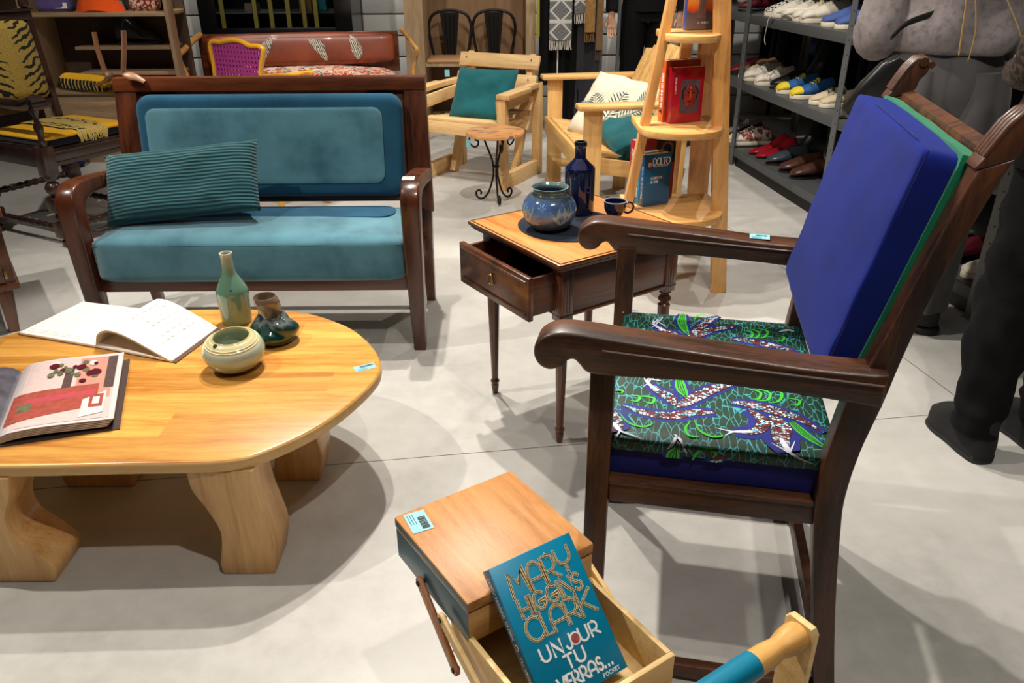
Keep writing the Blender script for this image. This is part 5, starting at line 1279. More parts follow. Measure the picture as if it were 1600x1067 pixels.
for x, ti in ((-.28, 35), (.10, -35), (.36, -20)):
    m = MB(); rs = []
    for kk, dd in ((1.0, .0), (1.0, -.0035), (.5, -.0045), (.05, -.005)):
        ring = []
        for i in range(32):
            a = 2 * math.pi * i / 32; r_ = kk * (1 + .12 * math.sin(3 * a + x * 9)); p0, p1 = .036 * r_ * math.cos(a), .085 * r_ * math.sin(a) * (1 - .25 * math.cos(a))
            px_ = x + p0 * math.cos(R(ti)) + p1 * math.sin(R(ti)); pz_ = .66 - p0 * math.sin(R(ti)) + p1 * math.cos(R(ti))
            pz_ = min(.738, max(.565, pz_)); zn = (pz_ - .65) / .095; y_ = .33 + (pz_ - .56) * .2 - .009 * (1 - zn * zn) * (1 - ((x + .025) / .655) ** 2) + .02 * max(0, abs(zn) - .72) ** 1.5 * 3
            ring.append(Vector((px_, y_ + dd + (.004 if kk == 1 and dd == 0 else 0), pz_)))
        rs.append(ring)
    m.rings(rs); m.build('paisley_band', BND, os_, smooth=70)
m = MB(); m.box(-SWD - .02, SWD - .05, .40, .44, .48, .76, .004); m.build('back_frame', MAT['mahog'], os_)
m = MB(); m.box(-SWD, SWD - .06, -.04, .42, .32, .40, .004); m.build('seat_frame', MAT['mahog'], os_)
honey = wood('honey_arm_wood', (170, 116, 56), (214, 162, 92), 'y', 1.5, rough=.35, coat=.3)
for s_ in (-1, 1):
    xs = -SWD - .0 if s_ < 0 else SWD - .02
    m = MB(); cp = catmull([(xs, .42, .76), (xs + s_ * .03, .28, .735), (xs + s_ * .055, .12, .70), (xs + s_ * .08, .0, .675), (xs + s_ * .085, -.04, .655)], 6); m.tube(cp, [.017] * (len(cp) - 3) + [.02, .026, .024], 12, flat=1.2)
    cp = catmull([(xs + s_ * .08, -.01, .665), (xs + s_ * .07, .02, .60), (xs + s_ * .05, .03, .52), (xs + s_ * .045, .0, .42), (xs + s_ * .02, 0, .36)], 5); m.tube(cp, .014, 10); m.build('arm', honey, os_, smooth=60)
    for yy in (0, .38): m = MB(); m.bar((xs - s_ * .04, yy, 0), (xs - s_ * .04, yy, .33), .03, .03, w2=.045, h2=.045); m.build('leg', MAT['mahog_z'], os_)

# ---------------------------------------------------------------- pink cane chair with yellow frame
kf = Fr(-1.30, 4.2, 0)
pc = empty('cane_armchair', (-1.385, 4.2, 0), 152, 'yellow-framed armchair with pink cane back behind the settee', 'armchair')
yl = plain('yellow_lacquer', (222, 160, 36), .3, coat=.5, var=.06)
out = [(-.165, .70), (-.17, .76), (-.205, .85), (-.20, .868), (-.17, .876), (-.12, .876), (-.07, .893), (-.02, .898), (.03, .893), (.08, .884), (.12, .886), (.145, .874), (.15, .85), (.145, .78), (.148, .70), (.12, .655), (0, .65), (-.13, .655)]
m = MB(); L_ = catmull([(a, 0, z) for a, z in out], 4, closed=True); L_.append(L_[0]); m.tube(L_, .0125, 10); m.build('back_frame', yl, pc, smooth=70)
def cane_mat():
    m, t, b = nt('pink_cane'); b.inputs['Roughness'].default_value = .5; 
    v = coords(t, (1, 1, 1)); 
    s_ = N(t, 'ShaderNodeSeparateXYZ'); t.links.new(v, s_.inputs[0]); outs = []
    for q in (0, 2):
        mm = N(t, 'ShaderNodeMath', operation='MULTIPLY'); t.links.new(s_.outputs[q], mm.inputs[0]); mm.inputs[1].default_value = 2 * math.pi / .022
        si = N(t, 'ShaderNodeMath', operation='SINE'); t.links.new(mm.outputs[0], si.inputs[0]); outs.append(si.outputs[0])
    mn = N(t, 'ShaderNodeMath', operation='MINIMUM'); t.links.new(outs[0], mn.inputs[0]); t.links.new(outs[1], mn.inputs[1])
    g = N(t, 'ShaderNodeMath', operation='GREATER_THAN'); t.links.new(mn.outputs[0], g.inputs[0]); g.inputs[1].default_value = .25
    al = N(t, 'ShaderNodeMath', operation='SUBTRACT'); al.inputs[0].default_value = 1; t.links.new(g.outputs[0], al.inputs[1]); t.links.new(al.outputs[0], b.inputs['Alpha'])
    b.inputs['Base Color'].default_value = (*sc((150, 48, 120)), 1); return m
m = MB(); m.prism(c2([(a * .97, z) for a, z in out], 3), XZ, -.003, .003); m.build('cane_back', cane_mat(), pc)
for s_ in (-1, 1):
    m = MB(); cp = catmull([(s_ * .15, 0, .73), (s_ * .17, .1, .725), (s_ * .2, .2, .715), (s_ * .215, .27, .72), (s_ * .215, .30, .71)], 5)
    m.tube([(p_.x, -p_.y, p_.z) for p_ in cp], [.012] * (len(cp) - 4) + [.015, .019, .02, .014], 10, flat=1.3)
    cp = catmull([(s_ * .21, -.27, .71), (s_ * .2, -.22, .62), (s_ * .21, -.24, .5), (s_ * .2, -.27, .42)], 4); m.tube(cp, .012, 10); m.build('arm', yl, pc, smooth=70)
    for yy in (0, -.36): m = MB(); m.tube(catmull([(s_ * .2, yy, .42), (s_ * .21, yy, .25), (s_ * .185, yy, .08), (s_ * .2, yy, 0)], 5), .016, 10); m.build('leg', yl, pc)
    m = MB(); m.tube([(s_ * .14, 0, .66), (s_ * .18, 0, .42)], .014, 10); m.build('back_post', yl, pc)
m = MB(); m.box(-.22, .22, -.38, .01, .38, .43, .01); m.build('seat_frame', yl, pc)
cushion(-.2, .2, -.36, -.01, .43, .49, .02, .01, 8).build('seat_cushion', plain('pale_floral_seat', (220, 206, 190), .8, var=.2, scale=60), pc, smooth=60)

# ---------------------------------------------------------------- black display cabinet behind the settee
dc = empty('glass_cabinet', (-1.78, 6.5, 0), 0, 'tall black glazed cabinet with olive vertical bars behind the orange settee', 'cabinet')
blkp = plain('black_lacquer', (20, 20, 22), .3, coat=.3); olive = plain('olive_painted_bar', (112, 106, 46), .5, var=.1)
m = MB(); m.box(-.58, -.45, 0, .02, .70, 2.2, .003); m.box(.45, .58, 0, .02, .70, 2.2, .003); m.box(-.45, .45, 0, .02, .70, .76, .002); m.box(-.45, .45, 0, .02, 2.1, 2.2, .002); m.build('door_frame', blkp, dc)
m = MB(); m.box(-.58, .58, .0, .44, 0, .70, .004); m.build('base', blkp, dc)
m = MB(); m.box(-.58, -.56, .02, .44, .7, 2.2, 0); m.box(.56, .58, .02, .44, .7, 2.2, 0); m.box(-.58, .58, .42, .44, .7, 2.2, 0); m.box(-.58, .58, .02, .44, 2.18, 2.2, 0); m.build('case', blkp, dc)
for x in (-.40, -.15, -.03, .10, .22, .31):
    m = MB(); m.box(x - .016, x + .016, .0, .018, .76, 2.1, .002); m.build('bar', olive, dc)
m = MB(); m.box(-.55, .55, .04, .40, .86, .87, 0); m.build('shelf', MAT['steel'], dc)
def glass_mat():
    m, t, b = nt('cabinet_glass'); b.inputs['Transmission Weight'].default_value = 1; b.inputs['Roughness'].default_value = .02; b.inputs['IOR'].default_value = 1.1; b.inputs['Base Color'].default_value = (.8, .85, .85, 1); return m
m = MB(); m.box(-.45, .45, .022, .026, .76, 2.1, 0); m.build('glass_pane', glass_mat(), dc)
for x, c_, h, lb in ((.33, (30, 110, 120), .1, 'teal box inside the black glazed cabinet'), (.22, (150, 110, 60), .11, 'tan box inside the black glazed cabinet'), (-.2, (130, 110, 100), .06, 'grey box inside the black glazed cabinet')):
    m = MB(); m.box(-.045, .045, -.05, .05, 0, h, .003); o = m.build('small_box', plain('box_' + lb.split()[0], c_, .6), None); o.location = (-1.78 + x, 6.62, .87); tag(o, lb, 'box', 'boxes in the glazed cabinet')

# ---------------------------------------------------------------- wooden wardrobe frame with two metal chairs inside
wc = empty('open_wardrobe', (-.28, 6.3, 0), 0, 'tall open wooden wardrobe holding two black metal chairs, behind the pallet armchair', 'wardrobe')
wl = wood('pale_wardrobe_oak', (142, 118, 88), (178, 154, 120), 'z', .8, rough=.5)
for x0, x1 in ((-.50, -.36), (.40, .47)):
    m = MB(); m.box(x0, x1, 0, .55, 0, 2.2, .004); m.build('side_panel', wl, wc)
m = MB(); m.box(-.36, .40, .53, .55, 0, 2.2, 0); m.build('back_panel', wood('brown_back_panel', (110, 82, 54), (130, 100, 68), 'z', .8, rough=.6), wc)
m = MB(); m.box(-.36, .40, .03, .53, .49, .52, .003); m.build('shelf', wl, wc)
m = MB(); m.box(-.36, .40, .02, .53, 2.1, 2.2, .003); m.build('top_panel', wl, wc)
m = MB(); m.box(-.36, .40, .02, .53, .0, .08, .003); m.build('base_panel', wl, wc)
def metal_chair(x, label):
    r_ = empty('metal_chair', (x, 6.52, .52), 0, label, 'chair', 'black metal chairs in the wardrobe')
    m = MB(); cp = catmull([(-.13, .14, 0), (-.155, .15, .12), (-.165, .16, .24), (-.12, .165, .32), (0, .17, .345), (.12, .165, .32), (.165, .16, .24), (.155, .15, .12), (.13, .14, 0)], 5); m.tube(cp, .011, 8); m.build('back_hoop', MAT['iron'], r_, smooth=70)
    m = MB(); m.prism([(-.04, .0), (.04, 0), (.075, .33), (-.075, .33)], lambda a, b, t: Vector((a, .155 + .01 * b + t, b)), 0, .004)
    for k in (-1, 0, 1): m.tube([(k * .02, .15, .01), (k * .035, .152, .31)], .004, 6)
    m.build('backrest', MAT['iron'], r_)
    m = MB(); m.box(-.16, .16, -.2, .15, -.0, .02, .008); m.build('seat', wood('chair_seat_wood', (150, 110, 70), (180, 140, 96), 'x', 1.4) , r_); return r_
mc1 = metal_chair(-.47, 'black metal chair with hooped back inside the wardrobe, the left one')
mc2 = metal_chair(-.125, 'black metal chair with hooped back inside the wardrobe, the right one')
m = MB(); m.box(-.018, .018, -.001, .001, 0, .05, 0); pl = m.build('price_card', MAT['tag_blue'], None); pl.location = (-.48, 6.328, .42); tag(pl, 'small pale blue price card hanging at the wardrobe beside the pallet armchair', 'price card')
m = MB(); m.tube([(0, 0, .05), (0, .005, .1)], .0015, 5); m.build('string', MAT['black'], pl)
# ---------------------------------------------------------------- ladder shelf with books
ls = empty('ladder_shelf', (.68, 3.1, 0), 0, 'pine A-frame ladder shelf with half-round treads behind the side table', 'shelf')
pn = wood('warm_pine', (196, 134, 68), (228, 174, 104), 'z', 1.2, rough=.45, coat=.15, dark=(160, 104, 48))
pnx = wood('warm_pine_tread', (200, 142, 76), (232, 182, 114), 'x', 1.4, rough=.45, coat=.15, dark=(164, 110, 52))
def W2L(p): return Vector((p.x - .68, p.y - 3.1, p.z))
m = MB(); m.bar((.186, -.027, 0), (.035, .03, 1.72), .062, .03, up=(0, 1, 0)); m.build('front_post', pn, ls)
m = MB(); m.bar((-.268, .0, 0), (-.0, .04, 1.72), .034, .045, up=(0, 1, 0)); m.build('front_post', pn, ls)
m = MB(); m.bar((.20, .52, 0), (.03, .07, 1.72), .06, .035, up=(0, 1, 0)); m.build('back_post', pn, ls)
m = MB(); m.bar((.05, .48, 0), (-.0, .07, 1.72), .045, .03, up=(0, 1, 0)); m.build('back_post', pn, ls)
m = MB(); m.bar((.17, .42, .0), (.085, .17, 1.5), .09, .018, up=(0, 1, 0)); m.build('back_board', wood('back_board_wood', (168, 110, 58), (200, 146, 88), 'z', 1.2, rough=.5), ls)
def tread(z, cx, w_, d, th=.026):
    m = MB(); pts = []
    for i in range(25):
        a = R(180 + 180 * i / 24); pts.append((cx + w_ * math.cos(a), -.02 + d * abs(math.sin(a)) * -1))
    pts += [(cx + w_, .16 + d * .4), (cx - w_, .16 + d * .4)]
    m.prism(pts, XY, z - th, z, bev=.004); return m.build('tread', pnx, ls)
tread(.352, -.025, .19, .155); tread(.682, -.028, .158, .13); tread(1.015, -.012, .10, .085)
tread(1.35, -.0, .07, .06)
def book(w_, h, d, cov, spine, label, loc, rz, name='book', lean=0, cat='book', pages=None):
    """front cover faces local -y; spine on the left (-x)"""
    r_ = empty(name, loc, rz, label, cat)
    r_.rotation_euler = (R(lean), 0, R(rz))
    m = MB(); m.box(0, w_, -.0015, 0, 0, h, .0004); m.box(0, w_, d, d + .0015, 0, h, .0004); m.build('cover', cov, r_)
    m = MB(); m.box(-.001, .0008, -.0015, d + .0015, 0, h, .0004); m.build('spine', spine, r_)
    m = MB(); m.box(.001, w_ - .003, 0, d, .002, h - .002, 0); m.build('pages', pages or MAT['paper_edge'], r_)
    return r_
CM = lambda x0, z0: Matrix(((1, 0, 0, x0), (0, 0, -1, -.0018), (0, 1, 0, z0), (0, 0, 0, 1)))     # cover lettering: x right, z up
def SM(y0, z0):  # spine lettering read upwards, seen from -x
    return Matrix(((0, 0, -1, -.0012), (0, -1, 0, y0), (1, 0, 0, z0), (0, 0, 0, 1)))
# low tread: dark red, two blue books
def wb(px, py, z=.354): p_ = at(px, py, z); return (p_.x, p_.y, z)
p0 = wb(987, 319); rz = 26
redb = plain('dark_red_cover', (158, 34, 50), .35, coat=.3); 
bk1 = book(.20, .255, .028, redb, redb, 'tall dark red book with half black cover, standing leftmost on the low tread', wb(982, 318), rz)
m = MB(); m.box(.105, .199, -.0024, -.0015, .15, .254, 0); m.mi = 1
for i in range(1): m.tube([Vector((.155 + .026 * math.cos(a * math.pi / 10), -.0035, .205 + .03 * math.sin(a * math.pi / 10))) for a in range(21)], .006, 6)
m.build('black_picture', [plain('black_print', (22, 20, 22), .3, coat=.3), plain('brown_ring_print', (110, 74, 62), .4)], bk1)
m = MB(); write(m, 'DICTIONNAIRE', 0, 0, .012, .004, [(.0022, 0, 0)], .9, None, .17) if False else write(m, 'HISTOIRE DE LA MER', 0, 0, .010, .003, [(.002, 0, 0)], .9, None, .19)
m.build('spine_lettering', WHITE, bk1, smooth=180, M=SM(.019, .03))
blu = plain('cyan_blue_cover', (14, 134, 176), .35, coat=.3); blu2 = plain('deep_blue_cover', (12, 96, 150), .35, coat=.3)
dirv = Vector((math.cos(R(rz)), math.sin(R(rz)), 0)); nv_ = Vector((-math.sin(R(rz)), math.cos(R(rz)), 0))
q1 = Vector(wb(1004, 323)); 
bk3 = book(.125, .208, .030, blu2, blu2, 'blue paperback with a small portrait and white title on the low tread', q1, rz)
bk2 = book(.125, .210, .026, blu, blu, 'lighter blue paperback standing between the dark red book and the titled blue book', q1 + nv_ * .034 - dirv * .0, rz)
bk1.location = q1 + nv_ * .064 - dirv * .01
m = MB(); write(m, 'DOLTO', .036, .165, .026, .003, [(.0038, 0, 0)], 1, None, .082); write(m, 'LA DIFFICULTE', .03, .108, .009, .002, [(.0016, 0, 0)], 1, None, .055); write(m, 'DE VIVRE', .03, .092, .009, .002, [(.0016, 0, 0)], 1, None, .035); write(m, 'PSYCHOLOGIE', .04, .157, .005, .001, [(.001, 0, 0)], 1, None, .07); m.build('cover_lettering', WHITE, bk3, smooth=180, M=CM(0, 0))
m = MB(); m.box(.008, .033, -.0022, -.0015, .148, .19, 0); m.mi = 1; m.sphere((.0205, -.002, .170), .009, 10, 8, (1, .12, 1.3)); m.mi = 2; m.sphere((.0205, -.0019, .180), .010, 10, 6, (1, .1, .6)); m.build('portrait', [plain('dark_red_print', (90, 44, 50), .4), plain('face_tone', (206, 170, 150), .5), plain('grey_hair', (70, 60, 62), .6)], bk3)
for b_, tx in ((bk3, 'DIFFICULTE DE VIVRE'), (bk2, 'CAUSE DES ENFANTS')):
    m = MB(); write(m, tx, 0, 0, .008, .003, [(.0016, 0, 0)], .8, None, .13); m.build('spine_lettering', WHITE, b_, smooth=180, M=SM(.018, .03))
# middle tread: orange and red books
q2 = at(1047, 193, .684); org_ = plain('orange_spine', (214, 96, 34), .35, coat=.3, var=.12); rdb = plain('crimson_cover', (178, 18, 42), .3, coat=.5)
rz2 = 20; d2 = Vector((math.cos(R(rz2)), math.sin(R(rz2)), 0)); n2 = Vector((-math.sin(R(rz2)), math.cos(R(rz2)), 0))
bk4 = book(.135, .205, .034, rdb, rdb, 'glossy red book with a red mask picture on its cover, middle tread', q2, rz2)
bk5 = book(.15, .228, .034, plain('brick_red_cover', (160, 50, 36), .35, coat=.3), org_, 'taller book with orange spine behind the red mask book, middle tread', q2 + n2 * .04 - d2 * .012, rz2)
m = MB(); m.box(.034, .118, -.0022, -.0015, .035, .158, 0); m.mi = 1
m.sphere((.076, -.003, .098), .024, 16, 10, (1, .14, 1.75)); m.mi = 2
for sg in (-1, 1): m.sphere((.076 + sg * .009, -.0062, .112), .005, 8, 6, (1.2, .1, .6)); m.tube([(.076 + sg * .02, -.004, .135), (.076 + sg * .034, -.004, .118), (.076 + sg * .030, -.004, .09)], .003, 5)
m.tube([(.066, -.006, .082), (.076, -.0065, .079), (.086, -.006, .082)], .0018, 5); m.mi = 3; m.tube([(.076, -.0068, .118), (.076, -.007, .092)], .0022, 5); m.sphere((.076, -.0066, .13), .006, 8, 6, (1, .12, .7))
m.build('mask_picture', [plain('grey_print', (92, 76, 88), .35, coat=.4, var=.25), plain('mask_red', (150, 40, 34), .4, var=.3, scale=90), plain('mask_dark', (40, 18, 22), .4), plain('mask_orange', (206, 96, 56), .4)], bk4)
m = MB(); m.tube([(.010 + .006 * math.cos(a * math.pi / 6), -.0022, .180 + .006 * math.sin(a * math.pi / 6)) for a in range(13)], .0012, 5); m.build('cover_emblem', MAT['black'], bk4)
m = MB(); write(m, 'LE GRAND MASQUE', 0, 0, .006, .002, [(.0011, 0, 0)], .8, None, .06); m.build('cover_lettering', WHITE, bk4, smooth=180, M=Matrix(((0, -1, 0, .014), (0, 0, -1, -.0018), (1, 0, 0, .11), (0, 0, 0, 1))))
m = MB(); write(m, 'LA FEMME DU PAPE', 0, 0, .013, .003, [(.0026, 0, 0)], .9, None, .125); m.build('spine_lettering', WHITE, bk5, smooth=180, M=SM(.024, .055))
m = MB(); m.tube(catmull([(-.0018, .008, .03), (-.0018, .014, .045), (-.0018, .02, .034), (-.0018, .026, .042)], 4), .0018, 5); m.build('spine_emblem', MAT['black'], bk5)
# top tread: sunset picture book
def sunset():
    m, t, b = nt('sunset_cover'); b.inputs['Roughness'].default_value = .3; b.inputs['Coat Weight'].default_value = .3; v = coords(t); s_ = N(t, 'ShaderNodeSeparateXYZ'); t.links.new(v, s_.inputs[0]); n = N(t, 'ShaderNodeTexNoise', Scale=25.0); t.links.new(v, n.inputs['Vector'])
    k = N(t, 'ShaderNodeMath', operation='MULTIPLY_ADD'); t.links.new(n.outputs[0], k.inputs[0]); k.inputs[1].default_value = .03; t.links.new(s_.outputs[2], k.inputs[2]); mr = N(t, 'ShaderNodeMapRange'); t.links.new(k.outputs[0], mr.inputs[0]); mr.inputs[1].default_value = 0; mr.inputs[2].default_value = .2
    t.links.new(ramp(t, mr.outputs[0], [(.2, sc((110, 96, 100))), (.36, sc((100, 84, 90))), (.40, sc((214, 70, 20))), (.55, sc((240, 140, 50))), (.8, sc((240, 176, 110))), (1, sc((120, 130, 170)))]), b.inputs['Base Color']); return m
q3 = at(1071, 47, 1.0165); bk6 = book(.115, .185, .024, sunset(), plain('blue_spine', (60, 84, 170), .35), 'book with an orange sunset and grey tower on its cover, top tread', (q3.x, q3.y, 1.0168), 10)
m = MB(); m.prism([(.042, .04), (.074, .04), (.070, .12), (.068, .15), (.063, .165), (.054, .165), (.049, .15), (.046, .12)], lambda a, b, t: Vector((a, t, b)), -.0035, -.0014, bev=.0004); m.build('tower_picture', plain('grey_tower', (116, 92, 88), .5, var=.2, scale=80), bk6)
m = MB(); write(m, 'LE DESERT', .045, .022, .006, .002, [(.0012, 0, 0)], 1, None, .045); m.build('cover_lettering', WHITE, bk6, smooth=180, M=CM(0, 0))

# ---------------------------------------------------------------- slatted pine armchair on the right
A = Fr(.335, 3.68, 7.6)
sa = empty('slatted_bench_chair', A.o, 7.6, 'wide pine garden chair with slatted seat and fan back behind the navy bottle', 'armchair')
pb = wood('blond_pine', (208, 156, 84), (238, 198, 128), 'x', 1.3, rough=.5, dark=(180, 128, 66)); pbz = wood('blond_pine_upright', (204, 152, 82), (236, 194, 124), 'z', 1.3, rough=.5, dark=(176, 124, 64)); pby = wood('blond_pine_cross', (206, 154, 84), (238, 196, 126), 'y', 1.3, rough=.5, dark=(178, 126, 64))
AW = .95
m = MB(); m.box(-.012, .012, .04, AW + .02, .345, .435, .004); m.build('front_rail', pby, sa)
for v in (.0, AW):
    m = MB(); m.box(-.0, .085, v - .012, v + .012, 0, .64, .004); m.build('front_leg', pbz, sa)
    m = MB(); m.bar((-.035, v, .652), (.52, v, .652), .10, .024, bev=.008); m.build('arm', pb, sa)
    m = MB(); m.bar((0, v + (.024 if v == 0 else -.024), .39), (.50, v + (.024 if v == 0 else -.024), .31), .024, .075); m.build('side_rail', pb, sa)
    m = MB(); m.bar((.44, v + (.0 if v == 0 else 0), 0), (.46, v, .645), .024, .075, up=(1, 0, 0)); m.build('rear_leg', pbz, sa)
    m = MB(); m.bar((.02, v, .17), (.44, v, .17), .022, .045); m.build('stretcher', pb, sa)
n_ = 11
for i in range(n_):
    y0 = .06 + (AW - .11) * i / n_; m = MB(); m.bar((.008, y0 + .036, .437), (.46, y0 + .036, .355), .062, .016, bev=.003); m.build('seat_slat', pb, sa)
for i in range(8):
    y0 = .20 + .62 * i / 7; fan = (i - 3.5) * .016; hh = .50 - .05 * (abs(i - 3.5) / 3.5) ** 2
    m = MB(); m.bar((.33, y0, .34), (.33 + hh * .50, y0 + fan, .34 + hh * 1.02), .078, .018, bev=.003, up=(1, 0, -.5), w2=.086); m.build('back_slat', pb, sa)
m = MB(); m.bar((.52, .12, .645), (.52, AW - .05, .645), .03, .05); m.build('back_brace', pby, sa)
# its cushions
def pillow_at(name, mat, w_, h, t_, c, rot, label, wr=.004, seed=0, back=None, pinch=.06):
    m = pillow_mesh(w_, h, t_, 26, 22, pinch, wr, seed); mats = [mat]
    o = m.build(name, mats, None, smooth=180); o.location = c; o.rotation_euler = tuple(R(a) for a in rot); tag(o, label, 'cushion'); return o
c_ = A.o + A.u * .27 + A.v * .50
lp = pillow_at('leaf_pillow', fabric('cream_cotton', (226, 218, 194), var=.05, bs=.1), .44, .40, .13, (c_.x, c_.y, .585), (52, 0, -62), 'cream cushion printed with grey green leaves on the slatted garden chair', .006, 3)
lp.location = (.565, 4.2, .54); lp.rotation_euler = (R(44), R(8), R(-34))
# printed fern leaves on the pillow face
m = MB()
def fern(x0, y0, ang, L_, n=9):
    for i in range(n):
        f = (i + 1) / (n + 1); px, py = x0 + math.cos(ang) * L_ * f, y0 + math.sin(ang) * L_ * f
        for sg in (-1, 1):
            a2 = ang + sg * R(55); l2 = L_ * .38 * math.sin(math.pi * (f * .85 + .12)); q = (px + math.cos(a2) * l2, py + math.sin(a2) * l2); nn = (-math.sin(a2) * .0035, math.cos(a2) * .0035)
            mid = ((px + q[0]) / 2, (py + q[1]) / 2)
            yield [(px, py), (mid[0] + nn[0], mid[1] + nn[1]), q, (mid[0] - nn[0], mid[1] - nn[1])]
import itertools
def pz(x, y):
    a, b = max(-1, min(1, x / .22)), max(-1, min(1, y / .20)); nz = noise.noise(Vector((a * 2.1 + 3, b * 2.1, 3))) * .018 + noise.noise(Vector((a * 6 + 3, b * 6, 1))) * .006
    f = ((1 - a ** 4) * (1 - b ** 4)) ** .42 if abs(a) < 1 and abs(b) < 1 else 0
    return .065 * f + nz * min(1, f * 2) + .004
for x0, y0, an, L_, mi in ((-.02, -.12, 80, .2, 0), (-.06, -.12, 120, .17, 1), (.03, -.10, 45, .16, 0), (-.10, -.08, 160, .12, 1), (.10, .02, 70, .13, 1)):
    for q in fern(x0, y0, R(an), L_): m.face([(x, y, pz(x, y)) for x, y in q], mi)
    for k in range(8):
        f0, f1 = k / 8, (k + 1) / 8; a = R(an); p0 = (x0 + math.cos(a) * L_ * f0, y0 + math.sin(a) * L_ * f0); p1 = (x0 + math.cos(a) * L_ * f1, y0 + math.sin(a) * L_ * f1); nn = (-math.sin(a) * .0015, math.cos(a) * .0015)
        m.face([(p0[0] + nn[0], p0[1] + nn[1], pz(*p0)), (p1[0] + nn[0], p1[1] + nn[1], pz(*p1)), (p1[0] - nn[0], p1[1] - nn[1], pz(*p1)), (p0[0] - nn[0], p0[1] - nn[1], pz(*p0))], mi)
m.build('printed_leaves', [plain('dark_green_print', (44, 74, 78), .8), plain('sage_print', (110, 134, 124), .8)], lp, smooth=180)
tp = pillow_at('teal_pillow', MAT['teal_canvas'], .46, .40, .10, (.68, 3.98, .475), (14, -12, 10), 'teal cushion with dark underside lying on the slatted garden chair', .004, 8)
tp.data.materials.append(plain('brown_suede', (66, 40, 30), .9))
for p_ in tp.data.polygons:
    if p_.center.z < -.003: p_.material_index = 1

# ---------------------------------------------------------------- pallet wood armchair
P = Fr(-.045, 4.66, 62)
pa = empty('pallet_armchair', P.o, 62, 'pale pallet-wood armchair with teal cushion behind the settee', 'armchair')
PW = .56
def nails(m, pts, d=(0, -1, 0)):
    for p_ in pts: m.sphere(p_, .004, 8, 4)
for s_, v in ((0, 0), (1, PW)):
    m = MB(); m.box(-.022, .022, v - .028, v + .028, 0, .525, .003); m.build('front_post', MAT['pale_z'], pa)
    m = MB(); m.box(.43, .475, v - .028, v + .028, 0, .56, .003); m.build('rear_post', MAT['pale_z'], pa)
    m = MB(); m.bar((.02, v, .045), (.435, v, .045), .04, .09); m.build('runner', MAT['pale'], pa)
    m = MB(); m.bar((-.03, v + (-.016 if s_ == 0 else .016), .54), (.26, v + (-.016 if s_ == 0 else .016), .545), .085, .028, bev=.004); m.bar((.27, v, .545), (.48, v, .545), .05, .03); m.build('arm', MAT['pale'], pa)
    m = MB(); m.bar((.0, v + (.034 if s_ == 0 else -.034), .475), (.50, v + (.034 if s_ == 0 else -.034), .50), .022, .07); m.build('arm_rail', MAT['pale'], pa)
    w_in = v + (.062 if s_ == 0 else -.062)
    m = MB(); m.bar((.25, w_in, 0), (.535, w_in, .705), .038, .06, up=(1, 0, 0)); m.build('back_leg', MAT['pale_z'], pa)
for z0, z1 in ((.625, .71), (.515, .60), (.40, .485), (.29, .375)):
    f = lambda z: .25 + .285 * z / .705 - .042
    m = MB(); zz = (z0 + z1) / 2; m.bar((f(zz), .0, zz), (f(zz), PW + .0, zz), .022, z1 - z0, up=(.37, 0, .93), bev=.003)
    mats = [MAT['pale_y'] if 'pale_y' in MAT else MAT.setdefault('pale_y', wood('pale_pallet_wood_cross', (208, 164, 104), (236, 202, 148), 'y', 1.6, rough=.6, dark=(170, 120, 70))), MAT.setdefault('nail', plain('dark_nail', (70, 46, 36), .6))]
    m.mi = 1
    for v in (.05, .09, PW - .05, PW - .09): m.sphere((f(zz) - .012, v, zz + (.018 if v in (.05, PW - .05) else -.018)), .0045, 8, 4)
    m.build('back_plank', mats, pa)
for i in range(5):
    u = .02 + .085 * i; m = MB(); m.box(u - .038, u + .038, .03, PW - .03, .372 - .01 * i, .39 - .01 * i, .003); m.build('seat_plank', MAT['pale_y'], pa)
m = MB(); m.box(-.02, .0, .03, PW - .03, .30, .372, .003); m.build('front_board', MAT['pale_y'], pa)
cc = [P.U(.27, 722, 106), P.U(.30, 815, 113), P.U(.12, 785, 188), P.U(.12, 700, 184)]
cc = [P.o + P.u * q.x + P.v * q.y + Vector((0, 0, q.z)) for q in cc]; ctr = sum(cc, Vector()) / 4
ex = ((cc[1] - cc[0]) + (cc[2] - cc[3])).normalized(); ey = ((cc[0] - cc[3]) + (cc[1] - cc[2])); ey = (ey - ex * ey.dot(ex)).normalized(); ez = ex.cross(ey)
wd = ((cc[1] - cc[0]).length + (cc[2] - cc[3]).length) / 2; ht = ((cc[0] - cc[3]).length + (cc[1] - cc[2]).length) / 2
tpl = pillow_mesh(wd * 1.04, ht * 1.06, .10, 24, 20, .05, .004, 11).build('teal_cushion', [MAT['teal_canvas'], plain('brown_cushion_back', (70, 58, 48), .9)], None, smooth=180)
for p_ in tpl.data.polygons:
    if p_.center.z < -.004: p_.material_index = 1
tpl.matrix_world = Matrix.Translation(ctr) @ Matrix((ex, ey, ez)).transposed().to_4x4(); tag(tpl, 'square teal cushion standing on the pallet-wood armchair', 'cushion')
m = MB(); w2_, h2_ = wd * .51, ht * .52
m.tube([(w2_ * .985, -h2_ * .9, 0), (w2_ * .965, -h2_ * .4, 0), (w2_ * .96, 0, 0), (w2_ * .965, h2_ * .4, 0), (w2_ * .985, h2_ * .9, 0)], .004, 6); m.build('zip', plain('zip_tan', (150, 130, 96), .6), tpl)

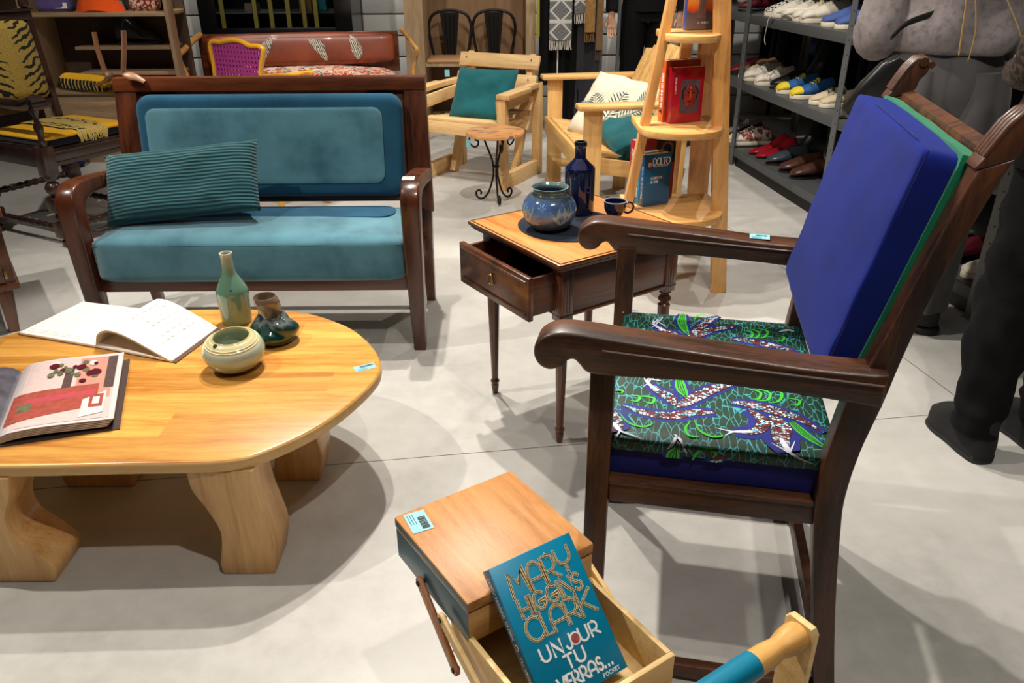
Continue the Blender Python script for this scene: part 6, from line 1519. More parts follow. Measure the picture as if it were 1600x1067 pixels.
# ---------------------------------------------------------------- small wrought iron table
it = empty('iron_side_table', (-.085, 4.43, 0), 0, 'small round wooden table on black scrolled iron legs', 'side table')
m = MB(); m.lathe([(.0005, .375), (.152, .375), (.162, .38), (.163, .392), (.160, .397), (.0005, .397)], 56)
def mosaic():
    m_, t, b = nt('inlaid_table_wood'); b.inputs['Roughness'].default_value = .4; v = coords(t, (4, 22, 10), (0, 0, .5)); n = N(t, 'ShaderNodeTexNoise', Scale=1.2, Detail=2.0); t.links.new(v, n.inputs['Vector'])
    t.links.new(ramp(t, n.outputs[0], [(.35, sc((206, 142, 84))), (.5, sc((224, 166, 108))), (.56, sc((216, 158, 100))), (.575, sc((110, 96, 120))), (.61, sc((150, 110, 90))), (.63, sc((218, 156, 96)))]), b.inputs['Base Color']); return m_
m.build('tabletop', mosaic(), it, smooth=40)
for k in range(3):
    a = R(90 + 12 + 120 * k + 60); d = Vector((math.cos(a), math.sin(a), 0)); Z = Vector((0, 0, 1))
    prof = [(.075, .375), (.055, .32), (.022, .24), (.014, .19), (.016, .14), (.04, .06), (.065, .022), (.09, .008), (.115, .018), (.12, .042), (.105, .056), (.09, .048), (.092, .034)]
    m = MB(); m.tube(catmull([d * r_ + Z * z for r_, z in prof], 5), .0055, 8); m.build('leg', MAT['iron'], it, smooth=80)
    prof = [(.13, .374), (.148, .355), (.145, .32), (.12, .302), (.1, .315), (.1, .338), (.118, .34)]
    d2_ = Vector((math.cos(a + R(4)), math.sin(a + R(4)), 0)); m = MB(); m.tube(catmull([d2_ * r_ + Z * z for r_, z in prof], 5), .005, 8); m.build('scroll', MAT['iron'], it, smooth=80)
m = MB(); m.tube([Vector((.017 * math.cos(a * math.pi / 8), .017 * math.sin(a * math.pi / 8), .2)) for a in range(17)], .0045, 6); m.build('collar', MAT['iron'], it)
m = MB(); m.box(-.16, -.135, -.03, -.028, .315, .355, 0); m.build('price_label', MAT['tag_blue'], it)
# ---------------------------------------------------------------- steel shoe shelving on the right
K = Fr(1.458, 5.239, -82.79)
sr = empty('steel_shoe_shelving', K.o, -82.79, 'grey perforated steel shelving with rows of shoes along the right aisle', 'shelving unit')
for u in (-1.25, 0, 1.235, 2.47):
    for v, f in ((0, 1), (.42, -1)):
        m = MB(); m.box(u - .024, u + .024, v - .002 * f, v + .002 * f, 0, 2.0, 0); m.box(u - .0255, u - .0225, min(v, v + .03 * f), max(v, v + .03 * f), 0, 2.0, 0)
        m.mi = 1
        for k in range(30):
            z = .05 + k * .065; m.tube([(u + .008, v - .0028 * f, z), (u + .008, v - .0022 * f, z)], .0045, 8)
        m.build('post', [MAT['steel'], MAT['black']], sr)
        if u == 2.47: m = MB(); m.box(u - .035, u + .03, min(v, v + .04 * f) - .01, max(v, v + .04 * f), 0, .004, .001); m.build('foot_plate', MAT['steel'], sr)
for i in range(3):
    u0, u1 = (-1.25, 0, 1.235)[i] + .026, (0, 1.235, 2.47)[i] - .026
    for zt in (.115, .53, .925, 1.34):
        m = MB(); m.box(u0, u1, .004, .416, zt - .006, zt, 0); m.box(u0, u1, .002, .006, zt - .05, zt, .001); m.box(u0, u1, .414, .418, zt - .05, zt, .001); m.build('shelf_board', MAT['steel_d'], sr)
    m = MB(); m.box(u0, u1, .02, .03, 0, .065, 0); m.build('kick_board', MAT['black'], sr)
YELL, BLUR = plain('yellow_suede', (222, 196, 40), .7), plain('blue_mesh', (30, 84, 140), .7, var=.15)
def checker():
    m, t, b = nt('checkered_canvas'); c = N(t, 'ShaderNodeTexChecker', Scale=70.0); c.inputs[1].default_value = (*sc((20, 20, 22)), 1); c.inputs[2].default_value = (*sc((226, 222, 210)), 1); t.links.new(coords(t), c.inputs[0]); t.links.new(c.outputs[0], b.inputs['Base Color']); return m
greyup = plain('worn_grey_leather', (120, 112, 108), .6, var=.15); beige = plain('beige_canvas', (196, 180, 150), .7); tanb = plain('tan_suede', (120, 88, 50), .8); redl = plain('red_patent', (150, 20, 34), .2, coat=.6); brl = plain('brown_leather', (74, 44, 32), .35, coat=.3); wine = plain('wine_leather', (96, 24, 34), .4)
bluec = plain('blue_canvas', (66, 88, 150), .8, var=.1); white_l = plain('white_laces', (232, 226, 212), .8); blk_l = plain('black_laces', (24, 24, 26), .8)
def spot_up():
    m, t, b = nt('white_and_brown_upper'); v = coords(t); vo = N(t, 'ShaderNodeTexNoise', Scale=24.0); t.links.new(v, vo.inputs['Vector']); t.links.new(ramp(t, vo.outputs[0], [(.45, sc((220, 206, 196))), (.52, sc((140, 62, 54))), (.7, sc((110, 70, 56)))]), b.inputs['Base Color']); return m
def sp_up():
    m, t, b = nt('white_mesh_with_dots'); v = coords(t); vo = N(t, 'ShaderNodeTexVoronoi', Scale=110.0); t.links.new(v, vo.inputs['Vector']); t.links.new(ramp(t, vo.outputs['Distance'], [(.25, sc((50, 50, 54))), (.36, sc((222, 214, 202)))]), b.inputs['Base Color']); return m
rackn = {'t': .925, 'm': .53, 'b': .115}
def rackshoe(tier, px, py, kind, up, sole, lace, label, L_=.25, toe=None, dr=0, dv=0, stripes=None, cat='shoe', pair=None):
    z = rackn[tier]; q = K.Z(z, px, py); u = q.x; v = .03 + dv
    o = shoe({'sneaker': 'sneaker', 'heel': 'heeled_shoe', 'boot': 'ankle_boot', 'dress': 'leather_shoe'}[kind], L_, up, sole, lace, kind, toe, stripes)
    p_ = K.o + K.u * u + K.v * (v + L_)
    put(o, p_.x, p_.y, z + .001, 187.2 + dr, label, cat, pair)
    return o
rackshoe('t', 1176, 26, 'sneaker', checker(), w_sole, None, 'black and white checkered slip-on, first shoe on the top visible shelf', toe=None)
rackshoe('t', 1190, 28, 'sneaker', w_up, w_sole, white_l, 'off-white laced sneaker beside the checkered slip-on on the top shelf')
rackshoe('t', 1208, 31, 'sneaker', w_up, w_sole, white_l, 'off-white sneaker in the middle of the top shelf row', toe=w_up)
rackshoe('t', 1228, 34, 'sneaker', w_up, w_sole, plain('cream_laces', (206, 186, 140), .8), 'off-white sneaker with cream laces on the top shelf', toe=w_up)
rackshoe('t', 1252, 36, 'sneaker', w_up, w_sole, plain('cream_laces2', (206, 190, 150), .8), 'large off-white sneaker left of the blue pair, top shelf', .27, toe=w_up)
rackshoe('t', 1288, 42, 'sneaker', bluec, w_sole, None, 'blue canvas shoe with cream sole, left of its pair, top shelf')
rackshoe('t', 1304, 46, 'sneaker', bluec, w_sole, None, 'blue canvas shoe with cream sole, right of its pair, beside the steel post')
rackshoe('m', 1158, 118, 'dress', tanb, gum, None, 'flat tan suede shoe behind the white sneakers, middle shelf', dv=.06)
rackshoe('m', 1170, 126, 'sneaker', sp_up(), w_sole, white_l, 'white dotted mesh sneaker, left of its pair on the middle shelf', toe=w_up)
rackshoe('m', 1186, 133, 'sneaker', sp_up(), w_sole, white_l, 'white dotted mesh sneaker, right of its pair, dark heel', toe=w_up)
rackshoe('m', 1212, 138, 'dress', blk, blk, blk_l, 'black laced shoe between the white and the yellow sneakers', dv=.04)
rackshoe('m', 1226, 146, 'sneaker', BLUR, w_sole, YELL, 'blue and yellow running shoe, left of its pair', toe=YELL)
rackshoe('m', 1248, 154, 'sneaker', BLUR, w_sole, YELL, 'blue and yellow running shoe, right of its pair', toe=YELL)
rackshoe('m', 1276, 163, 'sneaker', beige, w_sole, blk_l, 'beige low sneaker right of the yellow running shoes, middle shelf', .2, dv=.02)
rackshoe('m', 1287, 168, 'sneaker', beige, w_sole, blk_l, 'beige low sneaker next to the steel post, middle shelf', .2, dv=.03)
rackshoe('m', 1218, 140, 'boot', blk, blk, None, 'tall black boot standing at the back of the middle shelf', .26, dv=.13)
rackshoe('m', 1240, 140, 'boot', blk, blk, None, 'second black boot at the back, above the yellow running shoes', .26, dv=.14)
rackshoe('m', 1300, 168, 'sneaker', plain('bright_red_upper', (200, 26, 56), .5), blk, None, 'bright red shoe at the back of the middle shelf by the post', .2, dv=.16)
rackshoe('b', 1148, 212, 'sneaker', greyup, greyup, white_l, 'worn grey sneaker at the far end of the bottom shelf', dv=.05)
rackshoe('b', 1158, 222, 'sneaker', spot_up(), w_sole, white_l, 'white sneaker with red and brown patches, left of its pair, bottom shelf', toe=w_up)
rackshoe('b', 1168, 226, 'sneaker', spot_up(), w_sole, white_l, 'white sneaker with red and brown patches, right of its pair, bottom shelf', toe=w_up, dr=-6)
rackshoe('b', 1190, 240, 'heel', redl, blk, None, 'red patent heeled shoe, left of its pair, bottom shelf')
rackshoe('b', 1203, 246, 'heel', redl, blk, None, 'red patent heeled shoe, right of its pair, bottom shelf')
rackshoe('b', 1217, 256, 'dress', plain('grey_blue_leather', (60, 66, 76), .3, coat=.4), blk, None, 'dark grey-blue leather shoe after the red heels, bottom shelf')
rackshoe('b', 1232, 268, 'dress', brl, blk, None, 'brown leather shoe, left of its pair, bottom shelf')
rackshoe('b', 1246, 278, 'dress', brl, blk, None, 'brown leather shoe, right of its pair, bottom shelf')
rackshoe('b', 1225, 250, 'boot', blk, blk, None, 'black boot at the back of the bottom shelf behind the brown pair', dv=.14)
for k, (tier, u, up, kd, lb) in enumerate((('t', -.25, wine, 'dress', 'wine red shoe on the far bay, top shelf'), ('m', -.3, wine, 'dress', 'wine red leather shoe on the far bay, middle shelf'), ('m', -.12, beige, 'sneaker', 'beige shoe on the far bay beside the steel post'), ('b', -.2, blk, 'dress', 'black shoe on the far bay, bottom shelf'), ('m', 1.40, blk, 'dress', 'black shoe on the near bay, middle shelf'), ('b', 1.9, blk, 'dress', 'black shoe on the near bay, bottom shelf'), ('b', 2.15, wine, 'dress', 'wine red shoe near the last steel post, bottom shelf'), ('b', 2.33, w_up, 'sneaker', 'pale striped sneaker beside the last steel post, bottom shelf'), ('t', 1.5, blk, 'boot', 'black boot on the near bay behind the grey coat'))):
    o = shoe('leather_shoe' if kd == 'dress' else ('ankle_boot' if kd == 'boot' else 'sneaker'), .25, up, blk if kd != 'sneaker' else w_sole, None, kd)
    p_ = K.o + K.u * u + K.v * .29; put(o, p_.x, p_.y, rackn[tier] + .001, 187.2, lb)
# lace hanging off the top shelf
q = K.Z(.925, 1196, 30); m = MB(); cp = catmull([Vector((q.x + .25, .12, .99)), Vector((q.x + .12, .02, .985)), Vector((q.x + .0, -.02, .94)), Vector((q.x - .01, -.03, .88)), Vector((q.x - .02, -.03, .82)), Vector((q.x, -.03, .79))], 6)
m.tube(cp, .006, 6, flat=.4); o = m.build('loose_shoelace', white_l, None); o.location = K.o; o.rotation_euler = (0, 0, R(-82.79)); tag(o, 'long white shoelace hanging over the front of the top shelf', 'shoelace')
bc_m = MB(); bc_m.tube([(1.2, -.03, .62), (1.26, -.03, .615)], .006, 8)

# ---------------------------------------------------------------- garments
def garment(name, mat, w_, z0, z1, d=.05, n=5, seed=0, sleeve=True):
    """hanging cloth: waist along local x, hangs from z1 to z0 (absolute heights), folds along z"""
    m = MB(); rs = []; NS = 40
    for k in range(13):
        f = k / 12; z = z1 + (z0 - z1) * f
        ww = w_ * (.35 + .65 * min(1, f * 6)) * (1 + .12 * f)
        r_ = []
        for i in range(NS):
            a = 2 * math.pi * i / NS; wob = 1 + .22 * f * math.sin(a * n + seed + f) + .1 * noise.noise(Vector((math.cos(a) * 2 + seed, math.sin(a) * 2, f * 3)))
            r_.append(Vector((math.cos(a) * ww / 2 * (1 + .05 * math.sin(a * 3 + seed)), math.sin(a) * d / 2 * wob * (1 + .4 * math.sin(a * n + seed)), z + .01 * math.sin(a * 2 + seed) * f)))
        rs.append(r_)
    m.rings(rs); return m.build(name, mat, None, smooth=80)
rail = empty('clothes_rail', (K.o + K.v * .95), -82.79, 'black clothes rail full of dark garments behind the shoe shelving', 'clothes rail')
m = MB(); m.tube([(-1.6, 0, 1.62), (2.6, 0, 1.62)], .015, 10); m.build('top_bar', MAT['iron'], rail)
for u in (-1.6, .5, 2.6): m = MB(); m.tube([(u, 0, 0), (u, 0, 1.62)], .015, 10); m.build('post', MAT['iron'], rail)
gm = [MAT['black_cloth'], MAT['navy_cloth'], MAT['charcoal'], MAT['black_cloth']]
protos = [garment('dark_garment', g_, .36, (.16 + .1 * i), 1.60, .075, 5, i * 2.1) for i, g_ in enumerate(gm)]
rnd = random.Random(21); k = 0; u = -1.45
while u < 2.5:
    if not (-.55 < u < -.38):
        src = protos[k % 4]; o = src if k < 4 else src.copy()
        if k >= 4: COL.objects.link(o)
        p_ = K.o + K.u * u + K.v * .95; o.location = (p_.x, p_.y, 0); o.rotation_euler = (0, 0, R(7 + rnd.uniform(-6, 6)))
        tag(o, 'dark garment hanging on the clothes rail behind the shoe shelving', 'garment', 'dark garments behind the shoe shelving'); k += 1
    u += .15
# clothes and scarves by the back wall
rl = empty('scarf_rail', (.50, 6.0, 0), 0, 'white clothes rail with scarves beside the open wardrobe', 'clothes rail')
m = MB(); m.tube([(-.34, 0, 1.5), (.28, 0, 1.5)], .014, 10); m.build('top_bar', MAT['white'], rl)
m = MB(); m.tube([(-.16, 0, 0), (-.16, 0, 1.5)], .013, 10); m.build('post', MAT['white'], rl)
m = MB(); m.tube([(.27, 0, 0), (.27, 0, 1.5)], .013, 10); m.build('post', MAT['steel_d'], rl)
m = MB(); m.box(-.2, -.12, -.25, .25, 0, .03, .005); m.box(.24, .30, -.25, .25, 0, .03, .005); m.build('base_feet', MAT['white'], rl)
def knit(name, bands):
    m, t, b = nt(name); b.inputs['Roughness'].default_value = .95; v = coords(t); s_ = N(t, 'ShaderNodeSeparateXYZ'); t.links.new(v, s_.inputs[0])
    ax = N(t, 'ShaderNodeMath', operation='ABSOLUTE'); t.links.new(s_.outputs[0], ax.inputs[0])
    def tri(src, per, amp=1):
        q = N(t, 'ShaderNodeMath', operation='PINGPONG'); t.links.new(src, q.inputs[0]); q.inputs[1].default_value = per; return q.outputs[0]
    zz = tri(s_.outputs[2], .07); xx = tri(ax.outputs[0], .08); d = N(t, 'ShaderNodeMath', operation='SUBTRACT'); t.links.new(zz, d.inputs[0]); t.links.new(xx, d.inputs[1]); dd = N(t, 'ShaderNodeMath', operation='ABSOLUTE'); t.links.new(d.outputs[0], dd.inputs[0])
    ck = N(t, 'ShaderNodeTexChecker', Scale=90.0); t.links.new(v, ck.inputs[0]); ck.inputs[1].default_value = (*sc((84, 84, 84)), 1); ck.inputs[2].default_value = (*sc((120, 120, 120)), 1)
    l = N(t, 'ShaderNodeMath', operation='LESS_THAN'); l.inputs[1].default_value = .009; t.links.new(dd.outputs[0], l.inputs[0])
    z2 = tri(s_.outputs[2], .07); l2 = N(t, 'ShaderNodeMath', operation='LESS_THAN'); l2.inputs[1].default_value = .012; t.links.new(z2, l2.inputs[0]); mx = N(t, 'ShaderNodeMath', operation='MAXIMUM'); t.links.new(l.outputs[0], mx.inputs[0]); t.links.new(l2.outputs[0], mx.inputs[1])
    mc = N(t, 'ShaderNodeMix', data_type='RGBA'); t.links.new(mx.outputs[0], mc.inputs[0]); t.links.new(ck.outputs[0], mc.inputs[6]); mc.inputs[7].default_value = (*sc((188, 186, 180)), 1); t.links.new(mc.outputs[2], b.inputs['Base Color']); return m
KN = knit('grey_fair_isle_knit', 1)
def scarf(name, x, w_, z0, mat, fr, label, y=5.93, fl=.07, n=14, th=.02):
    m = MB(); rs = []
    for k in range(14):
        z = 1.51 + (z0 + fl - 1.51) * k / 13; ww = w_ * (.75 + .25 * min(1, k / 5))
        rs.append([Vector((a * ww / 2, b * th / 2 + .004 * math.sin(k * .9 + a * 3), z)) for a, b in [(-1, -.6), (-.5, -1), (0, -.8), (.5, -1), (1, -.6), (1, .6), (0, 1), (-1, .6)]])
    m.rings(rs); o = m.build(name, mat, None, smooth=60); o.location = (x, y, 0); tag(o, label, 'scarf')
    m = MB(); rnd = random.Random(3)
    for k in range(n):
        xx = -w_ / 2 + w_ * (k + .5) / n; m.tube([(xx, 0, z0 + fl + .005), (xx + rnd.uniform(-.004, .004), 0, z0 + fl * .5), (xx + rnd.uniform(-.006, .006), .003, z0 + fl * .1 * rnd.random())], w_ / n * .38, 5)
    m.build('fringe', fr, o); return o
crf = plain('cream_fringe', (196, 188, 178), .9)
scarf('knitted_scarf', .352, .155, .65, KN, crf, 'wide grey and white fair isle scarf with cream fringe on the white rail', y=5.9)
scarf('knitted_scarf', .485, .075, .82, KN, crf, 'narrow grey and white patterned scarf half hidden beside the tan scarf', y=5.93, n=7)
tanm = fabric('tan_wool', (150, 112, 64), var=.2, mott=30); 
scarf('tan_scarf', .555, .07, .70, tanm, plain('tan_fringe', (130, 98, 60), .9), 'tan woollen scarf hanging left of the brown one', y=5.90, n=8, th=.04)
scarf('brown_scarf', .625, .045, .58, fabric('brown_wool', (122, 92, 58), var=.2, mott=30), plain('brown_fringe', (110, 80, 52), .9), 'narrow brown scarf hanging lowest on the white rail', y=5.92, n=5, th=.04)
for x, z0, w_, mt, lb in ((.27, .42, .12, 'black_cloth', 'black garment hanging left of the fair isle scarf'), (.42, .12, .16, 'black_cloth', 'long black garment behind the narrow patterned scarf'), (.56, .10, .20, 'charcoal', 'long charcoal coat behind the tan scarf')):
    o = garment('hanging_garment', MAT[mt], w_, z0, 1.5, .12, 4, x * 9); o.location = (x, 6.02, 0); tag(o, lb, 'garment')
m = MB(); m.prism([(0, .72), (.025, .74), (.02, 1.5), (.005, 1.5)], XZ, -.01, .01, bev=.003); o = m.build('yellow_ribbon', plain('yellow_green_cloth', (150, 140, 50), .9), None); o.location = (.185, 5.96, 0); tag(o, 'narrow yellow green cloth hanging beside the wardrobe', 'cloth')

# far table on the right with garments below
ft = empty('far_counter', (3.37, 4.9, 0), 0, 'brown-topped counter behind the person in the grey coat', 'counter')
m = MB(); m.box(-.75, .75, -.4, .3, .90, .94, .004); m.build('counter_top', wood('counter_wood', (96, 80, 66), (124, 104, 86), 'x', 1, rough=.5), ft)
for a in (-.7, .7): m = MB(); m.box(a - .02, a + .02, -.35, .25, 0, .90, .002); m.build('side_panel', MAT['black'], ft)
m = MB(); m.box(-.68, .68, .2, .22, .05, .9, 0); m.build('back_panel', MAT['black'], ft)
def hanger(x, y, z, rz, label, mat):
    r_ = empty('clothes_hanger', (x, y, z), rz, label, 'hanger')
    m = MB(); cp = catmull([(-.19, 0, -.07), (-.1, 0, -.025), (0, 0, 0), (.1, 0, -.025), (.19, 0, -.07)], 5); m.tube(cp, .012, 8, flat=.6); m.build('shoulder_bar', mat, r_)
    m = MB(); m.tube([(-.17, 0, -.066), (.17, 0, -.066)], .007, 8); m.build('trouser_bar', mat, r_)
    m = MB(); m.tube(catmull([(0, 0, 0), (0, 0, .05), (.025, 0, .07), (.03, 0, .1), (0, 0, .115), (-.025, 0, .1)], 4), .0022, 6); m.build('hook', MAT['steel'], r_); return r_
nr = empty('near_rail', (0, 0, 0), 0, 'thin black clothes rail with hangers at the right behind the armchair', 'clothes rail')
N0 = Vector((2.30, 2.1, 0)); nr.location = N0
m = MB(); m.tube([(0, 0, 1.06), (.12, 1.9, 1.06)], .012, 8); m.build('top_bar', MAT['iron'], nr)
for a in ((0, 0), (.12, 1.9)): m = MB(); m.tube([(*a, 0), (*a, 1.06)], .012, 8); m.build('post', MAT['iron'], nr)
h1 = hanger(2.37, 3.22, .955, 10, 'pale wooden clothes hanger on the thin rail right of the grey coat', plain('bleached_wood', (206, 196, 164), .5))
def pat():
    m, t, b = nt('dark_brick_pattern_cloth'); br = N(t, 'ShaderNodeTexBrick', Scale=12.0); br.inputs['Color1'].default_value = (*sc((70, 66, 66)), 1); br.inputs['Color2'].default_value = (*sc((44, 40, 44)), 1); br.inputs['Mortar'].default_value = (*sc((24, 20, 24)), 1); v = coords(t, (1, 1, 1), (R(90), 0, R(20))); t.links.new(v, br.inputs[0]); t.links.new(br.outputs[0], b.inputs['Base Color']); b.inputs['Roughness'].default_value = .9; return m
for y, mt, lb, z0 in ((2.95, pat(), 'dark patterned garment on the thin rail right of the grey coat', .35), (3.5, MAT['black_cloth'], 'black garment at the far end of the thin rail', .3), (2.72, MAT['black_cloth'], 'black garment right of the patterned one on the thin rail', .3), (2.5, MAT['navy_cloth'], 'dark navy garment on the thin rail behind the person in black jeans', .25), (3.75, MAT['charcoal'], 'charcoal garment last on the thin rail', .25)):
    o = garment('hanging_garment', mt, .26, z0, 1.045, .08, 5, y * 7); o.location = (N0.x + .12 * (y - 2.1) / 1.9, y, 0); o.rotation_euler = (0, 0, R(6)); tag(o, lb, 'garment')

# ---------------------------------------------------------------- people
SKIN = plain('skin', (198, 150, 122), .55, var=.04)
def human(name, loc, rz, H=1.66, arms=None, legs=None, label='', hairc=(60, 42, 30), hair_long=False, base=None, hands=True):
    """continuous skinned body, facing local -y; arms = {side: [elbow, wrist, hand dir]}"""
    root = empty(name, loc, rz, label, 'person'); s = H / 1.70
    V, E, RD = [], [], []
    def add(p, r, par=None): V.append(Vector(p) * s); RD.append(r * s if isinstance(r, float) else (r[0] * s, r[1] * s)); i = len(V) - 1; 
    def A_(p, r, par=None):
        V.append(Vector(p) * s); RD.append((r * s, r * s) if not isinstance(r, tuple) else (r[0] * s, r[1] * s)); i = len(V) - 1
        if par is not None: E.append((par, i))
        return i
    pel = A_((0, 0, .95), (.135, .10)); sp1 = A_((0, -.01, 1.10), (.12, .09), pel); sp2 = A_((0, 0, 1.26), (.14, .10), sp1); ch = A_((0, .01, 1.38), (.125, .085), sp2); nk = A_((0, .0, 1.46), .055, ch); nk2 = A_((0, -.01, 1.51), .052, nk)
    h1_ = A_((0, -.02, 1.57), .075, nk2); h2_ = A_((0, -.012, 1.63), .082, h1_); A_((0, -.008, 1.675), .062, h2_)
    for sd in (-1, 1):
        a = (arms or {}).get(sd, [(sd * .235, .02, 1.14), (sd * .25, -.05, .90), (sd * .02, -.05, -1)])
        shd = A_((sd * .17, .01, 1.385), .058, ch); el = A_(a[0], .040, shd); wr = A_(a[1], .026, el)
        d = Vector(a[2]).normalized(); side = d.cross(Vector((0, 1, 0)) if abs(d.y) < .8 else Vector((0, 0, 1))).normalized(); nrm = d.cross(side)
        pm = A_(Vector(a[1]) + d * .05, (.034, .016), wr); kn = A_(Vector(a[1]) + d * .085, (.036, .014), pm)
        if hands:
            for k, (o_, l_) in enumerate(((-.028, .062), (-.010, .072), (.009, .068), (.027, .052))):
                b0 = Vector(a[1]) + d * .095 + side * o_; f1 = A_(b0, .0085, kn); f2 = A_(b0 + d * l_ * .5 + nrm * .006, .0078, f1); A_(b0 + d * l_ * .95 + nrm * .018, .0065, f2)
            tb = Vector(a[1]) + d * .035 + side * -.028; t1 = A_(tb, .0105, pm); t2 = A_(tb + d * .03 - side * .018 + nrm * .01, .0095, t1); A_(tb + d * .055 - side * .02 + nrm * .018, .008, t2)
        lg = (legs or {}).get(sd, [(sd * .105, -.01, .50), (sd * .11, .02, .085), (sd * .12, -.16, .03)])
        hp = A_((sd * .075, 0, .88), (.075, .085), pel); kn_ = A_(lg[0], .058, hp); cf_ = A_((Vector(lg[0]) * .6 + Vector(lg[1]) * .4) + Vector((0, .015, 0)), .052, kn_); an = A_(lg[1], .036, cf_); A_(lg[2], (.038, .024), an)
    me = bpy.data.meshes.new('body'); me.from_pydata([tuple(v) for v in V], E, []); o = bpy.data.objects.new('body', me); COL.objects.link(o); o.parent = root
    md = o.modifiers.new('skin', 'SKIN'); md.use_smooth_shade = True
    for i, sv in enumerate(me.skin_vertices[0].data): sv.radius = RD[i]; sv.use_root = (i == 0)
    sb = o.modifiers.new('sub', 'SUBSURF'); sb.levels = 2; sb.render_levels = 2
    me.materials.append(SKIN)
    # face and hair
    m = MB(); m.sphere((0, -.098, 1.598), .013, 8, 6, (1, 1.2, 1.6)); m.build('nose', SKIN, root).scale = (s, s, s)
    for sd in (-1, 1):
        m = MB(); m.sphere((sd * .032, -.086, 1.622), .011, 10, 8); m.build('eye', plain('eye_white', (230, 226, 220), .2), root).scale = (s, s, s)
        m = MB(); m.sphere((sd * .082, -.005, 1.60), .02, 8, 6, (.35, .7, 1.2)); m.build('ear', SKIN, root).scale = (s, s, s)
    m = MB(); m.tube([(-.024, -.089, 1.565), (0, -.095, 1.562), (.024, -.089, 1.565)], .005, 6); m.build('mouth', plain('lips', (160, 84, 80), .5), root).scale = (s, s, s)
    hm = plain('hair_%d' % hairc[0], hairc, .6, var=.2, scale=60)
    m = MB(); rs = []
    for z, rx, ry, yo in (((1.34, .045, .02, .085), (1.41, .075, .035, .075), (1.47, .082, .048, .055)) if hair_long else ()) + ((1.52, .085, .06, .035), (1.58, .093, .085, .02), (1.63, .096, .10, .005), (1.68, .088, .098, -.004), (1.715, .06, .07, -.004), (1.728, .02, .02, 0)):
        rs.append([Vector((rx * math.cos(t), yo + ry * math.sin(t) * (1 if math.sin(t) > 0 or z > 1.64 else .35), z)) for t in [2 * math.pi * i / 24 for i in range(24)]])
    m.rings(rs); m.build('hair', hm, root, smooth=80).scale = (s, s, s)
    return root, s
def loft(name, secs, mat, root, s, n=28, wr=.0, seed=0, cap=True, freq=6, thick=False):
    """clothing: secs = (cx, cy, z, rx, ry)"""
    m = MB(); rs = []; P_ = catmull([(a, b, c) for a, b, c, d, e in secs], 5); Q_ = catmull([(d, e, 0) for a, b, c, d, e in secs], 5)
    for j, (p, q) in enumerate(zip(P_, Q_)):
        ring = []
        for i in range(n):
            a = 2 * math.pi * i / n; w_ = 1 + wr * noise.noise(Vector((math.cos(a) * 1.6 + seed, math.sin(a) * 1.6, p.z * freq))) * 2
            ring.append(Vector((p.x + q.x * math.cos(a) * w_, p.y + q.y * math.sin(a) * w_, p.z)))
        rs.append(ring)
    m.rings(rs, cap=cap); o = m.build(name, mat, root, smooth=80); o.scale = (s, s, s); return o
def sleeve(name, pts, rad, mat, root, s, wr=.06, seed=0):
    m = MB(); P_ = catmull(pts, 8); Q_ = catmull([(r, 0, 0) for r in rad], 8); m.tube(P_, [q.x for q in Q_], 18)
    for v in m.bm.verts: v.co += Vector((1, 1, .4)) * noise.noise(v.co * 14 + Vector((seed, 0, 0))) * wr * .12
    o = m.build(name, mat, root, smooth=80); o.scale = (s, s, s); return o
SH = .90
# person in the grey fleece coat
g1 = {-1: [(-.27, .02, 1.10), (-.17, -.20, 1.12), (.8, -.4, .1)], 1: [(.27, .03, 1.10), (.18, -.20, 1.12), (-.8, -.4, .1)]}
legs1 = {-1: [(-.10, -.02, .50), (-.115, .03, .085), (-.13, -.14, .03)], 1: [(.11, .0, .50), (.12, .06, .085), (.13, -.11, .03)]}
pr_, s = human('person', (1.455, 2.78, 0), 165, 1.60, g1, legs1, 'person in a grey fleece coat and wide grey trousers behind the blue armchair', (70, 50, 36), True)
fl = fabric('grey_fleece', (132, 124, 124), var=.12, bs=.9, mott=40, c2_=(104, 98, 98)); gt = fabric('grey_wool_trousers', (82, 80, 80), var=.08, mott=12)
for sd in (-1, 1):
    loft('trouser_leg', [(sd * .085, .0, .99, .115, .135), (sd * .095, 0, .84, .125, .145), (sd * .095, 0, .6, .115, .135), (sd * .092, .02, .35, .10, .12), (sd * .10, .03, .10, .085, .11)], gt, pr_, s, 36, .10, sd * 5, freq=1.2)
loft('trouser_waist', [(0, 0, .74, .06, .10), (0, 0, .82, .17, .135), (0, 0, .90, .195, .147), (0, 0, .99, .195, .145), (0, 0, 1.08, .17, .12)], gt, pr_, s, 32, .05, 3)
loft('fleece_coat', [(0, 0, 1.045, .19, .15), (0, 0, 1.06, .205, .17), (0, 0, 1.11, .215, .185), (0, 0, 1.2, .21, .165), (0, .01, 1.32, .225, .16), (0, .01, 1.39, .215, .14), (0, .01, 1.43, .17, .115), (0, .0, 1.46, .09, .085), (0, 0, 1.49, .075, .075)], fl, pr_, s, 40, .10, 7)
for sd in (-1, 1): sleeve('coat_sleeve', [(sd * .14, .01, 1.40), (sd * .19, .01, 1.375), (sd * .22, .02, 1.26), (sd * .238, .02, 1.11), (sd * .23, -.09, 1.08), (sd * .18, -.19, 1.11)], [.06, .08, .078, .085, .075, .05], fl, pr_, s, .14, sd * 3)
for sd in (-1, 1):
    m = MB(); m.prism(c2([(-.045, .05), (-.05, -.05), (-.045, -.16), (0, -.2), (.045, -.16), (.05, -.05), (.045, .05), (0, .075)], 4), XY, 0, .025, bev=.006); m.sphere((0, -.07, .04), .06, 14, 8, (.8, 1.6, .8)); m.tube([(0, .02, .03), (0, .02, .12)], .042, 14); o = m.build('shoe', MAT['black'], pr_, smooth=60); o.location = (sd * .115, .04, .0)
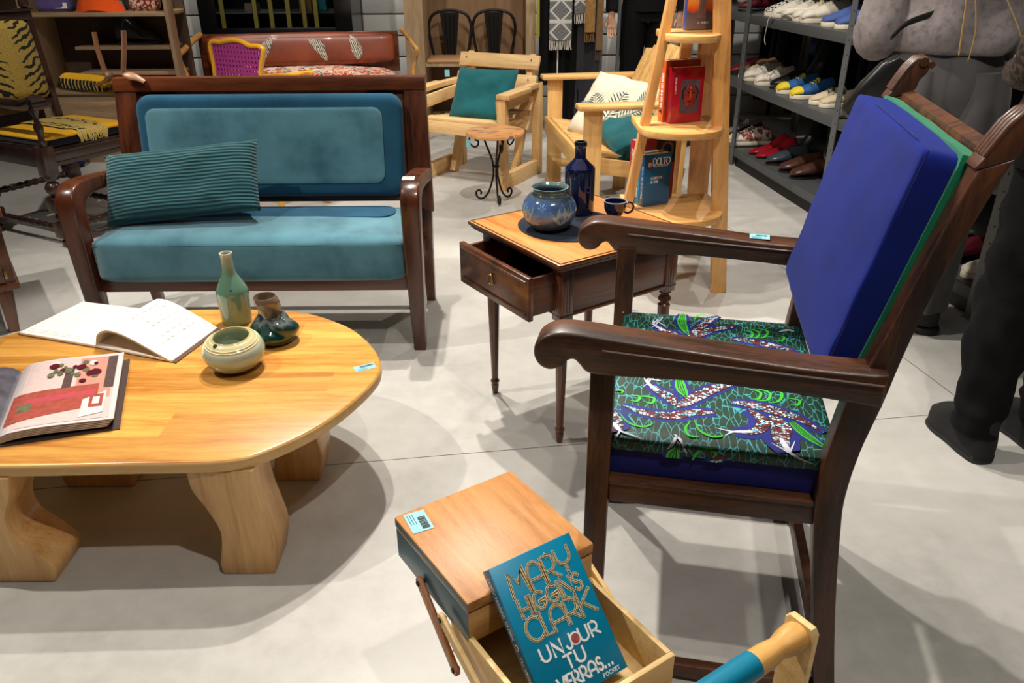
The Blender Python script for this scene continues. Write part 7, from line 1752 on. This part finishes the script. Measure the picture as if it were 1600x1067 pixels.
bgp = MB(); bgp.rings([[Vector((.15 * a, .045 * b, z)) for a, b in rrect(2 * k, 2 * k, .5 * k, 4)] for z, k in ((0, .7), (.02, .95), (.12, 1.0), (.22, .85), (.27, .5))]); bg_ = bgp.build('shoulder_bag', plain('black_bag_leather', (26, 26, 26), .35, coat=.4), None, smooth=60)
BQ = [Fr(0, 0, 0).V(2.52, *q) for q in ((1352, 118), (1388, 58), (1412, 36), (1450, 22))]
bg_.location = (BQ[0].x, 2.54, BQ[0].z - .14); bg_.rotation_euler = (R(8), R(30), R(-12)); bg_.scale = (.42, .6, .8); tag(bg_, 'black leather shoulder bag hanging beside the person in the grey coat', 'bag')
Mi = bg_.matrix_basis.inverted(); m = MB(); m.tube(catmull([Mi @ Vector((q.x, 2.50, q.z)) for i, q in enumerate(BQ[1:])], 5), .02, 8, flat=.5); m.build('strap', MAT['black'], bg_)
m = MB(); m.sphere((.0, -.04, .26), .01, 10, 8); m.build('brass_stud', MAT['brass'], bg_)
# person in black jeans and boots at the right edge
legs2 = {-1: [(-.088, -.01, .47), (-.105, .02, .085), (-.12, -.13, .03)], 1: [(.088, .0, .47), (.12, .03, .085), (.13, -.13, .03)]}
pr2_, s2 = human('person', (1.405, 1.93, 0), 186, 1.56, {-1: [(-.20, -.02, 1.13), (-.08, -.22, 1.10), (.7, -.6, .1)], 1: [(.20, -.02, 1.13), (.08, -.22, 1.10), (-.7, -.6, .1)]}, legs2, 'person in black jeans and black suede boots at the right picture edge', (40, 30, 26), True)
jn = fabric('black_denim', (14, 14, 15), var=.12, mott=20, bs=.4, sheen=0)
def jeans_leg(sd):
    return loft('jeans_leg', [(sd * .07, 0, .97, .10, .12), (sd * .07, 0, .80, .098, .115), (sd * .075, -.01, .62, .088, .10), (sd * .088, -.01, .52, .084, .095), (sd * .096, .0, .46, .09, .096), (sd * .10, .01, .32, .078, .088), (sd * .11, .02, .20, .066, .074), (sd * .112, .02, .16, .07, .08), (sd * .112, .025, .13, .062, .072), (sd * .112, .028, .085, .062, .075)], jn, pr2_, s2, 32, .12, sd * 11, freq=13)
for sd in (-1, 1): jeans_leg(sd)
loft('jeans_waist', [(0, 0, .88, .18, .13), (0, 0, .97, .185, .135), (0, 0, 1.05, .16, .115)], jn, pr2_, s2, 28, .04, 2)
def fur():
    m, t, b = nt('brown_mottled_jacket'); b.inputs['Roughness'].default_value = .9; n = N(t, 'ShaderNodeTexNoise', Scale=30.0, Detail=3.0, Distortion=1.5); t.links.new(coords(t), n.inputs['Vector']); t.links.new(ramp(t, n.outputs[0], [(.4, sc((30, 24, 22))), (.55, sc((92, 72, 60))), (.62, sc((36, 28, 26)))]), b.inputs['Base Color']); return m
FU = fur()
loft('jacket', [(0, 0, .98, .20, .15), (0, 0, 1.0, .215, .16), (0, 0, 1.15, .20, .15), (0, .01, 1.32, .21, .145), (0, .01, 1.39, .205, .13), (0, .01, 1.43, .16, .105), (0, 0, 1.47, .075, .08)], FU, pr2_, s2, 32, .05, 4)
for sd in (-1, 1): sleeve('jacket_sleeve', [(sd * .14, .01, 1.40), (sd * .185, .01, 1.37), (sd * .20, .01, 1.26), (sd * .20, -.02, 1.14), (sd * .10, -.20, 1.10)], [.06, .075, .066, .054, .044], FU, pr2_, s2, .05, sd)
SUE = plain('black_suede', (16, 16, 17), .85, bmp=.2)
for sd in (-1, 1):
    r2 = [(-.03, .05), (-.04, 0), (-.042, -.07), (-.048, -.13), (-.036, -.185), (0, -.20), (.036, -.185), (.048, -.13), (.042, -.07), (.04, 0), (.03, .05), (0, .062)]
    m = MB(); rs = []
    for z, kx, ky, dy in ((.0, 1, 1, 0), (.022, 1.02, 1.01, 0), (.05, 1.0, .99, .002), (.072, .93, .86, .014), (.095, .84, .60, .045), (.15, .82, .48, .056), (.17, .8, .46, .056)):
        rs.append([Vector((a * kx, (b + .02) * ky * .9 + dy * .5 - .01, z)) for a, b in c2(r2, 3)])
    m.rings(rs); bt = m.build('boot', SUE, pr2_, smooth=70); bt.location = (sd * .10, .03, .012)
    m = MB(); m.prism(c2([(a * 1.06, b * .93) for a, b in r2], 3), XY, 0, .012, bev=.002); so = m.build('boot_sole', MAT['black'], bt); so.location = (0, .008, -.012)
    m = MB(); m.box(-.034, .034, .0, .055, -.012, .012, .004); m.build('boot_heel', MAT['black'], bt)
# person dressed in black far behind
a3 = {-1: [(-.25, .03, 1.12), (-.27, -.02, .90), (0, -.1, -1)], 1: [(.25, .03, 1.12), (.26, -.02, .90), (0, -.1, -1)]}
pr3_, s3 = human('person', (.99, 6.2, 0), 4, 1.62, a3, None, 'person dressed all in black standing far behind the slatted garden chair', (50, 40, 34), False)
for sd in (-1, 1):
    loft('trouser_leg', [(sd * .085, 0, .97, .10, .115), (sd * .095, 0, .75, .10, .11), (sd * .105, 0, .5, .085, .095), (sd * .11, .01, .25, .08, .09), (sd * .11, .02, .07, .075, .085)], MAT['black_cloth'], pr3_, s3, 24, .05, sd)
    sleeve('sleeve', [(sd * .16, .01, 1.40), (sd * .22, .02, 1.26), (sd * .25, .03, 1.12), (sd * .27, -.02, .93)], [.065, .062, .055, .045], MAT['black_cloth'], pr3_, s3, .04, sd)
    m = MB(); m.prism(c2([(-.04, .05), (-.045, -.05), (-.04, -.15), (0, -.19), (.04, -.15), (.045, -.05), (.04, .05)], 3), XY, 0, .07, bev=.02); o = m.build('shoe', MAT['black'], pr3_, smooth=60); o.location = (sd * .115, .02, 0)
loft('trouser_waist', [(0, 0, .86, .175, .125), (0, 0, .97, .175, .125), (0, 0, 1.04, .15, .11)], MAT['black_cloth'], pr3_, s3)
loft('sweater', [(0, 0, .93, .19, .14), (0, 0, 1.1, .18, .13), (0, 0, 1.3, .20, .14), (0, .01, 1.39, .20, .125), (0, .01, 1.43, .15, .10), (0, 0, 1.47, .07, .07)], MAT['black_cloth'], pr3_, s3, 28, .04)
m = MB(); m.prism([(-.02, .0), (.025, .0), (.012, .75), (-.008, .75)], XZ, -.02, .02, bev=.004); o = m.build('pink_umbrella', plain('magenta_cloth', (168, 28, 76), .8), None); o.location = (1.005, 6.55, 0); tag(o, 'narrow magenta cloth bundle seen between the legs of the person in black', 'cloth')
# raffia strands hanging from above
raf = plain('raffia', (196, 164, 92), .7, var=.15, scale=40)
for k, (pts, lb) in enumerate((([(1512, -40), (1510, 0), (1504, 45), (1498, 88)], 'wide yellow raffia strand hanging in front of the grey coat, the left one'), ([(1520, -40), (1524, 0), (1524, 50), (1512, 98)], 'thin curved raffia strand hanging in front of the grey coat, the right one'), ([(1560, -40), (1574, 0), (1590, 40), (1602, 80)], 'raffia strand hanging nearest the right picture edge'))):
    w_ = Fr(0, 0, 0); P_ = [w_.V(2.3, *q) for q in pts]; b0 = Vector((P_[-1].x, 2.3, 0)); cp = [Vector((P_[0].x, 2.3, 4.6)) - b0, Vector((P_[0].x, 2.3, 2.6)) - b0] + catmull([p_ - b0 for p_ in P_], 8)
    m = MB(); m.tube(cp, [.0045 if k == 0 else .003] * (len(cp) - 1) + [.001], 6, flat=.4); o = m.build('raffia_strand', raf, None, smooth=80); o.location = b0; tag(o, lb, 'raffia')
